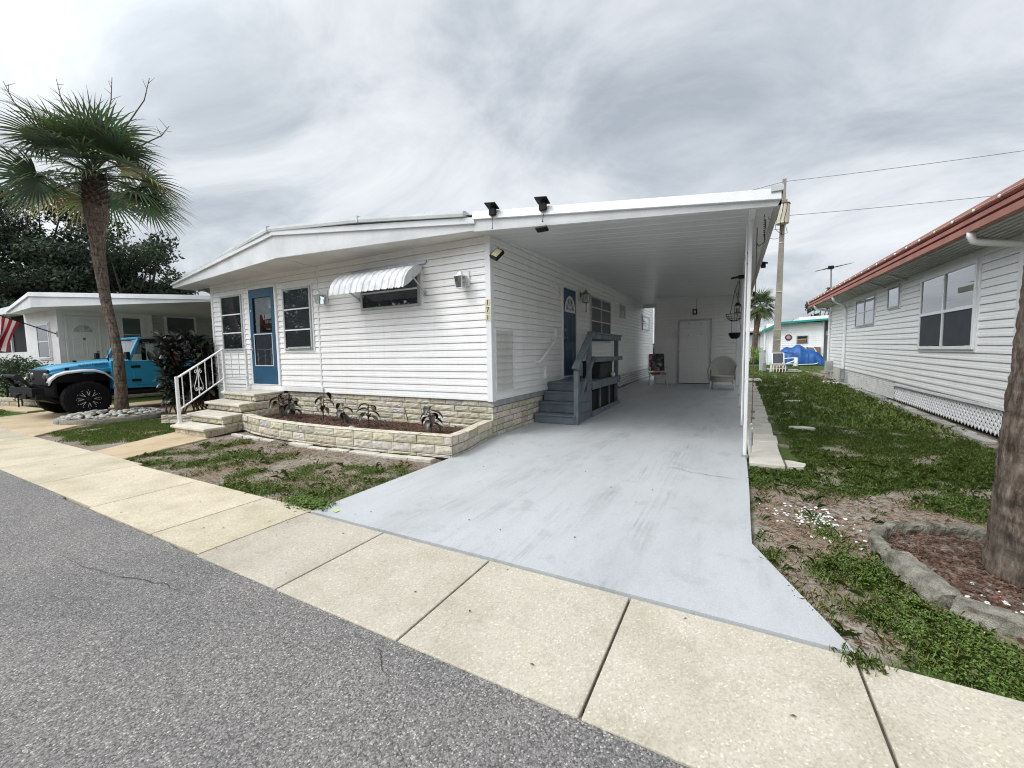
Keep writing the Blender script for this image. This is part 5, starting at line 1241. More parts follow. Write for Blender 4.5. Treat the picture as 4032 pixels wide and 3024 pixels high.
for a in range(6): an = a * PI / 3; m.tube([c + Vector((.07 * math.cos(an), .07 * math.sin(an), -.10)), c + Vector((.085 * math.cos(an), .085 * math.sin(an), .07)), c + Vector((.02 * math.cos(an), .02 * math.sin(an), .15))], .006, 5)
m.lathe([(.08, -.115), (.085, -.10)], c, 12); m.lathe([(.09, .07), (.06, .10), (.02, .15)], c, 12); m.tube([c + Vector((0, 0, .15)), c + Vector((.01, 0, .45)), c + Vector((.03, 0, .72))], .006, 5); m.build('cage', MT['black'], hl)
m = MB(); m.lathe([(.035, -.10), (.035, .0)], c, 10); m.build('candle', MT['brass'], hl)

# ================================================================== PAVER STRIP BY THE CARPORT
R = random.Random(3); y = 5.72; k = 0
while y < 17.2:
    l = R.uniform(.52, .66) if k else .82
    m = MB(); xr_ = .56 + .02 * (y - 5.7) * .5 + R.uniform(-.015, .015); x0_ = .185
    vs = [(x0_, y + .008), (xr_, y + .008 + R.uniform(-.01, .01)), (xr_ + R.uniform(-.01, .02), y + l - .008), (x0_, y + l - .008)]; zz = g(y) + .006 + R.uniform(0, .012)
    m.add([(a, b, zz) for a, b in vs] + [(a, b, zz - .06) for a, b in vs], [(0, 1, 2, 3)] + [(i, i + 4, (i + 1) % 4 + 4, (i + 1) % 4) for i in range(4)])
    o = m.build('paver', MT['paver'], None, bevel=.006); tag(o, 'square pale concrete paver in the strip along the carport edge', 'paver', 'pavers along the carport edge'); y += l; k += 1
m = MB(); vs = [(.575, 5.72), (.74, 5.78), (.78, 5.95), (.66, 6.04), (.575, 6.05)]; m.add([(a, b, .012) for a, b in vs] + [(a, b, -.05) for a, b in vs], [tuple(range(5))] + [(i, i + 5, (i + 1) % 5 + 5, (i + 1) % 5) for i in range(5)])
tag(m.build('paver', MT['paver'], None, bevel=.005), 'broken five-sided paver beside the front end of the paver strip', 'paver')
m = MB(); m.box(.2, 18.2, .15, .92, 19.6, .19); tag(m.build('paver', MT['paver'], None, bevel=.008), 'larger pale slab beyond the far end of the paver strip', 'paver')
for (x, y, lab) in ((1.30, 12.3, 'pale broken flat stone half sunk in the side lawn, farther from the street'), (1.05, 8.6, 'thin pale flat stone almost covered by the side lawn grass')):
    m = MB(); n = 9; P = [(x + .20 * math.cos(2 * PI * i / n) * R.uniform(.7, 1.2), y + .12 * math.sin(2 * PI * i / n) * R.uniform(.7, 1.2)) for i in range(n)]; zz = g(y) + .02
    m.add([(a, b, zz) for a, b in P] + [(a, b, zz - .06) for a, b in P], [tuple(range(n))] + [(i, i + n, (i + 1) % n + n, (i + 1) % n) for i in range(n)]); tag(m.build('flat_stone', MT['paver']), lab, 'stone')

# ================================================================== RIGHT PALM BED
def edge_piece(P, Q, w_, h, lab, seed, scallop=False, bow=0., z0=-.03, tilt=0.):
    R = random.Random(seed); P = Vector(P); Q = Vector(Q); d = (Q - P); L = d.length; d.normalize(); n = Vector((-d.y, d.x)); N_ = 34; rows = []
    prof = [(-.5, 0), (-.52, .3), (-.5, .6), (-.45, .86), (-.34, .97), (-.12, 1.), (.12, .99), (.34, .96), (.45, .86), (.5, .6), (.52, .3), (.5, 0)]
    for i in range(N_ + 1):
        t = i / N_; c = P + d * L * t + n * bow * math.sin(PI * t); sc = 1. + (.10 * abs(math.sin(PI * t * 2)) if scallop else 0); e = .86 if i in (0, N_) else 1.
        rows.append([(c.x + n.x * (u * w_ * sc + tilt * v * h) + .013 * mnoise.noise(Vector((c.x * 17, c.y * 17, u * 5 + v * 3))) + R.uniform(-.0025, .0025), c.y + n.y * (u * w_ * sc + tilt * v * h) + .013 * mnoise.noise(Vector((c.x * 17, c.y * 17, u * 5 + v * 3 + 9))) + R.uniform(-.0025, .0025), z0 + v * h * (e * (1 + .10 * math.sin(PI * t * 3) * scallop)) + .010 * mnoise.noise(Vector((c.x * 22, c.y * 22, u * 6))) + R.uniform(-.002, .002)) for u, v in prof])
    m = MB(); m.strip(rows); m.add(rows[0], [tuple(range(12))]); m.add(rows[-1], [tuple(range(12))])
    o = m.build('concrete_edging', MT['concold'], None); tag(o, lab, 'edging'); return o
edge_piece((.93, 3.48), (1.03, 2.99), .12, .105, 'big tilted mossy concrete edging block at the bed corner nearest the drive', 1, tilt=.35)
edge_piece((1.05, 2.95), (1.56, 2.66), .10, .10, 'mossy concrete edging block along the street side of the palm bed', 2, tilt=.3)
edge_piece((1.60, 2.64), (2.2, 2.72), .10, .10, 'concrete edging block at the far right of the street side of the palm bed', 3)
edge_piece((.92, 3.52), (1.02, 3.98), .075, .09, 'scalloped concrete edging piece curving up from the corner block', 4, True, .05)
edge_piece((1.03, 4.0), (1.42, 4.19), .075, .09, 'scalloped concrete edging piece along the back of the palm bed, left one', 5, True, .03)
edge_piece((1.44, 4.2), (1.86, 4.12), .075, .09, 'scalloped concrete edging piece along the back of the palm bed, next to the trunk', 6, True, .02)
pts = []
while len(pts) < 4800:
    x = rnd.uniform(.95, 2.4); y = rnd.uniform(2.65, 4.15)
    if in_poly(x, y, RIGHT_BED) and (y > 3.30 + .25 * nz(x, y, 3) - (x - 1) * .15 or rnd.random() < .10): pts.append((x, y, g(y) - .012 + .012 * fbm(x, y, 1.4) + rnd.uniform(0, .012)))
chips('bark_mulch', pts, 91, .012, .038)
def pebbles(name, pts, smin, smax, mat, seed):
    R = random.Random(seed); m = MB()
    for x, y, z in pts:
        r = R.uniform(smin, smax); Mp = Matrix.Translation((x, y, z)) @ Matrix.Rotation(R.uniform(0, 6), 4, 'Z') @ Matrix.Rotation(R.uniform(-.4, .4), 4, 'X') @ Matrix.Diagonal((1, R.uniform(.55, .9), R.uniform(.35, .6), 1)); k = R.uniform(.85, 1.05)
        vs = []; 
        for (rr_, zz) in ((0.35, -.9), (.9, -.35), (1., .2), (.6, .8)):
            for q in range(6): a = q * PI / 3; vs.append(Mp @ Vector((rr_ * r * math.cos(a) * R.uniform(.85, 1.1), rr_ * r * math.sin(a), zz * r)))
        m.add(vs, [(i * 6 + q, i * 6 + (q + 1) % 6, (i + 1) * 6 + (q + 1) % 6, (i + 1) * 6 + q) for i in range(3) for q in range(6)] + [tuple(range(18, 24))])
    o = m.build(name, MT[mat], smooth=True); tag(o, kind='stuff'); return o
pts = [(.62 + rnd.gauss(0, .10), 4.12 + rnd.gauss(0, .13), -.012) for _ in range(110)] + [(rnd.uniform(.22, .9), rnd.uniform(3.6, 4.4), -.015) for _ in range(35)] + [(1.45 + rnd.gauss(0, .12), 3.12 + rnd.gauss(0, .08), -.01) for _ in range(26)] + [(rnd.uniform(1.1, 2.2), rnd.uniform(2.75, 3.35), -.010) for _ in range(60)]
pebbles('shell_pebbles', pts, .008, .019, 'shell', 8)

# ================================================================== PALMS
def fan_palm(name, lab, base, path, radii, nfr, fl, seed, mat='palm', dead=0., boots=True, pet=(.7, 1.1), nseg=34, tone=1., stalks=(), elmin=-.75, bias=None, segw=.022, extra=()):
    R = random.Random(seed); t = thing(name, lab, 'palm tree', base); m = MB(); P = [Vector(p) for p in path]
    # densify + ring texture
    D = []; RR = []
    for i in range(len(P) - 1):
        ns_ = max(4, int((P[i + 1] - P[i]).length / .035))
        for s in np.linspace(0, 1, ns_ + 1)[:-1]:
            D.append(P[i].lerp(P[i + 1], float(s))); RR.append(lerp(radii[i], radii[i + 1], float(s)) * R.uniform(.985, 1.015))
    D.append(P[-1]); RR.append(radii[-1]); m.tube(D, RR, 30)
    for i_, q in enumerate(m.v):                                # leaf-scar ridges and fissures
        c_ = D[min(i_ // 30, len(D) - 1)]; rv = Vector(q) - c_; k_ = 1 + .035 * mnoise.noise(Vector((q[0] * 16, q[1] * 16, q[2] * 9))) + .045 * mnoise.noise(Vector((q[0] * 34, q[1] * 34, q[2] * 30)))
        m.v[i_] = tuple(c_ + rv * k_)
    m.build('trunk', MT['bark'], t, smooth=True)
    top = P[-1]
    if boots:
        m = MB(); ax = (P[-1] - P[-2]).normalized()
        for k in range(110):
            a = k * 2.4; h = k / 110; r = radii[-1] * (1.02 + .10 * math.sin(PI * h)); c = P[-2].lerp(P[-1], .15 + .8 * h); dv = Vector((math.cos(a), math.sin(a), 0))
            p0 = c + dv * r * .8; p1 = c + dv * r * 1.22 + Vector((0, 0, .10)); side = Vector((-dv.y, dv.x, 0)) * .05
            m.add([p0 - side, p0 + side, p1 + side * .45, p1 - side * .45], [(0, 1, 2, 3)])
        m.build('boots', MT['boot'], t)
    V, F, C = [], [], []; pm = MB()
    for k in range(nfr + len(extra)):
        f = min(1., (k + .5) / nfr); az = k * 2.39996 + R.uniform(-.25, .25); el = lerp(1.35, elmin, f ** .85) + R.uniform(-.13, .13); pl = R.uniform(*pet) * lerp(.75, 1.05, f)
        if k >= nfr: az, el, pl = extra[k - nfr]
        dv = Vector((math.cos(az) * math.cos(el), math.sin(az) * math.cos(el), math.sin(el)))
        if bias and bias(dv): continue
        p0 = top + dv * .08 + Vector((0, 0, lerp(.18, -.14, f))); p1 = p0 + dv * pl * .6 ; p2 = p0 + dv * pl + Vector((0, 0, -.10 * pl)); pm.tube([p0, p1, p2], [.018, .013, .009], 5, col=(1, 1.05, .8))
        fd = (p2 - p1).normalized(); side = fd.cross(Vector((0, 0, 1)))
        if side.length < .1: side = Vector((1, 0, 0))
        side.normalize(); nrm = side.cross(fd).normalized(); roll = R.uniform(-.5, .5); side, nrm = side * math.cos(roll) + nrm * math.sin(roll), nrm * math.cos(roll) - side * math.sin(roll)
        L = fl * R.uniform(.85, 1.1); kk = R.uniform(.65, 1.35) * tone; isdead = R.random() < dead and f > .55
        base_c = (kk * R.uniform(.9, 1.15), kk, kk * R.uniform(.8, 1.1)) if not isdead else (kk * 3.4, kk * 2.1, kk * 1.7)
        for s in range(nseg):
            u = (s + .5) / nseg * 2 - 1; an = u * 1.95; l = L * (1 - .30 * abs(u) ** 1.5) * R.uniform(.9, 1.06); dd = (fd * math.cos(an) + side * math.sin(an) + nrm * (.28 * abs(u) - .05)).normalized(); w_ = segw * R.uniform(.8, 1.2)
            q = p2.copy(); ww = dd.cross(nrm).normalized(); b0 = len(V); droop = R.uniform(.25, .7) * (1.3 if isdead else 1) ; cur = dd.copy(); c = tuple(x * R.uniform(.75, 1.3) for x in base_c); n = 4
            for i in range(n + 1):
                tt = i / n; wv = w_ * (.55 + .9 * tt if tt < .45 else (1 - tt) * 1.75) * 1.; V += [tuple(q - ww * wv * .5), tuple(q + ww * wv * .5)]; cc = c if tt < .75 else tuple(x * y for x, y in zip(c, (1.35, 1.2, 1.)))
                C += [cc, cc]; cur = (cur + Vector((0, 0, -droop * (tt + .12) * .62))).normalized(); q = q + cur * l / n
            for i in range(n): a = b0 + i * 2; F.append((a, a + 1, a + 3, a + 2))
    pm.build('petiole', MT[mat], t)
    build_np('crown', np.array(V) - np.array(base), F, MT[mat], t, col=C)
    for tip in stalks:
        tip = Vector(tip); p0 = top + Vector((0, 0, .2)); hv = tip - p0; hv.z = 0; q = [p0, p0.lerp(tip, .45) + hv * .12, p0.lerp(tip, .75) + hv * .14, tip]
        mm = MB(); mm.tube(q, [.020, .016, .012, .006], 5); 
        for j in range(4): b = q[2].lerp(q[3], j / 4); mm.tube([b, b + Vector((R.uniform(-.2, .2), R.uniform(-.2, .2), R.uniform(.05, .25)))], [.007, .003], 4)
        mm.build('seed_stalk', MT['stem'], t)
    return t
LP = [(-13.25, 4.28, -.03), (-13.17, 4.28, .86), (-13.15, 4.28, 1.46), (-13.28, 4.28, 1.95), (-13.60, 4.28, 2.82), (-13.80, 4.28, 4.0), (-13.74, 4.28, 4.62), (-13.68, 4.28, 4.85), (-13.60, 4.28, 5.85)]
fan_palm('cabbage_palm', 'tall leaning cabbage palm in a stone ring in front of the blue car', LP[0], LP, [.145, .115, .098, .096, .104, .128, .165, .235, .215], 44, 1.15, 12, dead=.12, pet=(.45, 1.1), stalks=[(-15.6, 3.41, 8.1), (-14.5, 4.03, 8.13), (-13.3, 4.66, 8.14), (-12.5, 5.08, 8.1), (-12.1, 5.24, 6.97)], elmin=-.26, nseg=30, segw=.047, tone=1.4,
         extra=[(.30, -.18, 1.1), (.62, -.25, 1.05), (.5, .02, 1.2), (3.5, -.12, 1.1), (3.85, .05, 1.15), (3.7, -.2, 1.1)])
RPp = [(1.70, 3.60, -.03), (1.69, 3.60, .35), (1.70, 3.60, 1.3), (1.74, 3.6, 2.6), (1.85, 3.65, 4.6), (2.1, 3.7, 7.4)]
fan_palm('cabbage_palm', 'thick palm trunk at the right edge, in a bed edged with old concrete', RPp[0], RPp, [.285, .258, .225, .215, .215, .20], 34, 1.2, 13, boots=False, nseg=28, segw=.034)

ring = thing('stone_ring', 'oval concrete ring holding pale rocks round the left palm', 'tree ring', (-12.95, 4.05, 0))
rp = [(-12.95 + .95 * math.cos(a), 4.05 + .98 * math.sin(a)) for a in np.linspace(-PI * .5 - 1.2, PI * 1.5 - 1.2, 33)]
m = MB(); stones(m, rp, -.02, [.12], .75, depth=.10, seed=100, rough=.006); capstones(m, rp, -.004, .10, .10, .75, 101); m.build('edging', stone_mat('grey ring block', (.36, .35, .32), (.2, .19, .17)), ring)
pp = []
while len(pp) < 190:
    a = rnd.uniform(0, 6.28); r = .86 * math.sqrt(rnd.random()); x, y = -12.95 + r * math.cos(a), 4.05 + r * math.sin(a)
    if math.hypot(x + 13.22, y - 4.28) > .22: pp.append((x, y, .09 + .08 * (1 - r) + rnd.uniform(0, .03)))
pebbles('river_rocks', pp, .03, .085, 'rock', 9)
# ================================================================== BLUE OFF-ROAD CAR
car = thing('off_road_car', 'sky blue off-road car with black soft top, silver wheel arches and huge black tyres', 'car', (-14.9, 5.4, 0))
XL, XRr, XC = -14.02, -15.78, -14.90
def side_poly(mb, poly, x0, x1): return mb.prism(poly, x0, x1, 'x')
def arch(cy, r0, zc, a0, a1, n=12): return [(cy + r0 * math.cos(t), zc + r0 * math.sin(t)) for t in np.linspace(a0, a1, n)]
tub = [(4.40, .64), (6.28, .60)] + arch(6.84, .57, .43, PI - .3, .25) + [(7.46, .66), (7.46, 1.34), (4.40, 1.36)]
m = MB(); m.prism(tub, XRr, XL, 'x'); body = m.build('body', MT['carblue'], car, bevel=.025, seg=3)
rows = []
for y, hw, z, zs in ((3.36, .60, 1.185, 1.10), (3.42, .625, 1.215, 1.12), (3.7, .66, 1.275, 1.14), (4.1, .71, 1.335, 1.17), (4.80, .76, 1.405, 1.20)):
    rows.append([(XC + u * hw, y, zz) for u, zz in ((-1.02, zs - .12), (-1, z - .05), (-.93, z - .012), (-.6, z + .012), (0, z + .03), (.6, z + .012), (.93, z - .012), (1, z - .05), (1.02, zs - .12))])
m = MB(); m.strip(rows); m.add(rows[0], [tuple(range(9))]); hood = m.build('hood', MT['carblue'], car, smooth=True, autosm=35)
t_hw = lambda y: lerp(.66, .745, (y - 3.7) / .7)
Mt = face_M((XC + .722, 4.12, 1.27), (.085, .70, .075), (0, -.1, 1)); text_mesh('PROTECT THE LOCALS', .085, 'lettering', M_('navy decal', (.01, .03, .08), .5, .1), hood, Matrix.Translation((.012, 0, 0)) @ Mt, .0008, sx=.62)
m = MB(); m.prism([(3.36, 1.04), (3.36, 1.10), (3.52, 1.135), (4.25, 1.17), (4.46, 1.20), (4.46, 1.07), (4.2, 1.10), (3.8, 1.09)], XC - .84, XC + .84, 'x'); m.build('fender', MT['carblue'], body, bevel=.012)
m = MB(); m.box(XC - .70, 3.40, .50, XC + .70, 4.50, 1.08); m.build('wheel_well', MT['black'], body)
for sgn in (1, -1):
    x = XC + .86 * sgn; rows = []
    for y, z in ((3.26, .86), (3.30, .96), (3.40, 1.06), (3.55, 1.115), (3.85, 1.15), (4.08, 1.145), (4.25, 1.08), (4.38, .95), (4.46, .80)):
        rows.append([(x - .06 * sgn, y, z + .012), (x + .06 * sgn, y, z + .008), (x + .115 * sgn, y, z - .015), (x + .12 * sgn, y + (.015 if y < 3.9 else -.015), z - .048), (x + .09 * sgn, y, z - .055)])
    m = MB(); m.strip(rows); o_ = m.build('wheel_arch', MT['silver'], car, smooth=True, autosm=40)
    md = o_.modifiers.new('t', 'SOLIDIFY'); md.thickness = .012
    rows = []
    for y, z in ((6.22, .85), (6.30, .98), (6.45, 1.07), (6.84, 1.11), (7.2, 1.07), (7.38, .95), (7.45, .8)): rows.append([(x - .02 * sgn, y, z + .01), (x + .125 * sgn, y, z - .025), (x + .12 * sgn, y, z - .08)])
    m = MB(); m.strip(rows); o_ = m.build('wheel_arch', MT['silver'], car, smooth=True, autosm=40); md = o_.modifiers.new('t', 'SOLIDIFY'); md.thickness = .012
m = MB(); m.box(XC - .7, 3.45, .55, XC + .7, 4.45, .85); m.box(XC - .72, 4.4, .45, XC + .72, 7.4, .66); m.box(XC - .60, 3.372, .80, XC + .60, 3.40, 1.10); m.build('underbody', MT['black'], car)
m = MB(); m.box(XC - .63, 3.335, .78, XC + .63, 3.375, 1.17)
gr_ = m.build('grille', MT['black'], car, bevel=.02, seg=2)
for sgn in (1, -1):
    hx = XC + .46 * sgn
    m = MB(); m.lathe([(.03, .035), (.085, .02), (.10, 0), (.10, -.03)], (hx, 3.335, 1.0), 18, M=face_M((0, 0, 0), (1, 0, 0), (0, 0, 1))); m.build('headlight', MT['lensg'], car, smooth=True, autosm=50)
    m = MB(); m.box(XC + .66 * sgn, 3.30, .93, XC + .80 * sgn, 3.36, 1.08); m.build('turn_signal', MT['lensg'], car, bevel=.02, seg=2)
    m = MB(); m.box(XC + .62 * sgn - .02, 3.62, 1.15, XC + .62 * sgn + .055, 3.70, 1.205); m.build('hood_latch', MT['black'], car, bevel=.01)
m = MB(); m.box(XC - .82, 3.02, .56, XC + .82, 3.22, .76); m.bar((XC - .9, 3.12, .55), (XC + .9, 3.12, .55), .12, .12); m.box(XC - .45, 3.0, .50, XC + .45, 3.06, .62)
m.tube([(XC + .55, 3.12, .74), (XC + .50, 2.98, .92), (XC + .42, 2.90, 1.04), (XC - .42, 2.90, 1.04), (XC - .50, 2.98, .92), (XC - .55, 3.12, .74)], .042, 10)
m.tube([(XC + .80, 3.20, .70), (XC + .74, 3.08, .84), (XC + .2, 3.04, .88), (XC - .2, 3.04, .88), (XC - .74, 3.08, .84), (XC - .80, 3.20, .70)], .035, 10); m.tube([(XC + .3, 2.97, .62), (XC + .3, 2.90, .60), (XC + .3, 2.90, .54)], .03, 8)
m.add([(XC + .84, 3.24, .56), (XC + .84, 3.05, .56), (XC + .70, 3.42, .36), (XC + .70, 3.52, .36), (XC - .84, 3.24, .56), (XC - .84, 3.05, .56), (XC - .70, 3.42, .36), (XC - .70, 3.52, .36)], [(0, 1, 2, 3), (1, 5, 6, 2), (4, 5, 6, 7)])
m.build('bumper', MT['blackm'], car, bevel=.006)
m = MB(); m.prism([(4.78, 1.36), (4.86, 1.36), (5.11, 1.955), (5.04, 1.965)], XC + .66, XC + .735, 'x'); m.prism([(4.78, 1.36), (4.86, 1.36), (5.11, 1.955), (5.04, 1.965)], XC - .735, XC - .66, 'x'); m.bar((XC - .735, 5.07, 1.955), (XC + .735, 5.07, 1.955), .08, .06); m.bar((XC - .735, 4.82, 1.385), (XC + .735, 4.82, 1.385), .07, .06); wf = m.build('windshield_frame', MT['carblue'], car, bevel=.012)
m = MB(); m.add([(XC - .66, 4.83, 1.41), (XC + .66, 4.83, 1.41), (XC + .66, 5.055, 1.93), (XC - .66, 5.055, 1.93)], [(0, 1, 2, 3)]); m.build('glass', MT['glass'], wf)
rows = []
for y, hw, z in ((5.07, .72, 1.965), (5.22, .735, 1.99), (5.6, .74, 2.01), (6.7, .74, 2.005), (7.3, .735, 1.96), (7.46, .75, 1.36)):
    s_ = 1.70 if y < 7.4 else 1.34
    rows.append([(XC + u * hw, y, zz) for u, zz in ((-1.02, z - .13 if y < 7.4 else 1.34), (-.98, z - .05), (-.85, z), (0, z + .02), (.85, z), (.98, z - .05), (1.02, z - .13 if y < 7.4 else 1.34))])
m = MB(); m.strip(rows); m.build('soft_top', MT['black'], car, smooth=True, autosm=40)
for x in (XC + .745, XC - .745):
    m = MB(); m.prism([(5.0, 1.86), (5.1, 1.93), (7.3, 1.88), (7.3, 1.82), (5.05, 1.87)], x - .012, x + .012, 'x')
    for y in (5.62, 6.55): m.box(x - .02, y, 1.34, x + .02, y + .10, 1.92)
    m.prism([(6.62, 1.34), (7.44, 1.34), (7.3, 1.92), (6.62, 1.93)], x - .010, x + .010, 'x')
    m.build('roof_pillar', MT['black'], car)
for x in (XC + .74, XC - .74): m = MB(); m.add([(x, 4.94, 1.37), (x, 6.6, 1.37), (x, 6.6, 1.9), (x, 5.14, 1.88)], [(0, 1, 2, 3)]); m.build('side_glass', MT['glass'], car)
for y0, y1 in ((4.82, 5.66), (5.70, 6.42)):
    for sgn in (1, -1):
        x = XC + .88 * sgn; m = MB(); cut = .26 if y0 > 5 else .12
        m.prism([(y0, 1.345), (y0, .80), (y0 + .10, .70), (y1 - cut, .70), (y1, .80 + cut * .8), (y1, 1.345)], x - .004 * sgn, x + .014 * sgn, 'x'); d_ = m.build('door', MT['carblue'], car, bevel=.008)
        m = MB(); m.box(x + .012 * sgn, y1 - .2, 1.16, x + .045 * sgn, y1 - .06, 1.22); m.build('handle', MT['black'], d_, bevel=.008)
        m = MB(); 
        for z in (1.19, .83): m.box(x + .012 * sgn, y0 - .035, z - .03, x + .04 * sgn, y0 + .16, z + .035)
        m.build('hinge', MT['black'], d_, bevel=.006)
for sgn in (1, -1):
    m = MB(); m.tube([(XC + .84 * sgn, 4.72, 1.38), (XC + .95 * sgn, 4.70, 1.44)], .02, 6); m.box(XC + .90 * sgn, 4.66, 1.40, XC + 1.06 * sgn, 4.74, 1.58); m.build('mirror', MT['black'], car, bevel=.02)
    m = MB(); m.tube([(XC + .86 * sgn, 4.45, .52), (XC + .86 * sgn, 6.25, .52)], .05, 10); m.box(XC + .55 * sgn, 4.6, .46, XC + .86 * sgn, 4.68, .54); m.box(XC + .55 * sgn, 6.0, .46, XC + .86 * sgn, 6.08, .54); m.build('side_step', MT['blackm'], car, smooth=True, autosm=40)
m = MB(); m.tube([(XC + .55, 4.45, 1.38), (XC + .55, 4.45, 1.42), (XC + .1, 4.42, 1.42)], .012, 5); m.tube([(XC + .76, 4.40, 1.35), (XC + .77, 4.40, 1.62)], .009, 5); m.box(XC + .30, 3.86, 1.335, XC + .36, 3.92, 1.38); m.build('hood_fitting', MT['black'], car)
def wheel(cx, cy, sgn, r=.435, wdt=.30):
    Mw = Matrix.Translation((cx, cy, r)) @ face_M((0, 0, 0), (0, 1, 0), (0, 0, 1)) if sgn > 0 else Matrix.Translation((cx, cy, r)) @ face_M((0, 0, 0), (0, -1, 0), (0, 0, 1))
    m = MB(); ro = r
    prof = [(.235, -wdt), (ro * .88, -wdt), (ro * .97, -wdt + .03), (ro, -wdt + .07), (ro, -.07), (ro * .975, -.03), (ro * .90, -.004), (.30, 0), (.245, -.02), (.238, -.06)]
    m.lathe(prof, (0, 0, 0), 48, M=Mw)
    tread = MB()
    for k in range(44):                                   # shoulder lugs
        a = 2 * PI * k / 44; R_ = Matrix.Rotation(a, 4, 'Z'); 
        tread.box(ro * .90, -.017, -.075, ro * 1.008, .017, -.012 if k % 2 else -.025, M=Mw @ R_); tread.box(ro * .985, -.02, -.27, ro * 1.008, .02, -.09, M=Mw @ R_ @ Matrix.Translation((0, .012 * (k % 2), 0)))
    w_ = m.build('wheel', MT['tyre'], car, smooth=True, autosm=35); tread.build('tread', MT['tyre'], w_)
    m = MB(); m.lathe([(.24, -.03), (.235, -.012), (.215, -.012), (.20, -.06), (.02, -.08)], (0, 0, 0), 32, M=Mw)
    rim = m.build('rim', MT['black'], w_, smooth=True, autosm=35)
    m = MB(); sp_ = MB()
    for k in range(8):
        a = 2 * PI * k / 8
        for d in (-.13, .13):
            p0 = Mw @ Vector((.065 * math.cos(a), .065 * math.sin(a), -.015)); p1 = Mw @ Vector((.205 * math.cos(a + d), .205 * math.sin(a + d), -.025)); m.bar(p0, p1, .030, .028, up=Mw.to_3x3() @ Vector((0, 0, 1)))
            q0 = Mw @ Vector((.09 * math.cos(a + d * .2), .09 * math.sin(a + d * .2), .0005)); q1 = Mw @ Vector((.20 * math.cos(a + d * 1.12), .20 * math.sin(a + d * 1.12), -.0095)); sp_.bar(q0, q1, .009, .004, up=Mw.to_3x3() @ Vector((0, 0, 1)))
    for k in range(24):
        a = 2 * PI * k / 24
        if k % 2 == 0: sp_.lathe([(.009, -.012), (.009, -.003), (.003, .001)], (0, 0, 0), 6, M=Mw @ Matrix.Translation((.225 * math.cos(a), .225 * math.sin(a), 0)))
    m.lathe([(.062, -.04), (.058, .012), (.02, .02)], (0, 0, 0), 16, M=Mw); m.build('spoke', MT['black'], rim); sp_.build('bright_edge', MT['silver'], rim)
for cy in (3.89, 6.84): wheel(-13.84, cy, 1); wheel(-15.96, cy, -1)
m = MB(); Ms = Matrix.Translation((XC, 7.62, .98)) @ face_M((0, 0, 0), (-1, 0, 0), (0, 0, 1)); m.lathe([(.2, -.14), (.40, -.14), (.42, -.07), (.40, 0), (.2, 0)], (0, 0, 0), 32, M=Ms); m.build('spare_wheel', MT['tyre'], car, smooth=True, autosm=35)

# ================================================================== LEFT NEIGHBOUR'S HOME
NX, NY = -19.1, 4.8
nb = thing('neighbour_home', 'white low mobile home with a white fan-window door, behind the blue car', 'house', (-20.5, NY, 0))
m = siding(MB(), (NX, NY), (0, 1), 2.32, .60, 3.06, .125, .018, seed=21); m.build('side_siding', MT['siding'], nb)
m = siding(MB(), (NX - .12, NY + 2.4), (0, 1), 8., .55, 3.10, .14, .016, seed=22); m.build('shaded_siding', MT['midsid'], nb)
m = MB(); m.box(-22.4, NY, .5, NX - .01, NY + .1, 3.05); m.build('front_panel', MT['white'], nb)
m = MB(); m.box(NX - .07, NY - .02, .5, NX + .03, NY + .12, 3.05); m.build('corner_trim', MT['trim'], nb, bevel=.004)
m = MB(); m.box(NX - .03, NY + 2.30, .5, NX + .035, NY + 2.44, 3.06); m.build('corner_trim', MT['trim'], nb, bevel=.004)
m = MB(); m.box(-22.4, NY + .1, .1, NX - .15, 14, 3.05); m.build('wall_core', MT['white'], nb)
m = MB(); stones(m, (( -22.4, NY - .02), (NX, NY - .02)), .0, [.13] * 4, .38, seed=23); stones(m, ((NX + .02, NY), (NX + .02, 13)), .0, [.13] * 4, .38, seed=24); m.build('stone_skirting', MT['stonew'], nb)
NF = Face((0, NY), (1, 0)); NS = Face((NX, 0), (0, 1)); ND = Face((NX - .12, 0), (0, 1))
window(NF, nb, -21.0, 1.45, -19.85, 2.60, hb=(2.02,), frame='trim', blind=None, glass='glass', fw=.05)
window(NS, nb, 6.33, 1.5, 6.94, 2.90, hb=(2.26,), frame='trim', blind='blindG', fw=.06, cw=.09)
window(NS, nb, 5.98, 1.5, 6.16, 2.90, hb=(2.26,), frame='trim', blind='blindG', fw=.03, cw=.03)
window(ND, nb, 7.70, 2.31, 8.68, 3.0, frame='trim', blind='blindD', fw=.04)
m = MB(); NS.frame(m, 4.95, .70, 5.80, 2.82, .05, -.01, .045, .03); m.build('door_frame', MT['trim'], nb, bevel=.004)
m = MB(); NS.box(m, 5.0, .72, .0, 5.75, 2.77, .03); dd = m.build('door', MT['white'], nb, bevel=.003)
m = MB()
for u0 in (5.10, 5.42):
    for z0, z1 in ((.9, 1.35), (1.5, 2.13)): NS.frame(m, u0, z0, u0 + .24, z1, .025, .029, .038)
m.build('door_panel', MT['trim'], dd, bevel=.004)
m = MB(); m.add([NS.pt(5.375 + .25 * math.cos(t), 2.29 + .26 * math.sin(t), .034) for t in np.linspace(0, PI, 21)], [tuple(range(21))]); m.build('fan_glass', MT['glassM'], dd)
fanlight(NS, dd, 5.375, 2.29, .25, .037, 1.05)
m = MB(); m.tube([NS.pt(5.68, 1.66, .03), NS.pt(5.68, 1.66, .08)], .03, 10); NS.box(m, 5.375 - .03, 2.04, .03, 5.375 + .03, 2.12, .05); m.build('handle', MT['brass'], dd)
NP = [(-22.3, 4.43, 3.02), (-18.62, 4.16, 2.99), (-12.9, 6.96, 3.05)]; NT = [(-22.35, 4.40, 3.20), (-18.65, 4.13, 3.44), (-12.9, 6.94, 3.19)]
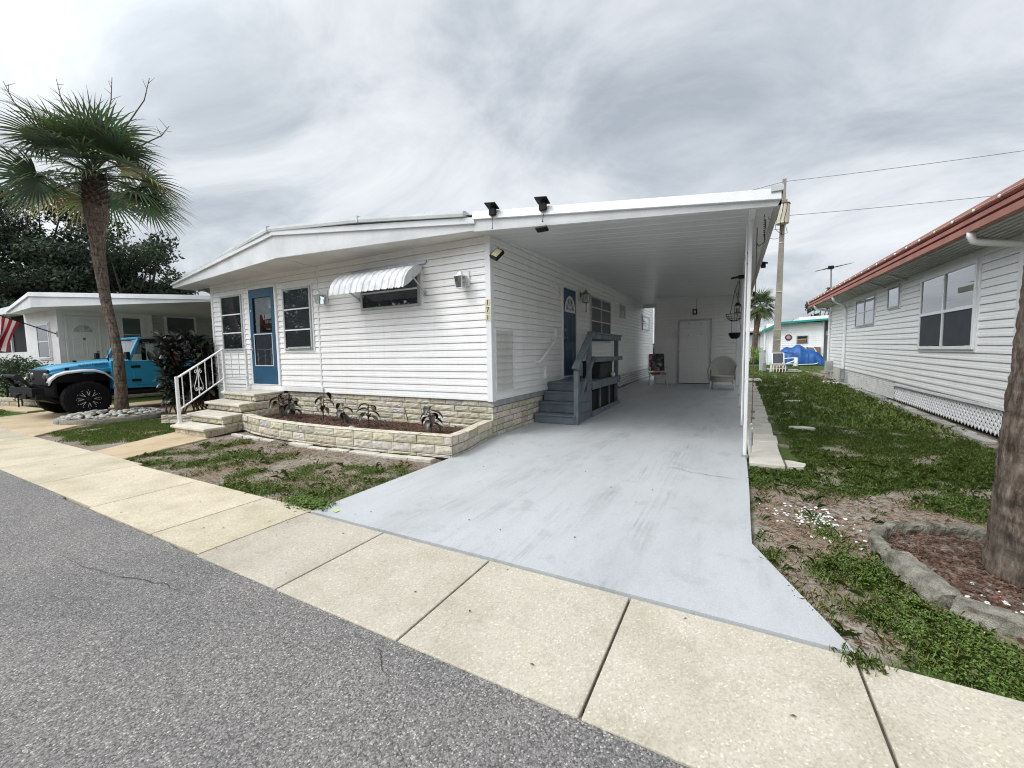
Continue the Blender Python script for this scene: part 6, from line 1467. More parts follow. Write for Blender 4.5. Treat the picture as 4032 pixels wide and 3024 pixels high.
rake(NP, [(x, y + .02, z - .10) for x, y, z in NT], .03).build('fascia', MT['fascia'], nb)
rake([(x, y - .02, z - .13) for x, y, z in NT], NT, .05).build('roof_edge', MT['fascia'], nb, bevel=.005)
m = MB(); m.add([(-22.3, 4.44, 3.025), (-18.62, 4.18, 3.0), (-12.9, 6.98, 3.055), (-12.9, 13, 3.06), (-22.3, 13, 3.03)], [(0, 1, 2, 3, 4)]); m.build('soffit', MT['white'], nb)
m = MB(); m.add([(-22.35, 4.42, 3.19), (-18.65, 4.15, 3.43), (-12.9, 6.96, 3.18), (-12.9, 13, 3.18), (-18.65, 13, 3.43), (-22.35, 13, 3.19)], [(0, 1, 4, 5), (1, 2, 3, 4)]); m.build('roof', MT['roof'], nb)
m = MB(); m.box(-22.35, 4.43, 3.03, -22.28, 13, 3.19); m.build('fascia', MT['fascia'], nb)
for x in (-12.98,):
    m = MB(); m.box(x - .04, 6.99, 0, x + .04, 7.07, 3.06); m.build('post', MT['trim'], nb)

# porch house further left
ph = thing('screened_porch', 'white house with a dark screened porch at the far left edge of the photo', 'house', (-28, 6.2, 0))
m = MB(); m.box(-36, 6.2, .1, -23.6, 6.3, 1.80); m.build('knee_wall', MT['white'], ph)
m = MB(); m.box(-36, 6.25, 1.8, -23.6, 6.27, 3.6); m.build('screen', MT['dark'], ph)
for x in (-24.2, -26.0, -28.4, -31): m = MB(); m.box(x - .06, 6.15, 1.8, x + .06, 6.22, 3.55); m.build('post', MT['trim'], ph)
m = MB(); m.box(-36, 5.7, 3.5, -23.4, 12, 3.56); m.box(-36, 5.68, 3.52, -23.38, 5.74, 3.80); m.box(-23.44, 5.74, 3.52, -23.38, 12, 3.80); m.build('roof', MT['fascia'], ph)
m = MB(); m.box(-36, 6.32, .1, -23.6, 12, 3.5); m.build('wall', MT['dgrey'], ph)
m = MB(); m.tube([(-23.7, 5.9, 3.5), (-23.75, 6.0, 3.35), (-24.0, 6.1, 3.2), (-24.05, 6.12, .3)], .06, 8); m.build('downspout', MT['trim'], ph)

# flag on a wall pole
fl_ = thing('flag', 'red and white striped american flag hanging from a slanted pole on the neighbour house', 'flag', (NX, NY, 2.25))
p0, p1 = Vector((NX - .02, NY - .02, 2.22)), Vector((-20.0, 3.15, 3.10))
m = MB(); m.tube([p0, p1], .016, 8); m.lathe([(.005, -.03), (.028, 0), (.005, .03)], p1, 10); m.build('pole', MT['blackm'], fl_, smooth=True)
m = MB(); m.bar(p0 - Vector((0, 0, .08)), p0 + Vector((0, 0, .10)), .05, .05); m.build('bracket', MT['alu'], fl_)
V, F, C = [], [], []; nu, nv = 40, 26; hoist = 1.05; flyl = 1.30; ax = (p0 - p1).normalized()
for j in range(nv + 1):
    for i in range(nu + 1):
        u, v = i / nu, j / nv                                  # u along fly (hangs down), v along hoist (down the pole)
        b = p1 + ax * (.14 + hoist * v * (1 - .40 * u)); fold = .10 * math.sin(v * 11 + u * 2.5) * u + .05 * math.sin(v * 23) * u
        V.append(b + Vector((fold * .9 + .18 * u, fold * .5, -flyl * .80 * u - .08 * u * math.sin(v * 9))))
        s = int(min(12, v * 13)); col = (.42, .025, .04) if s % 2 == 0 else (.70, .68, .66)
        C.append(col)
# per-face stripes: duplicate verts per quad
VV, FF_, CC_ = [], [], []
for j in range(nv):
    for i in range(nu):
        s = int(min(12, (j + .5) / nv * 13)); u = (i + .5) / nu; col = (.40, .02, .035) if s % 2 == 0 else (.70, .68, .66)
        if u < .40 and s < 7: col = (.02, .03, .12)
        b = len(VV); VV += [V[j * (nu + 1) + i], V[j * (nu + 1) + i + 1], V[(j + 1) * (nu + 1) + i + 1], V[(j + 1) * (nu + 1) + i]]; FF_.append((b, b + 1, b + 2, b + 3)); CC_ += [col] * 4
o_ = build_np('cloth', np.array([tuple(v) for v in VV]) - np.array([NX, NY, 2.25]), FF_, MT['attr'], fl_, col=CC_)
st = []; sf = []
for r in range(5):
    for c in range(6):
        u, v = .03 + .37 * (r + .5) / 5, .02 + .50 * (c + .5) / 6; i, j = int(u * nu), int(v * nv); q = V[j * (nu + 1) + i] - Vector((NX, NY, 2.25)); dv = Vector((.002, -.012, 0)); b = len(st)
        for k in range(10): a = PI / 2 + k * PI / 5; rr_ = .022 if k % 2 == 0 else .009; st.append(tuple(q + dv + Vector((rr_ * math.cos(a) * .6, 0, rr_ * math.sin(a)))))
        sf.append(tuple(range(b, b + 10)))
mm = MB(); mm.v = st; mm.f = sf; mm.c = [(1, 1, 1)] * len(st); mm.build('stars', MT['white'], fl_, local=True)

# ---------------------------------------------------------------- foliage
def leaf_cloud(centers, n_each, leaf, seed, squash=.8, shell=.55):
    """small leaf quads in clumps: centers = (x,y,z,r,tone)"""
    R = np.random.default_rng(seed); VV, CC_ = [], []
    for (x, y, z, r, tone) in centers:
        n = int(n_each * r * r) + 8; d = R.normal(size=(n, 3)); d /= np.linalg.norm(d, axis=1)[:, None]; rad = r * (shell + (1 - shell) * R.random(n)) * R.uniform(.75, 1.12, n)
        P = d * rad[:, None]; P[:, 2] *= squash; c = P + np.array([x, y, z]); s = leaf * R.uniform(.6, 1.35, n)
        a = R.normal(size=(n, 3)); a /= np.linalg.norm(a, axis=1)[:, None]; b = np.cross(a, d + R.normal(scale=.6, size=(n, 3))); b /= np.linalg.norm(b, axis=1)[:, None] + 1e-6
        u = a * s[:, None]; v = b * s[:, None] * .55
        VV.append(np.stack([c - u, c - v * .9, c + u, c + v * .9], 1).reshape(-1, 3))
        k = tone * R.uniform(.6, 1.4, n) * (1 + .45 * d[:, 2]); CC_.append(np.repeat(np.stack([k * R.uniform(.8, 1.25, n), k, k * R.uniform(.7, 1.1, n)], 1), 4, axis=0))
    V = np.concatenate(VV); return V, np.arange(len(V)).reshape(-1, 4), np.clip(np.concatenate(CC_), 0, 4)
def oak(name, lab, base, h, cr, seed, mat='oak', leaf=.11, nclump=46, z0=.40, dens=260, group=None, tone=1., squash=.6, trunk=.22):
    R = random.Random(seed); t = thing(name, lab, 'tree', base, group=group); B = Vector(base); m = MB(); cl = []
    fork = B + Vector((R.uniform(-.2, .2), R.uniform(-.2, .2), h * z0 * .75)); m.tube([B + Vector((0, 0, -.1)), B.lerp(fork, .5) + Vector((.08, .05, 0)), fork], [trunk * 1.25, trunk, trunk * .85], 10)
    for k in range(nclump):
        f = (k + .5) / nclump; az = k * 2.4 + R.uniform(-.4, .4); zz = lerp(z0, 1.0, R.random() ** .8); rad = cr * math.sqrt(max(0, 1 - ((zz - (z0 + .22)) / (.82 - z0 * .25)) ** 2)) * R.uniform(.25, 1.); p = B + Vector((rad * math.cos(az), rad * math.sin(az), zz * h)); r = cr * R.uniform(.20, .36)
        cl.append((p.x, p.y, p.z, r, tone * R.uniform(.6, 1.4)))
        if k % 3 == 0:
            mid = fork.lerp(p, .5) + Vector((R.uniform(-.3, .3), R.uniform(-.3, .3), R.uniform(-.1, .4))); m.tube([fork, mid, p], [trunk * .5, trunk * .28, trunk * .08], 6)
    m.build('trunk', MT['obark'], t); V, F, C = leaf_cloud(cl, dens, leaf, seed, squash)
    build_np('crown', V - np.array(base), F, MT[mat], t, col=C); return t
oak('oak_tree', 'tall spreading dark oak at the far left, its forked limbs showing against the sky', (-37.8, 9.05, 0), 11.9, 4.6, 1, z0=.46, nclump=54, group='dark trees behind the neighbour house')
oak('oak_tree', 'rounded dark oak just right of the left palm trunk, behind the neighbour house', (-32.6, 11.0, 0), 8.9, 3.3, 2, z0=.30, nclump=50, squash=.7, group='dark trees behind the neighbour house')
oak('oak_tree', 'low dark oak behind the screened porch at the left edge', (-38.5, 7.6, 0), 7.2, 3.6, 3, z0=.2, nclump=46, group='dark trees behind the neighbour house')
oak('oak_tree', 'low dark oak filling the gap below the tall oak, left of the palm trunk', (-34.6, 8.7, 0), 6.3, 3.2, 4, z0=.2, nclump=46, group='dark trees behind the neighbour house')
oak('oak_tree', 'dark oak partly behind the left palm trunk above the neighbour roof', (-34.2, 10.6, 0), 7.4, 3.0, 5, z0=.2, nclump=40, group='dark trees behind the neighbour house')
oak('oak_tree', 'small feathery green tree nearest the white home, at the right end of the dark trees', (-33.2, 13.1, 0), 6.0, 2.3, 6, z0=.25, nclump=34, leaf=.14, tone=1.35, group='dark trees behind the neighbour house')
oak('oak_tree', 'dark low tree between the rounded oak and the feathery tree', (-33.2, 12.0, 0), 6.4, 2.4, 7, z0=.2, nclump=34, tone=1.0, group='dark trees behind the neighbour house')
fan_palm('cabbage_palm', 'short drooping palm showing over the neighbour roof beside the white home eave', (-35.2, 14.6, 0), [(-35.2, 14.6, 0), (-35.2, 14.6, 3), (-35.2, 14.6, 5.6)], [.2, .18, .18], 26, 1.4, 33, boots=False, nseg=18, tone=1.1, segw=.06)
def hedge(name, lab, pts, leaf, seed, mat='hedge', tone=1., dens=600, cat='hedge', stem=True):
    t = thing(name, lab, cat, (pts[0][0], pts[0][1], 0)); V, F, C = leaf_cloud([(x, y, z, r, tone * rnd.uniform(.7, 1.3)) for x, y, z, r in pts], dens, leaf, seed, .9, .5); build_np('foliage', V - np.array([pts[0][0], pts[0][1], 0]), F, MT[mat], t, col=C)
    m = MB()
    for i, (x, y, z, r) in enumerate(pts):
        if i % 2 == 0: m.tube([(x, y, 0), (x + .05, y, z)], [.02, .01], 5)
    m.build('stem', MT['obark'], t); return t
hp = [(lerp(-23.4, -18.3, k / 26) + rnd.uniform(-.15, .15), 4.05 + rnd.uniform(-.4, .35) + .10 * k / 26, rnd.uniform(.45, 1.25) * (1 if k < 20 else .9), rnd.uniform(.30, .44)) for k in range(27)] + [(lerp(-23.4, -18.4, k / 16), 4.0 + rnd.uniform(-.3, .3), 1.2 + rnd.uniform(-.05, .12), .32) for k in range(17)]
hedge('hedge', 'dark green glossy hedge in front of the neighbour house, left of the blue car', hp, .05, 41)
hd = thing('stone_border', 'curved low stone border round the foot of the dark hedge', 'border', (-21, 3.7, 0)); m = MB(); stones(m, [(-24.5, 4.2), (-23.4, 3.75), (-21.8, 3.55), (-20.2, 3.6), (-18.8, 3.95), (-18.3, 4.6)], .02, [.12, .12], .4, seed=44, depth=.12); m.build('stone_course', MT['stonew'], hd)
# tree belt on the other side of the street: only its reflections show in the panes
V, F, C = leaf_cloud([(x + rnd.uniform(-2, 2), -20 + rnd.uniform(-2, 2), rnd.uniform(1.5, 9.5) * (1 if k % 3 else .4), rnd.uniform(2.2, 3.6), rnd.uniform(.6, 1.2)) for k, x in enumerate(np.linspace(-90, 20, 150))], 44, .32, 77, .9)
tag(build_np('far_tree_belt', V, F, MT['oak'], col=C), kind='stuff')

# ================================================================== RIGHT NEIGHBOUR'S HOUSE
QX = 3.42; rise = .0125
rh = thing('white_house', 'white clapboard house with rust-red gutter and lattice skirting on the right', 'house', (QX, 8.3, 0))
zs = lambda y: (y - 8.3) * rise
m = siding(MB(), (QX, 21.0), (0, -1), 12.7, .50, 2.92, .127, .020, zf=lambda s: zs(21 - s), seed=31); m.build('side_siding', MT['siding_r'], rh)
m = siding(MB(), (QX, 8.3), (1, 0), 8., .5, 2.85, .127, .02, seed=32); m.build('front_siding', MT['siding_r'], rh)
m = MB(); m.box(QX + .03, 8.33, .4, 12, 20.9, 2.9); m.build('wall_core', MT['white'], rh)
m = MB(); m.box(QX - .03, 8.27, .44, QX + .05, 8.37, 2.88); m.build('corner_trim', MT['trim'], rh, bevel=.004)
m = MB(); m.box(QX - .03, 20.95, .55, QX + .05, 21.05, 3.05); m.build('corner_trim', MT['trim'], rh, bevel=.004)
m = MB(); m.box(QX - .026, 18.55, .60, QX, 18.63, 3.02); m.build('seam_trim', MT['trim'], rh, bevel=.004)
m = MB(); m.box(QX - .035, 8.3, .455, QX - .0, 13.2, .50); m.build('bottom_trim', MT['trim'], rh)
WF = Face((QX, 0), (0, -1))                                    # u = -y
window(WF, rh, -11.70, 1.33, -9.42, 2.77, hb=(), vb=(-10.58,), frame='trim', blind=None, glass='glassM', fw=.06, cw=.05, depth=.06)
m = MB(); WF.box(m, -11.64, 2.0, .012, -9.48, 2.055, .064); m.build('mullion', MT['trim'], rh)
for u0, u1 in ((-11.62, -10.64), (-10.52, -9.5)):
    m = MB(); WF.quad(m, u0, 1.40, u1, 2.0, .049); m.build('insect_screen', MT['screen'], rh)
window(WF, rh, -13.86, 2.33, -13.02, 2.88, frame='winframe', blind='blind', glass='glassM', cw=.03)
window(WF, rh, -17.0, 2.03, -15.0, 2.86, hb=(2.45,), vb=(-16.0,), frame='winframe', blind='blind', glass='glassM', cw=.03)
# skirting
m = lattice(MB(), (QX + .02, 13.2), (0, -1), 4.9, .06, .46, .115, .045, zf=lambda u: zs(13.2 - u)); m.build('lattice_skirting', MT['trim'], rh)
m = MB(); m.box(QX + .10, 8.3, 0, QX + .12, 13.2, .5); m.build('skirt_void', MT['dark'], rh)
m = siding(MB(), (QX + .01, 18.55), (0, -1), 5.35, .10, .60, .05, .012, zf=lambda s: zs(18.55 - s) * .3, seed=33); m.build('ribbed_skirting', M_('ribbed skirt panel', (.76, .76, .74), .6, .14, 6.), rh)
m = MB(); m.box(QX - .01, 18.55, .05, QX + .05, 21, .65); m.build('foundation', MT['paver'], rh)
# eave: gutter and fascia bands, ribbed soffit
y0, y1 = 5.6, 22.3; ez = lambda y: 3.235 + (y - 6.9) * rise
m = MB(); rows = [[], [], [], [], [], []]
for y in np.linspace(y0, y1, 8):
    for r, (x, z) in zip(rows, ((2.98, .06), (2.84, .04), (2.80, .02), (2.79, -.055), (2.82, -.075), (2.86, -.08))): r.append((x, float(y), ez(y) + z))
m.strip(rows); m.build('gutter_lip', MT['rust2'], rh)
m = MB(); rows = [[], [], [], [], []]
for y in np.linspace(y0, y1, 8):
    for r, (x, z) in zip(rows, ((2.86, -.08), (2.83, -.095), (2.80, -.11), (2.775, -.185), (2.83, -.20))): r.append((x, float(y), ez(y) + z))
m.strip(rows); m.build('gutter', MT['rust'], rh)
m = MB(); rows = [[], [], [], []]
for y in np.linspace(y0, y1, 8):
    for r, (x, z) in zip(rows, ((2.83, -.20), (2.785, -.215), (2.79, -.30), (2.86, -.305))): r.append((x, float(y), ez(y) + z))
m.strip(rows); m.build('fascia', MT['rust2'], rh)
m = MB(); m.box(2.79, y1 - .02, ez(y1) - .30, 3.3, y1 + .01, ez(y1) + .04); m.build('end_cap', MT['rust2'], rh)
rows = []
nrib = 7; prof = []
for k in range(nrib):
    xa = lerp(2.86, QX + .02, k / nrib); xb = lerp(2.86, QX + .02, (k + 1) / nrib); prof += [(xa, 0.), (lerp(xa, xb, .30), 0.), (lerp(xa, xb, .36), -.022), (lerp(xa, xb, .94), -.022)]
m = MB(); m.strip([[(x, float(y), ez(y) - .285 + z - (x - 2.86) * .08) for x, z in prof] for y in (y0, y1)]); m.build('soffit', M_('ribbed soffit panel', (.50, .50, .47), .6, .1, 2.), rh)
m = MB(); m.add([(2.86, y0, ez(y0) + .05), (7, y0, ez(y0) + .75), (7, y1, ez(y1) + .75), (2.86, y1, ez(y1) + .05), (12, y0, ez(y0)), (12, y1, ez(y1))], [(0, 1, 2, 3), (1, 4, 5, 2)]); m.build('roof', MT['rust2'], rh)
m = MB(); m.add([(QX, 8.3, 2.7), (12, 8.3, 2.7), (7.4, 8.3, 3.8)], [(0, 1, 2)]); m.build('gable', MT['siding_r'], rh)
for ya, yb in ((8.35, 8.7), (12.0, 12.7), (13.4, 14.2), (18.6, 19.4)): m = MB(); m.bar((2.86, ya, ez(ya) - .315), (QX - .02, yb, ez(yb) - .40), .035, .025); m.build('eave_brace', MT['midsid'], rh)
def downspout(ytop, ywall, zb, r=.042, xo=-.07):
    m = MB(); e = ez(ytop) - .30
    m.tube([(2.83, ytop, e), (2.83, ytop, e - .05), (2.86, ytop + .02, e - .12), (2.94, ytop + (ywall - ytop) * .2, e - .15), (QX - .09 + xo, lerp(ytop, ywall, .85), e - .22), (QX - .01 + xo, ywall, e - .27), (QX + xo, ywall, e - .36), (QX + xo, ywall, zb + .1), (QX - .03 + xo, ywall, zb)], r, 10); m.build('downspout', MT['trim'], rh, smooth=True)
downspout(8.15, 8.22, .10, .045, .055); downspout(17.3, 18.3, .15); downspout(20.9, 21.0, .6)
slt = thing('string_lights', 'string of small white bulbs clipped along the rust-red gutter', 'string lights', (2.79, 14, 3.2))
m = MB(); pts = []; bl = []
y = 5.7
while y < 22: pts.append((2.782, y, ez(y) - .035 + .008 * math.sin(y * 9))); y += .2
m.tube(pts, .0045, 5); m.build('cord', MT['soffit'], slt)
y = 6.1; k = 0
while y < 22:
    m = MB(); m.lathe([(.004, -.022), (.018, -.008), (.016, .010), (.005, .022)], (2.772, y, ez(y) - .05), 8); m.build('bulb', MT['yellow'] if k % 4 == 1 else MT['white'], slt, smooth=True); y += .62; k += 1
for (x, y, z, w_, d_, h_, lab, mk) in ((3.30, 20.4, .42, .28, .18, .45, 'grey meter box on the far corner of the right-hand house', 'grey'), (3.28, 18.0, .16, .12, .12, .50, 'dark grey pipe box at the foot of the right-hand house downspout', 'dgrey')):
    t = thing('meter_box', lab, 'meter box', (x, y, z)); m = MB(); m.box(x - w_ / 2, y - d_ / 2, z, x + w_ / 2, y + d_ / 2, z + h_); m.build('case', MT[mk], t, bevel=.015, seg=2)
    m = MB(); m.box(x - w_ * .3, y - d_ / 2 - .015, z + h_ * .3, x + w_ * .3, y - d_ / 2, z + h_ * .8); m.tube([(x, y, z), (x, y, .1)], .03, 8); m.build('cover', MT['alu'], t)
R = random.Random(9); y = 8.35
while y < 18.5:
    l = R.uniform(.5, .75); x = QX - .17 + R.uniform(-.02, .02); m = MB(); m.box(x - .075, y + .01, g(y) - .05, x + .075, y + l - .01, g(y) + R.uniform(.02, .05), M=Matrix.Translation((x, y, 0)) @ Matrix.Rotation(R.uniform(-.04, .04), 4, 'Z') @ Matrix.Translation((-x, -y, 0)))
    tag(m.build('edging_block', MT['conc'], None, bevel=.012), 'flat grey block in the row along the foot of the right-hand house', 'edging block', 'blocks along the foot of the right-hand house'); y += l + R.uniform(0, .03)
pebbles('pale_rubble', [(3.05 + rnd.gauss(0, .15), 18.2 + rnd.gauss(0, .35), g(18)) for _ in range(26)], .03, .09, 'shell', 12)
# ================================================================== BACKGROUND
# utility pole with transformer
up = thing('utility_pole', 'tall tapering concrete utility pole with a rusty transformer, beyond the side lawn', 'utility pole', (2.2, 30, .16))
m = MB(); b = [(-1, -1), (1, -1), (1, 1), (-1, 1)]; vs = [(2.20 + .20 * x, 30 + .20 * y, .1) for x, y in b] + [(2.35 + .095 * x, 30 + .095 * y, 11.4) for x, y in b]; m.add(vs, [(0, 1, 2, 3), (4, 5, 6, 7), (0, 1, 5, 4), (1, 2, 6, 5), (2, 3, 7, 6), (3, 0, 4, 7)]); m.build('shaft', MT['pole'], up, bevel=.015)
def tank_mat():
    m, nt, b = nmat('transformer paint with rust runs'); p = wpos(nt); n = noise(nt, mapped(nt, p, (5, 5, .5)), 1.2, 5, .6); z = N(nt, 'ShaderNodeSeparateXYZ'); nt.links.new(p, z.inputs[0])
    f = mathn(nt, 'MULTIPLY', ramp(nt, n, [(.5, (0, 0, 0)), (.62, (1, 1, 1))]), mathn(nt, 'SUBTRACT', z.outputs[2], 8.9), True)
    nt.links.new(mixc(nt, f, (.55, .52, .42), (.22, .10, .045)), b.inputs['Base Color']); b.inputs['Roughness'].default_value = .5; return m
m = MB(); m.lathe([(.30, 8.70), (.34, 8.72), (.36, 9.75), (.35, 9.82)], (2.28, 29.62, 0), 24); tk = m.build('transformer', tank_mat(), up, smooth=True, autosm=40)
m = MB(); m.lathe([(.38, 9.80), (.37, 9.87), (.10, 9.92)], (2.28, 29.62, 0), 24); m.build('lid', M_('rusty lid', (.12, .06, .035), .8, .3, 8.), tk)
m = MB()
for k in range(3): m.lathe([(.03, 9.87), (.05, 9.93), (.03, 10.0), (.05, 10.05), (.02, 10.12)], (2.10 + .18 * k, 29.6, 0), 8)
m.build('bushing', MT['dgrey'], tk)
m = MB()
for k, (dx, z0_, z1_) in enumerate(((-.18, 9.75, 8.6), (.0, 9.8, 8.5), (.2, 9.75, 8.3))): m.tube([(2.28 + dx, 29.25, z0_), (2.28 + dx - .05, 29.22, 9.3), (2.28 + dx - .15, 29.25, 8.85), (2.2 + dx * 1.6, 29.3, z1_ - .2), (2.3, 29.75, 8.1)], .014, 5)
m.tube([(2.25 + .38 * math.cos(a) - .3, 29.5, 8.15 + .28 * math.sin(a)) for a in np.linspace(.5, 5.6, 18)], .012, 5); m.build('drop_lead', MT['black'], up)
m = MB()
for z in (1.9, 2.5, 4.8, 7.7): m.bar((2.2 - .21 + (z * .013), 29.78 + z * .009, z), (2.2 + .21 - z * .001, 29.78 + z * .009, z), .02, .03)
m.build('band', MT['soffit'], up)
for (A, B_, sag, lab) in (((2.34, 30, 11.25), (26, 29, 10.2), .25, 'upper power line running right from the top of the pole'), ((2.6, 30, 9.25), (26, 29, 8.3), .25, 'lower power line running right from the transformer'), ((2.34, 30, 11.25), (-14, 31, 10.6), .2, 'power line running left from the pole top behind the carport roof')):
    t = thing('power_line', lab, 'power line', A); m = MB(); m.tube([tuple(Vector(A).lerp(Vector(B_), s) - Vector((0, 0, sag * 4 * s * (1 - s)))) for s in np.linspace(0, 1, 20)], .016, 5); m.build('wire', MT['dgrey'], t)
an = thing('tv_antenna', 'thin roof antenna on a mast behind the rust-red gutter', 'antenna', (4.2, 26, 0)); m = MB(); m.tube([(4.22, 26, .1), (4.12, 26, 5.4)], .035, 6); m.build('mast', MT['dgrey'], an)
m = MB(); m.bar((3.85, 25.9, 5.32), (4.45, 26.1, 5.42), .03, .03)
for k in range(5): x = 3.85 + k * .14; m.tube([(x - .45 * (1 if k % 2 else .7), 26.4, 5.30 + k * .02), (x + .5, 25.6, 5.36 + k * .02)], .009, 4)
m.box(4.0, 25.92, 5.30, 4.22, 26.08, 5.45); m.build('element', MT['blackm'], an)

# teal-edged house
th = thing('teal_roof_house', 'white clapboard house with a teal roof edge at the end of the side lawn', 'house', (4, 37.5, .16))
m = siding(MB(), (2.1, 37.5), (1, 0), 3.55, .16, 3.28, .16, .018, seed=51); m.build('front_siding', MT['siding'], th)
m = MB(); m.box(5.55, 37.46, .16, 5.68, 37.6, 3.3); m.build('corner_trim', MT['trim'], th)
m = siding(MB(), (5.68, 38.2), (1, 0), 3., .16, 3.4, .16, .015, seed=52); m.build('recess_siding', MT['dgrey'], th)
m = MB(); m.box(2.15, 37.55, .1, 5.6, 48, 3.25); m.box(5.6, 38.3, .1, 9, 48, 3.3); m.build('wall_core', MT['white'], th)
TP = [(1.80, 37.0, 2.66), (2.92, 36.9, 3.22), (9.2, 36.9, 3.50)]; TT = [(1.78, 36.98, 2.80), (2.90, 36.88, 3.36), (9.2, 36.88, 3.64)]
rake(TP, TT, .06).build('fascia', MT['teal'], th)
m = MB(); m.add([(1.8, 37, 2.78), (2.92, 36.9, 3.34), (9.2, 36.9, 3.62), (9.2, 49, 3.62), (2.92, 49, 3.34), (1.8, 49, 2.78)], [(0, 1, 4, 5), (1, 2, 3, 4)]); m.build('roof', MT['roof'], th)
for k in range(5): m = MB(); x = 1.98 + .17 * k; m.box(x - .05, 37.35 + .1 * k, .16, x + .05, 37.45 + .1 * k, 2.75 + .07 * k); m.build('porch_post', MT['trim'], th)
TF = Face((0, 37.5), (1, 0)); window(TF, th, 4.02, 1.72, 4.74, 2.32, hb=(2.05,), frame='winframe', blind=None, glass='glass', fw=.05, cw=.03)
m = MB(); TF.box(m, 4.06, 1.74, .06, 4.62, 2.02, .075); m.build('window_board', MT['ply'], th)
m = MB(); m.box(5.9, 38.15, 2.3, 6.05, 38.19, 2.62); m.build('wall_light', MT['trim'], th)
om = thing('wall_flower', 'round pink and maroon flower ornament on the white wall under the teal roof edge', 'ornament', (3.52, 37.45, 2.2))
m = MB()
for k in range(14): a = 2 * PI * k / 14; c = Vector((3.52 + .19 * math.cos(a), 37.45, 2.2 + .19 * math.sin(a))); m.lathe([(.0, -.012), (.05, 0), (.0, .012)], c, 8, M=face_M((0, 0, 0), (1, 0, 0), (0, 0, 1)))
m.build('petal', M_('maroon petal', (.12, .03, .05), .6, .2, 9.), om)
m = MB(); m.lathe([(.15, -.02), (.13, .03), (.02, .035)], (3.52, 37.45, 2.2), 20, M=face_M((0, 0, 0), (1, 0, 0), (0, 0, 1))); m.build('centre', M_('dusty pink', (.45, .30, .30), .6, .1, 9.), om)
pb = thing('plywood_board', 'brown plywood sheet leaning on the wall behind the blue tarp', 'board', (5.1, 37.3, .2)); m = MB(); m.add([(4.65, 37.2, .2), (5.50, 37.2, .2), (5.50, 37.40, 1.46), (4.65, 37.40, 1.46)], [(0, 1, 2, 3)]); o_ = m.build('sheet', MT['ply'], pb); md = o_.modifiers.new('t', 'SOLIDIFY'); md.thickness = .03
# tarp-covered heap
tp = thing('tarp_heap', 'wrinkled blue tarp thrown over a heap in front of the white house', 'tarp', (4.1, 36.2, .16)); rows = []
for j in range(33):
    r = []
    for i in range(61):
        u, v = i / 60, j / 32; x = lerp(2.75, 5.45, u); hx = .5 + .95 * math.sin(PI * min(1, u * 1.15)) ** .7 if u < .6 else .5 + .95 * math.sin(PI * .69) ** .7 + .25 * (u - .6) - 2.2 * max(0, u - .72) ** 1.6
        hx = [.55, .95, 1.22, 1.30, 1.26, 1.30, 1.42, 1.44, 1.30, 1.14, 1.10, 1.08, 1.0, .85, .5][min(14, int(u * 14))] * (1 - (u * 14) % 1) + [.55, .95, 1.22, 1.30, 1.26, 1.30, 1.42, 1.44, 1.30, 1.14, 1.10, 1.08, 1.0, .85, .5][min(14, int(u * 14) + 1)] * ((u * 14) % 1)
        s = math.sin(PI * v) ** .42 if v < .5 else math.sin(PI * v) ** .5
        fold = .10 * fbm(x * 1.2 + v * 2, v * 3, 1.6) + .055 * abs(math.sin(x * 9 + v * 6 + 3 * nz(x, v, 2))) * (1 - s * .3) + .03 * nz(x * 3, v * 4, 3)
        r.append((x + .12 * nz(x, v * 3, 2), 35.6 + 1.5 * v + fold, .17 + max(0, hx * s + fold * .8) + .04 * (1 - s) * max(0, math.sin(x * 9))))
    rows.append(r)
m = MB(); m.strip(rows); m.build('cloth', MT['tarp'], tp, smooth=True)
m = MB(); m.tube([(4.55, 35.9, 1.45), (4.85, 35.85, 1.42), (5.0, 35.8, 1.2), (5.02, 35.8, 1.1)], .025, 6); m.tube([(3.95, 35.4, .22), (4.9, 35.4, .26), (5.1, 35.4, .34)], .025, 6); m.build('white_pipe', MT['trim'], tp)
# junk in the yard
jc = thing('lounge_chair', 'white metal garden chair frame standing in the yard clutter', 'chair', (1.95, 25.9, .16))
m = MB()
for s in (0, .52):
    m.tube([(1.72 + s, 25.7, .16), (1.72 + s, 25.7, .52), (1.78 + s, 26.2, .56), (1.80 + s - .02, 26.45, 1.14)], .022, 6); m.tube([(1.72 + s, 26.3, .16), (1.72 + s, 26.2, .62), (1.70 + s, 25.65, .62), (1.70 + s, 25.65, .16)], .022, 6)
m.tube([(1.78, 26.45, 1.14), (2.30, 26.45, 1.14)], .022, 6); m.tube([(1.72, 25.7, .52), (2.24, 25.7, .52)], .022, 6); m.build('frame', MT['trim'], jc)
m = MB(); m.add([(1.80, 26.22, .58), (2.28, 26.22, .58), (2.29, 26.44, 1.12), (1.80, 26.44, 1.12)], [(0, 1, 2, 3)]); m.add([(1.74, 25.72, .52), (2.22, 25.72, .52), (2.28, 26.2, .56), (1.78, 26.2, .56)], [(0, 1, 2, 3)]); m.build('sling', MT['screen'], jc)
pd = thing('utility_pedestal', 'grey-white metal utility pedestal standing in the grass by the clutter', 'pedestal', (1.32, 26.8, .16)); m = MB(); m.box(1.19, 26.66, .16, 1.45, 26.92, 1.28); m.build('case', MT['grey'], pd, bevel=.02); m = MB(); m.box(1.17, 26.64, 1.26, 1.47, 26.94, 1.33); m.build('lid', MT['grey'], pd, bevel=.01)
sp_ = thing('stub_post', 'short grey wooden stub post right in front of the utility pedestal', 'post', (1.42, 26.3, .16)); m = MB(); m.box(1.34, 26.2, .16, 1.50, 26.35, .62); m.build('post', MT['dgrey'], sp_, bevel=.01)
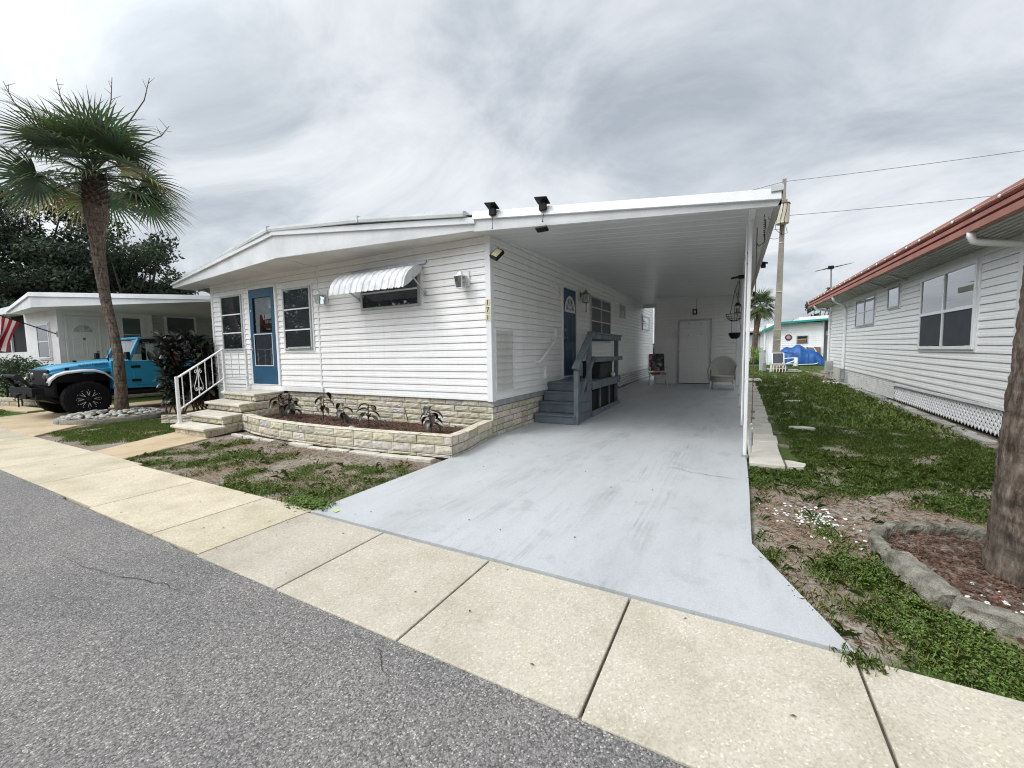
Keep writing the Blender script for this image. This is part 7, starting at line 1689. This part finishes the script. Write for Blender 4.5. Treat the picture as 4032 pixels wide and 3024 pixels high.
for (x, y, r, h, lab, mk, nm) in ((2.05, 25.4, .12, .26, 'small red pot among the yard clutter', 'red', 'pot'), (2.30, 25.5, .13, .22, 'pale grey pot among the yard clutter, right of the red one', 'rock', 'pot'), (1.56, 26.4, .13, .15, 'white upturned bowl beside the utility pedestal', 'white', 'bowl')):
    t = thing(nm, lab, nm, (x, y, .16)); m = MB(); m.lathe([(r * .7, .16), (r, .16 + h * .85), (r * 1.1, .16 + h), (r * .85, .16 + h)], (x, y, 0), 14); m.build('body', MT[mk], t, smooth=True)
wt = thing('white_trestle', 'white rail trestle lying in the yard clutter', 'trestle', (1.9, 25.2, .16)); m = MB()
for x in (1.62, 1.75, 1.9, 2.02, 2.16, 2.28): m.bar((x, 25.25, .17), (x + .03, 25.35, .60 - .04 * (x * 7 % 2)), .035, .035)
m.bar((1.55, 25.3, .60), (2.75, 25.3, .60), .04, .04); m.bar((1.55, 25.3, .32), (2.3, 25.3, .36), .035, .035); m.build('frame', MT['wicker'], wt)
sl_ = thing('stone_slabs', 'small pile of flat grey slabs at the right end of the yard clutter', 'slabs', (2.7, 25.6, .16)); m = MB(); m.box(2.35, 25.3, .16, 3.0, 25.8, .24); m.box(2.4, 25.35, .24, 2.85, 25.75, .31); m.build('slab', MT['conc'], sl_, bevel=.02)
gc = thing('garden_chair', 'white tubular lounger frame lying in front of the blue tarp', 'chair', (3.3, 33, .16)); m = MB(); m.tube([(2.9, 33, .3), (3.5, 33, .55), (3.55, 33, .75), (2.85, 33, .70)], .025, 6); m.tube([(2.9, 33.4, .3), (3.5, 33.4, .55), (3.55, 33.4, .75), (2.85, 33.4, .70)], .025, 6); m.tube([(2.9, 33, .3), (2.9, 33.4, .3)], .025, 6); m.tube([(3.55, 33, .75), (3.55, 33.4, .75)], .025, 6); m.tube([(3.5, 33, .55), (3.4, 33, .16)], .02, 6); m.tube([(2.9, 33, .3), (2.9, 33, .16)], .02, 6); m.build('frame', MT['trim'], gc)
wb = thing('white_bucket', 'upright white plastic drum in front of the blue tarp', 'drum', (3.85, 34.5, .16)); m = MB(); m.lathe([(.11, .16), (.12, .70), (.10, .74)], (3.72, 34.5, 0), 14); m.build('body', MT['white'], wb, smooth=True, autosm=40)
fan_palm('cabbage_palm', 'small sunlit palm seen beside the carport posts at the back of the lot', (1.35, 40, .1), [(1.35, 40, .1), (1.45, 40, 2.5), (1.75, 40, 4.9)], [.26, .2, .2], 46, 1.05, 15, boots=False, nseg=20, tone=1.5, pet=(.5, .8), segw=.07)
hedge('shrub', 'round yellow-green shrub at the foot of the small far palm', [(1.55 + rnd.uniform(-.25, .25), 38.5 + rnd.uniform(-.2, .2), .75 + rnd.uniform(-.4, .65), .38) for _ in range(12)], .07, 61, 'weed', 1.6, 420, 'shrub')
hedge('low_hedge', 'low dark hedge strip below the yellow-green shrub', [(.6 + .22 * k, 37.4, .32, .26) for k in range(6)], .06, 62, 'hedge', .8, 500)
oak('oak_tree', 'dark bushy tree showing above the teal roof edge next to the right-hand house', (8.0, 56, 0), 7.4, 2.4, 71, z0=.3, nclump=24, leaf=.2, dens=90)
# far house glimpsed left of the teal one
fh = thing('far_house', 'pale far house with dark downpipes glimpsed between the palm and the utility pole', 'house', (1.5, 48, .16))
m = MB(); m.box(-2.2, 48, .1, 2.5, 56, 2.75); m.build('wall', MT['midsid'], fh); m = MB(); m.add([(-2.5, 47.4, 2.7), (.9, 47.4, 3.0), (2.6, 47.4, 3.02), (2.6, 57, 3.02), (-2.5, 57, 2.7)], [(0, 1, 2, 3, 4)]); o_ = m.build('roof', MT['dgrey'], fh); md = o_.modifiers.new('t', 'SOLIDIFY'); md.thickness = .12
m = MB(); m.tube([(2.0, 47.5, 2.8), (2.25, 47.9, 2.6), (2.3, 47.95, .3)], .05, 6); m.build('downspout', MT['black'], fh)
m = MB(); m.tube([(1.55, 47.5, 2.4), (1.75, 47.9, 2.2), (1.78, 47.95, .3)], .05, 6); m.build('downspout', MT['black'], fh)
wh = thing('white_building', 'low white flat-roofed building with a roof unit far behind the carport posts', 'building', (1, 60, .16)); m = MB(); m.box(-3, 60, .1, 3.2, 66, 4.0); m.build('wall', MT['white'], wh); m = MB(); m.box(1.9, 61, 4.0, 2.9, 62, 4.55); m.box(2.35, 60.98, 4.1, 2.75, 61.02, 4.45); m.build('roof_unit', MT['grey'], wh)
wr = thing('white_roof_building', 'white pitched roof rising just above the teal roof edge', 'building', (6.5, 50, .16)); m = MB(); m.prism([(5.3, 3.0), (8.6, 3.0), (8.6, 4.55), (5.55, 4.45)], 50, 56, 'y'); m.build('roof', MT['roof'], wr); m = MB(); m.box(5.5, 50.2, .1, 8.5, 55.8, 3.0); m.build('wall', MT['white'], wr)
for (x, y, h, lab) in ((2.05, 60, 5.9, 'thin street light pole far off beside the small palm'), (8.35, 62, 6.2, 'thin grey pole far off above the white pitched roof')):
    t = thing('light_pole', lab, 'pole', (x, y, .16)); m = MB(); m.tube([(x, y, .1), (x, y, h)], .05, 6); m.bar((x - .02, y, h), (x + .35, y, h + .02), .06, .06); m.build('pole', MT['dgrey'], t)
# distant tree line round the horizon
V, F, C = leaf_cloud([(x + rnd.uniform(-3, 3), 95 + rnd.uniform(-6, 6), rnd.uniform(.5, 2.6), rnd.uniform(1.4, 2.4), rnd.uniform(.7, 1.2)) for x in np.linspace(-110, 60, 90)], 26, .5, 79, .9)
tag(build_np('far_tree_line', V, F, MT['oak'], col=C), kind='stuff')
# little things on the ground
t = thing('paper_scrap', 'small lime-yellow scrap on the painted drive near the sidewalk corner', 'scrap', (-3.05, 2.37, .03)); m = MB(); m.box(-3.10, 2.36, .0225, -3.06, 2.40, .026); m.build('scrap', M_('lime scrap', (.45, .62, .10), .6, .05), t)
lf = MB()
for k in range(70):
    x, y = (rnd.uniform(-8, .4), rnd.uniform(1.5, 2.25)) if k < 24 else (rnd.uniform(-3.1, .1), rnd.uniform(2.4, 9)); a = rnd.uniform(0, 6); s = rnd.uniform(.006, .014); z = .016 if y < 2.27 else g(y) + .024
    lf.add([(x + s * math.cos(a), y + s * math.sin(a), z), (x - s * .4 * math.sin(a), y + s * .4 * math.cos(a), z + .004), (x - s * math.cos(a), y - s * math.sin(a), z), (x + s * .4 * math.sin(a), y - s * .4 * math.cos(a), z + .003)], [(0, 1, 2, 3)])
tag(lf.build('leaf_litter', M_('brown leaf bits', (.10, .065, .04), .9, .4, 30.)), kind='stuff')
bpy.context.view_layer.update()
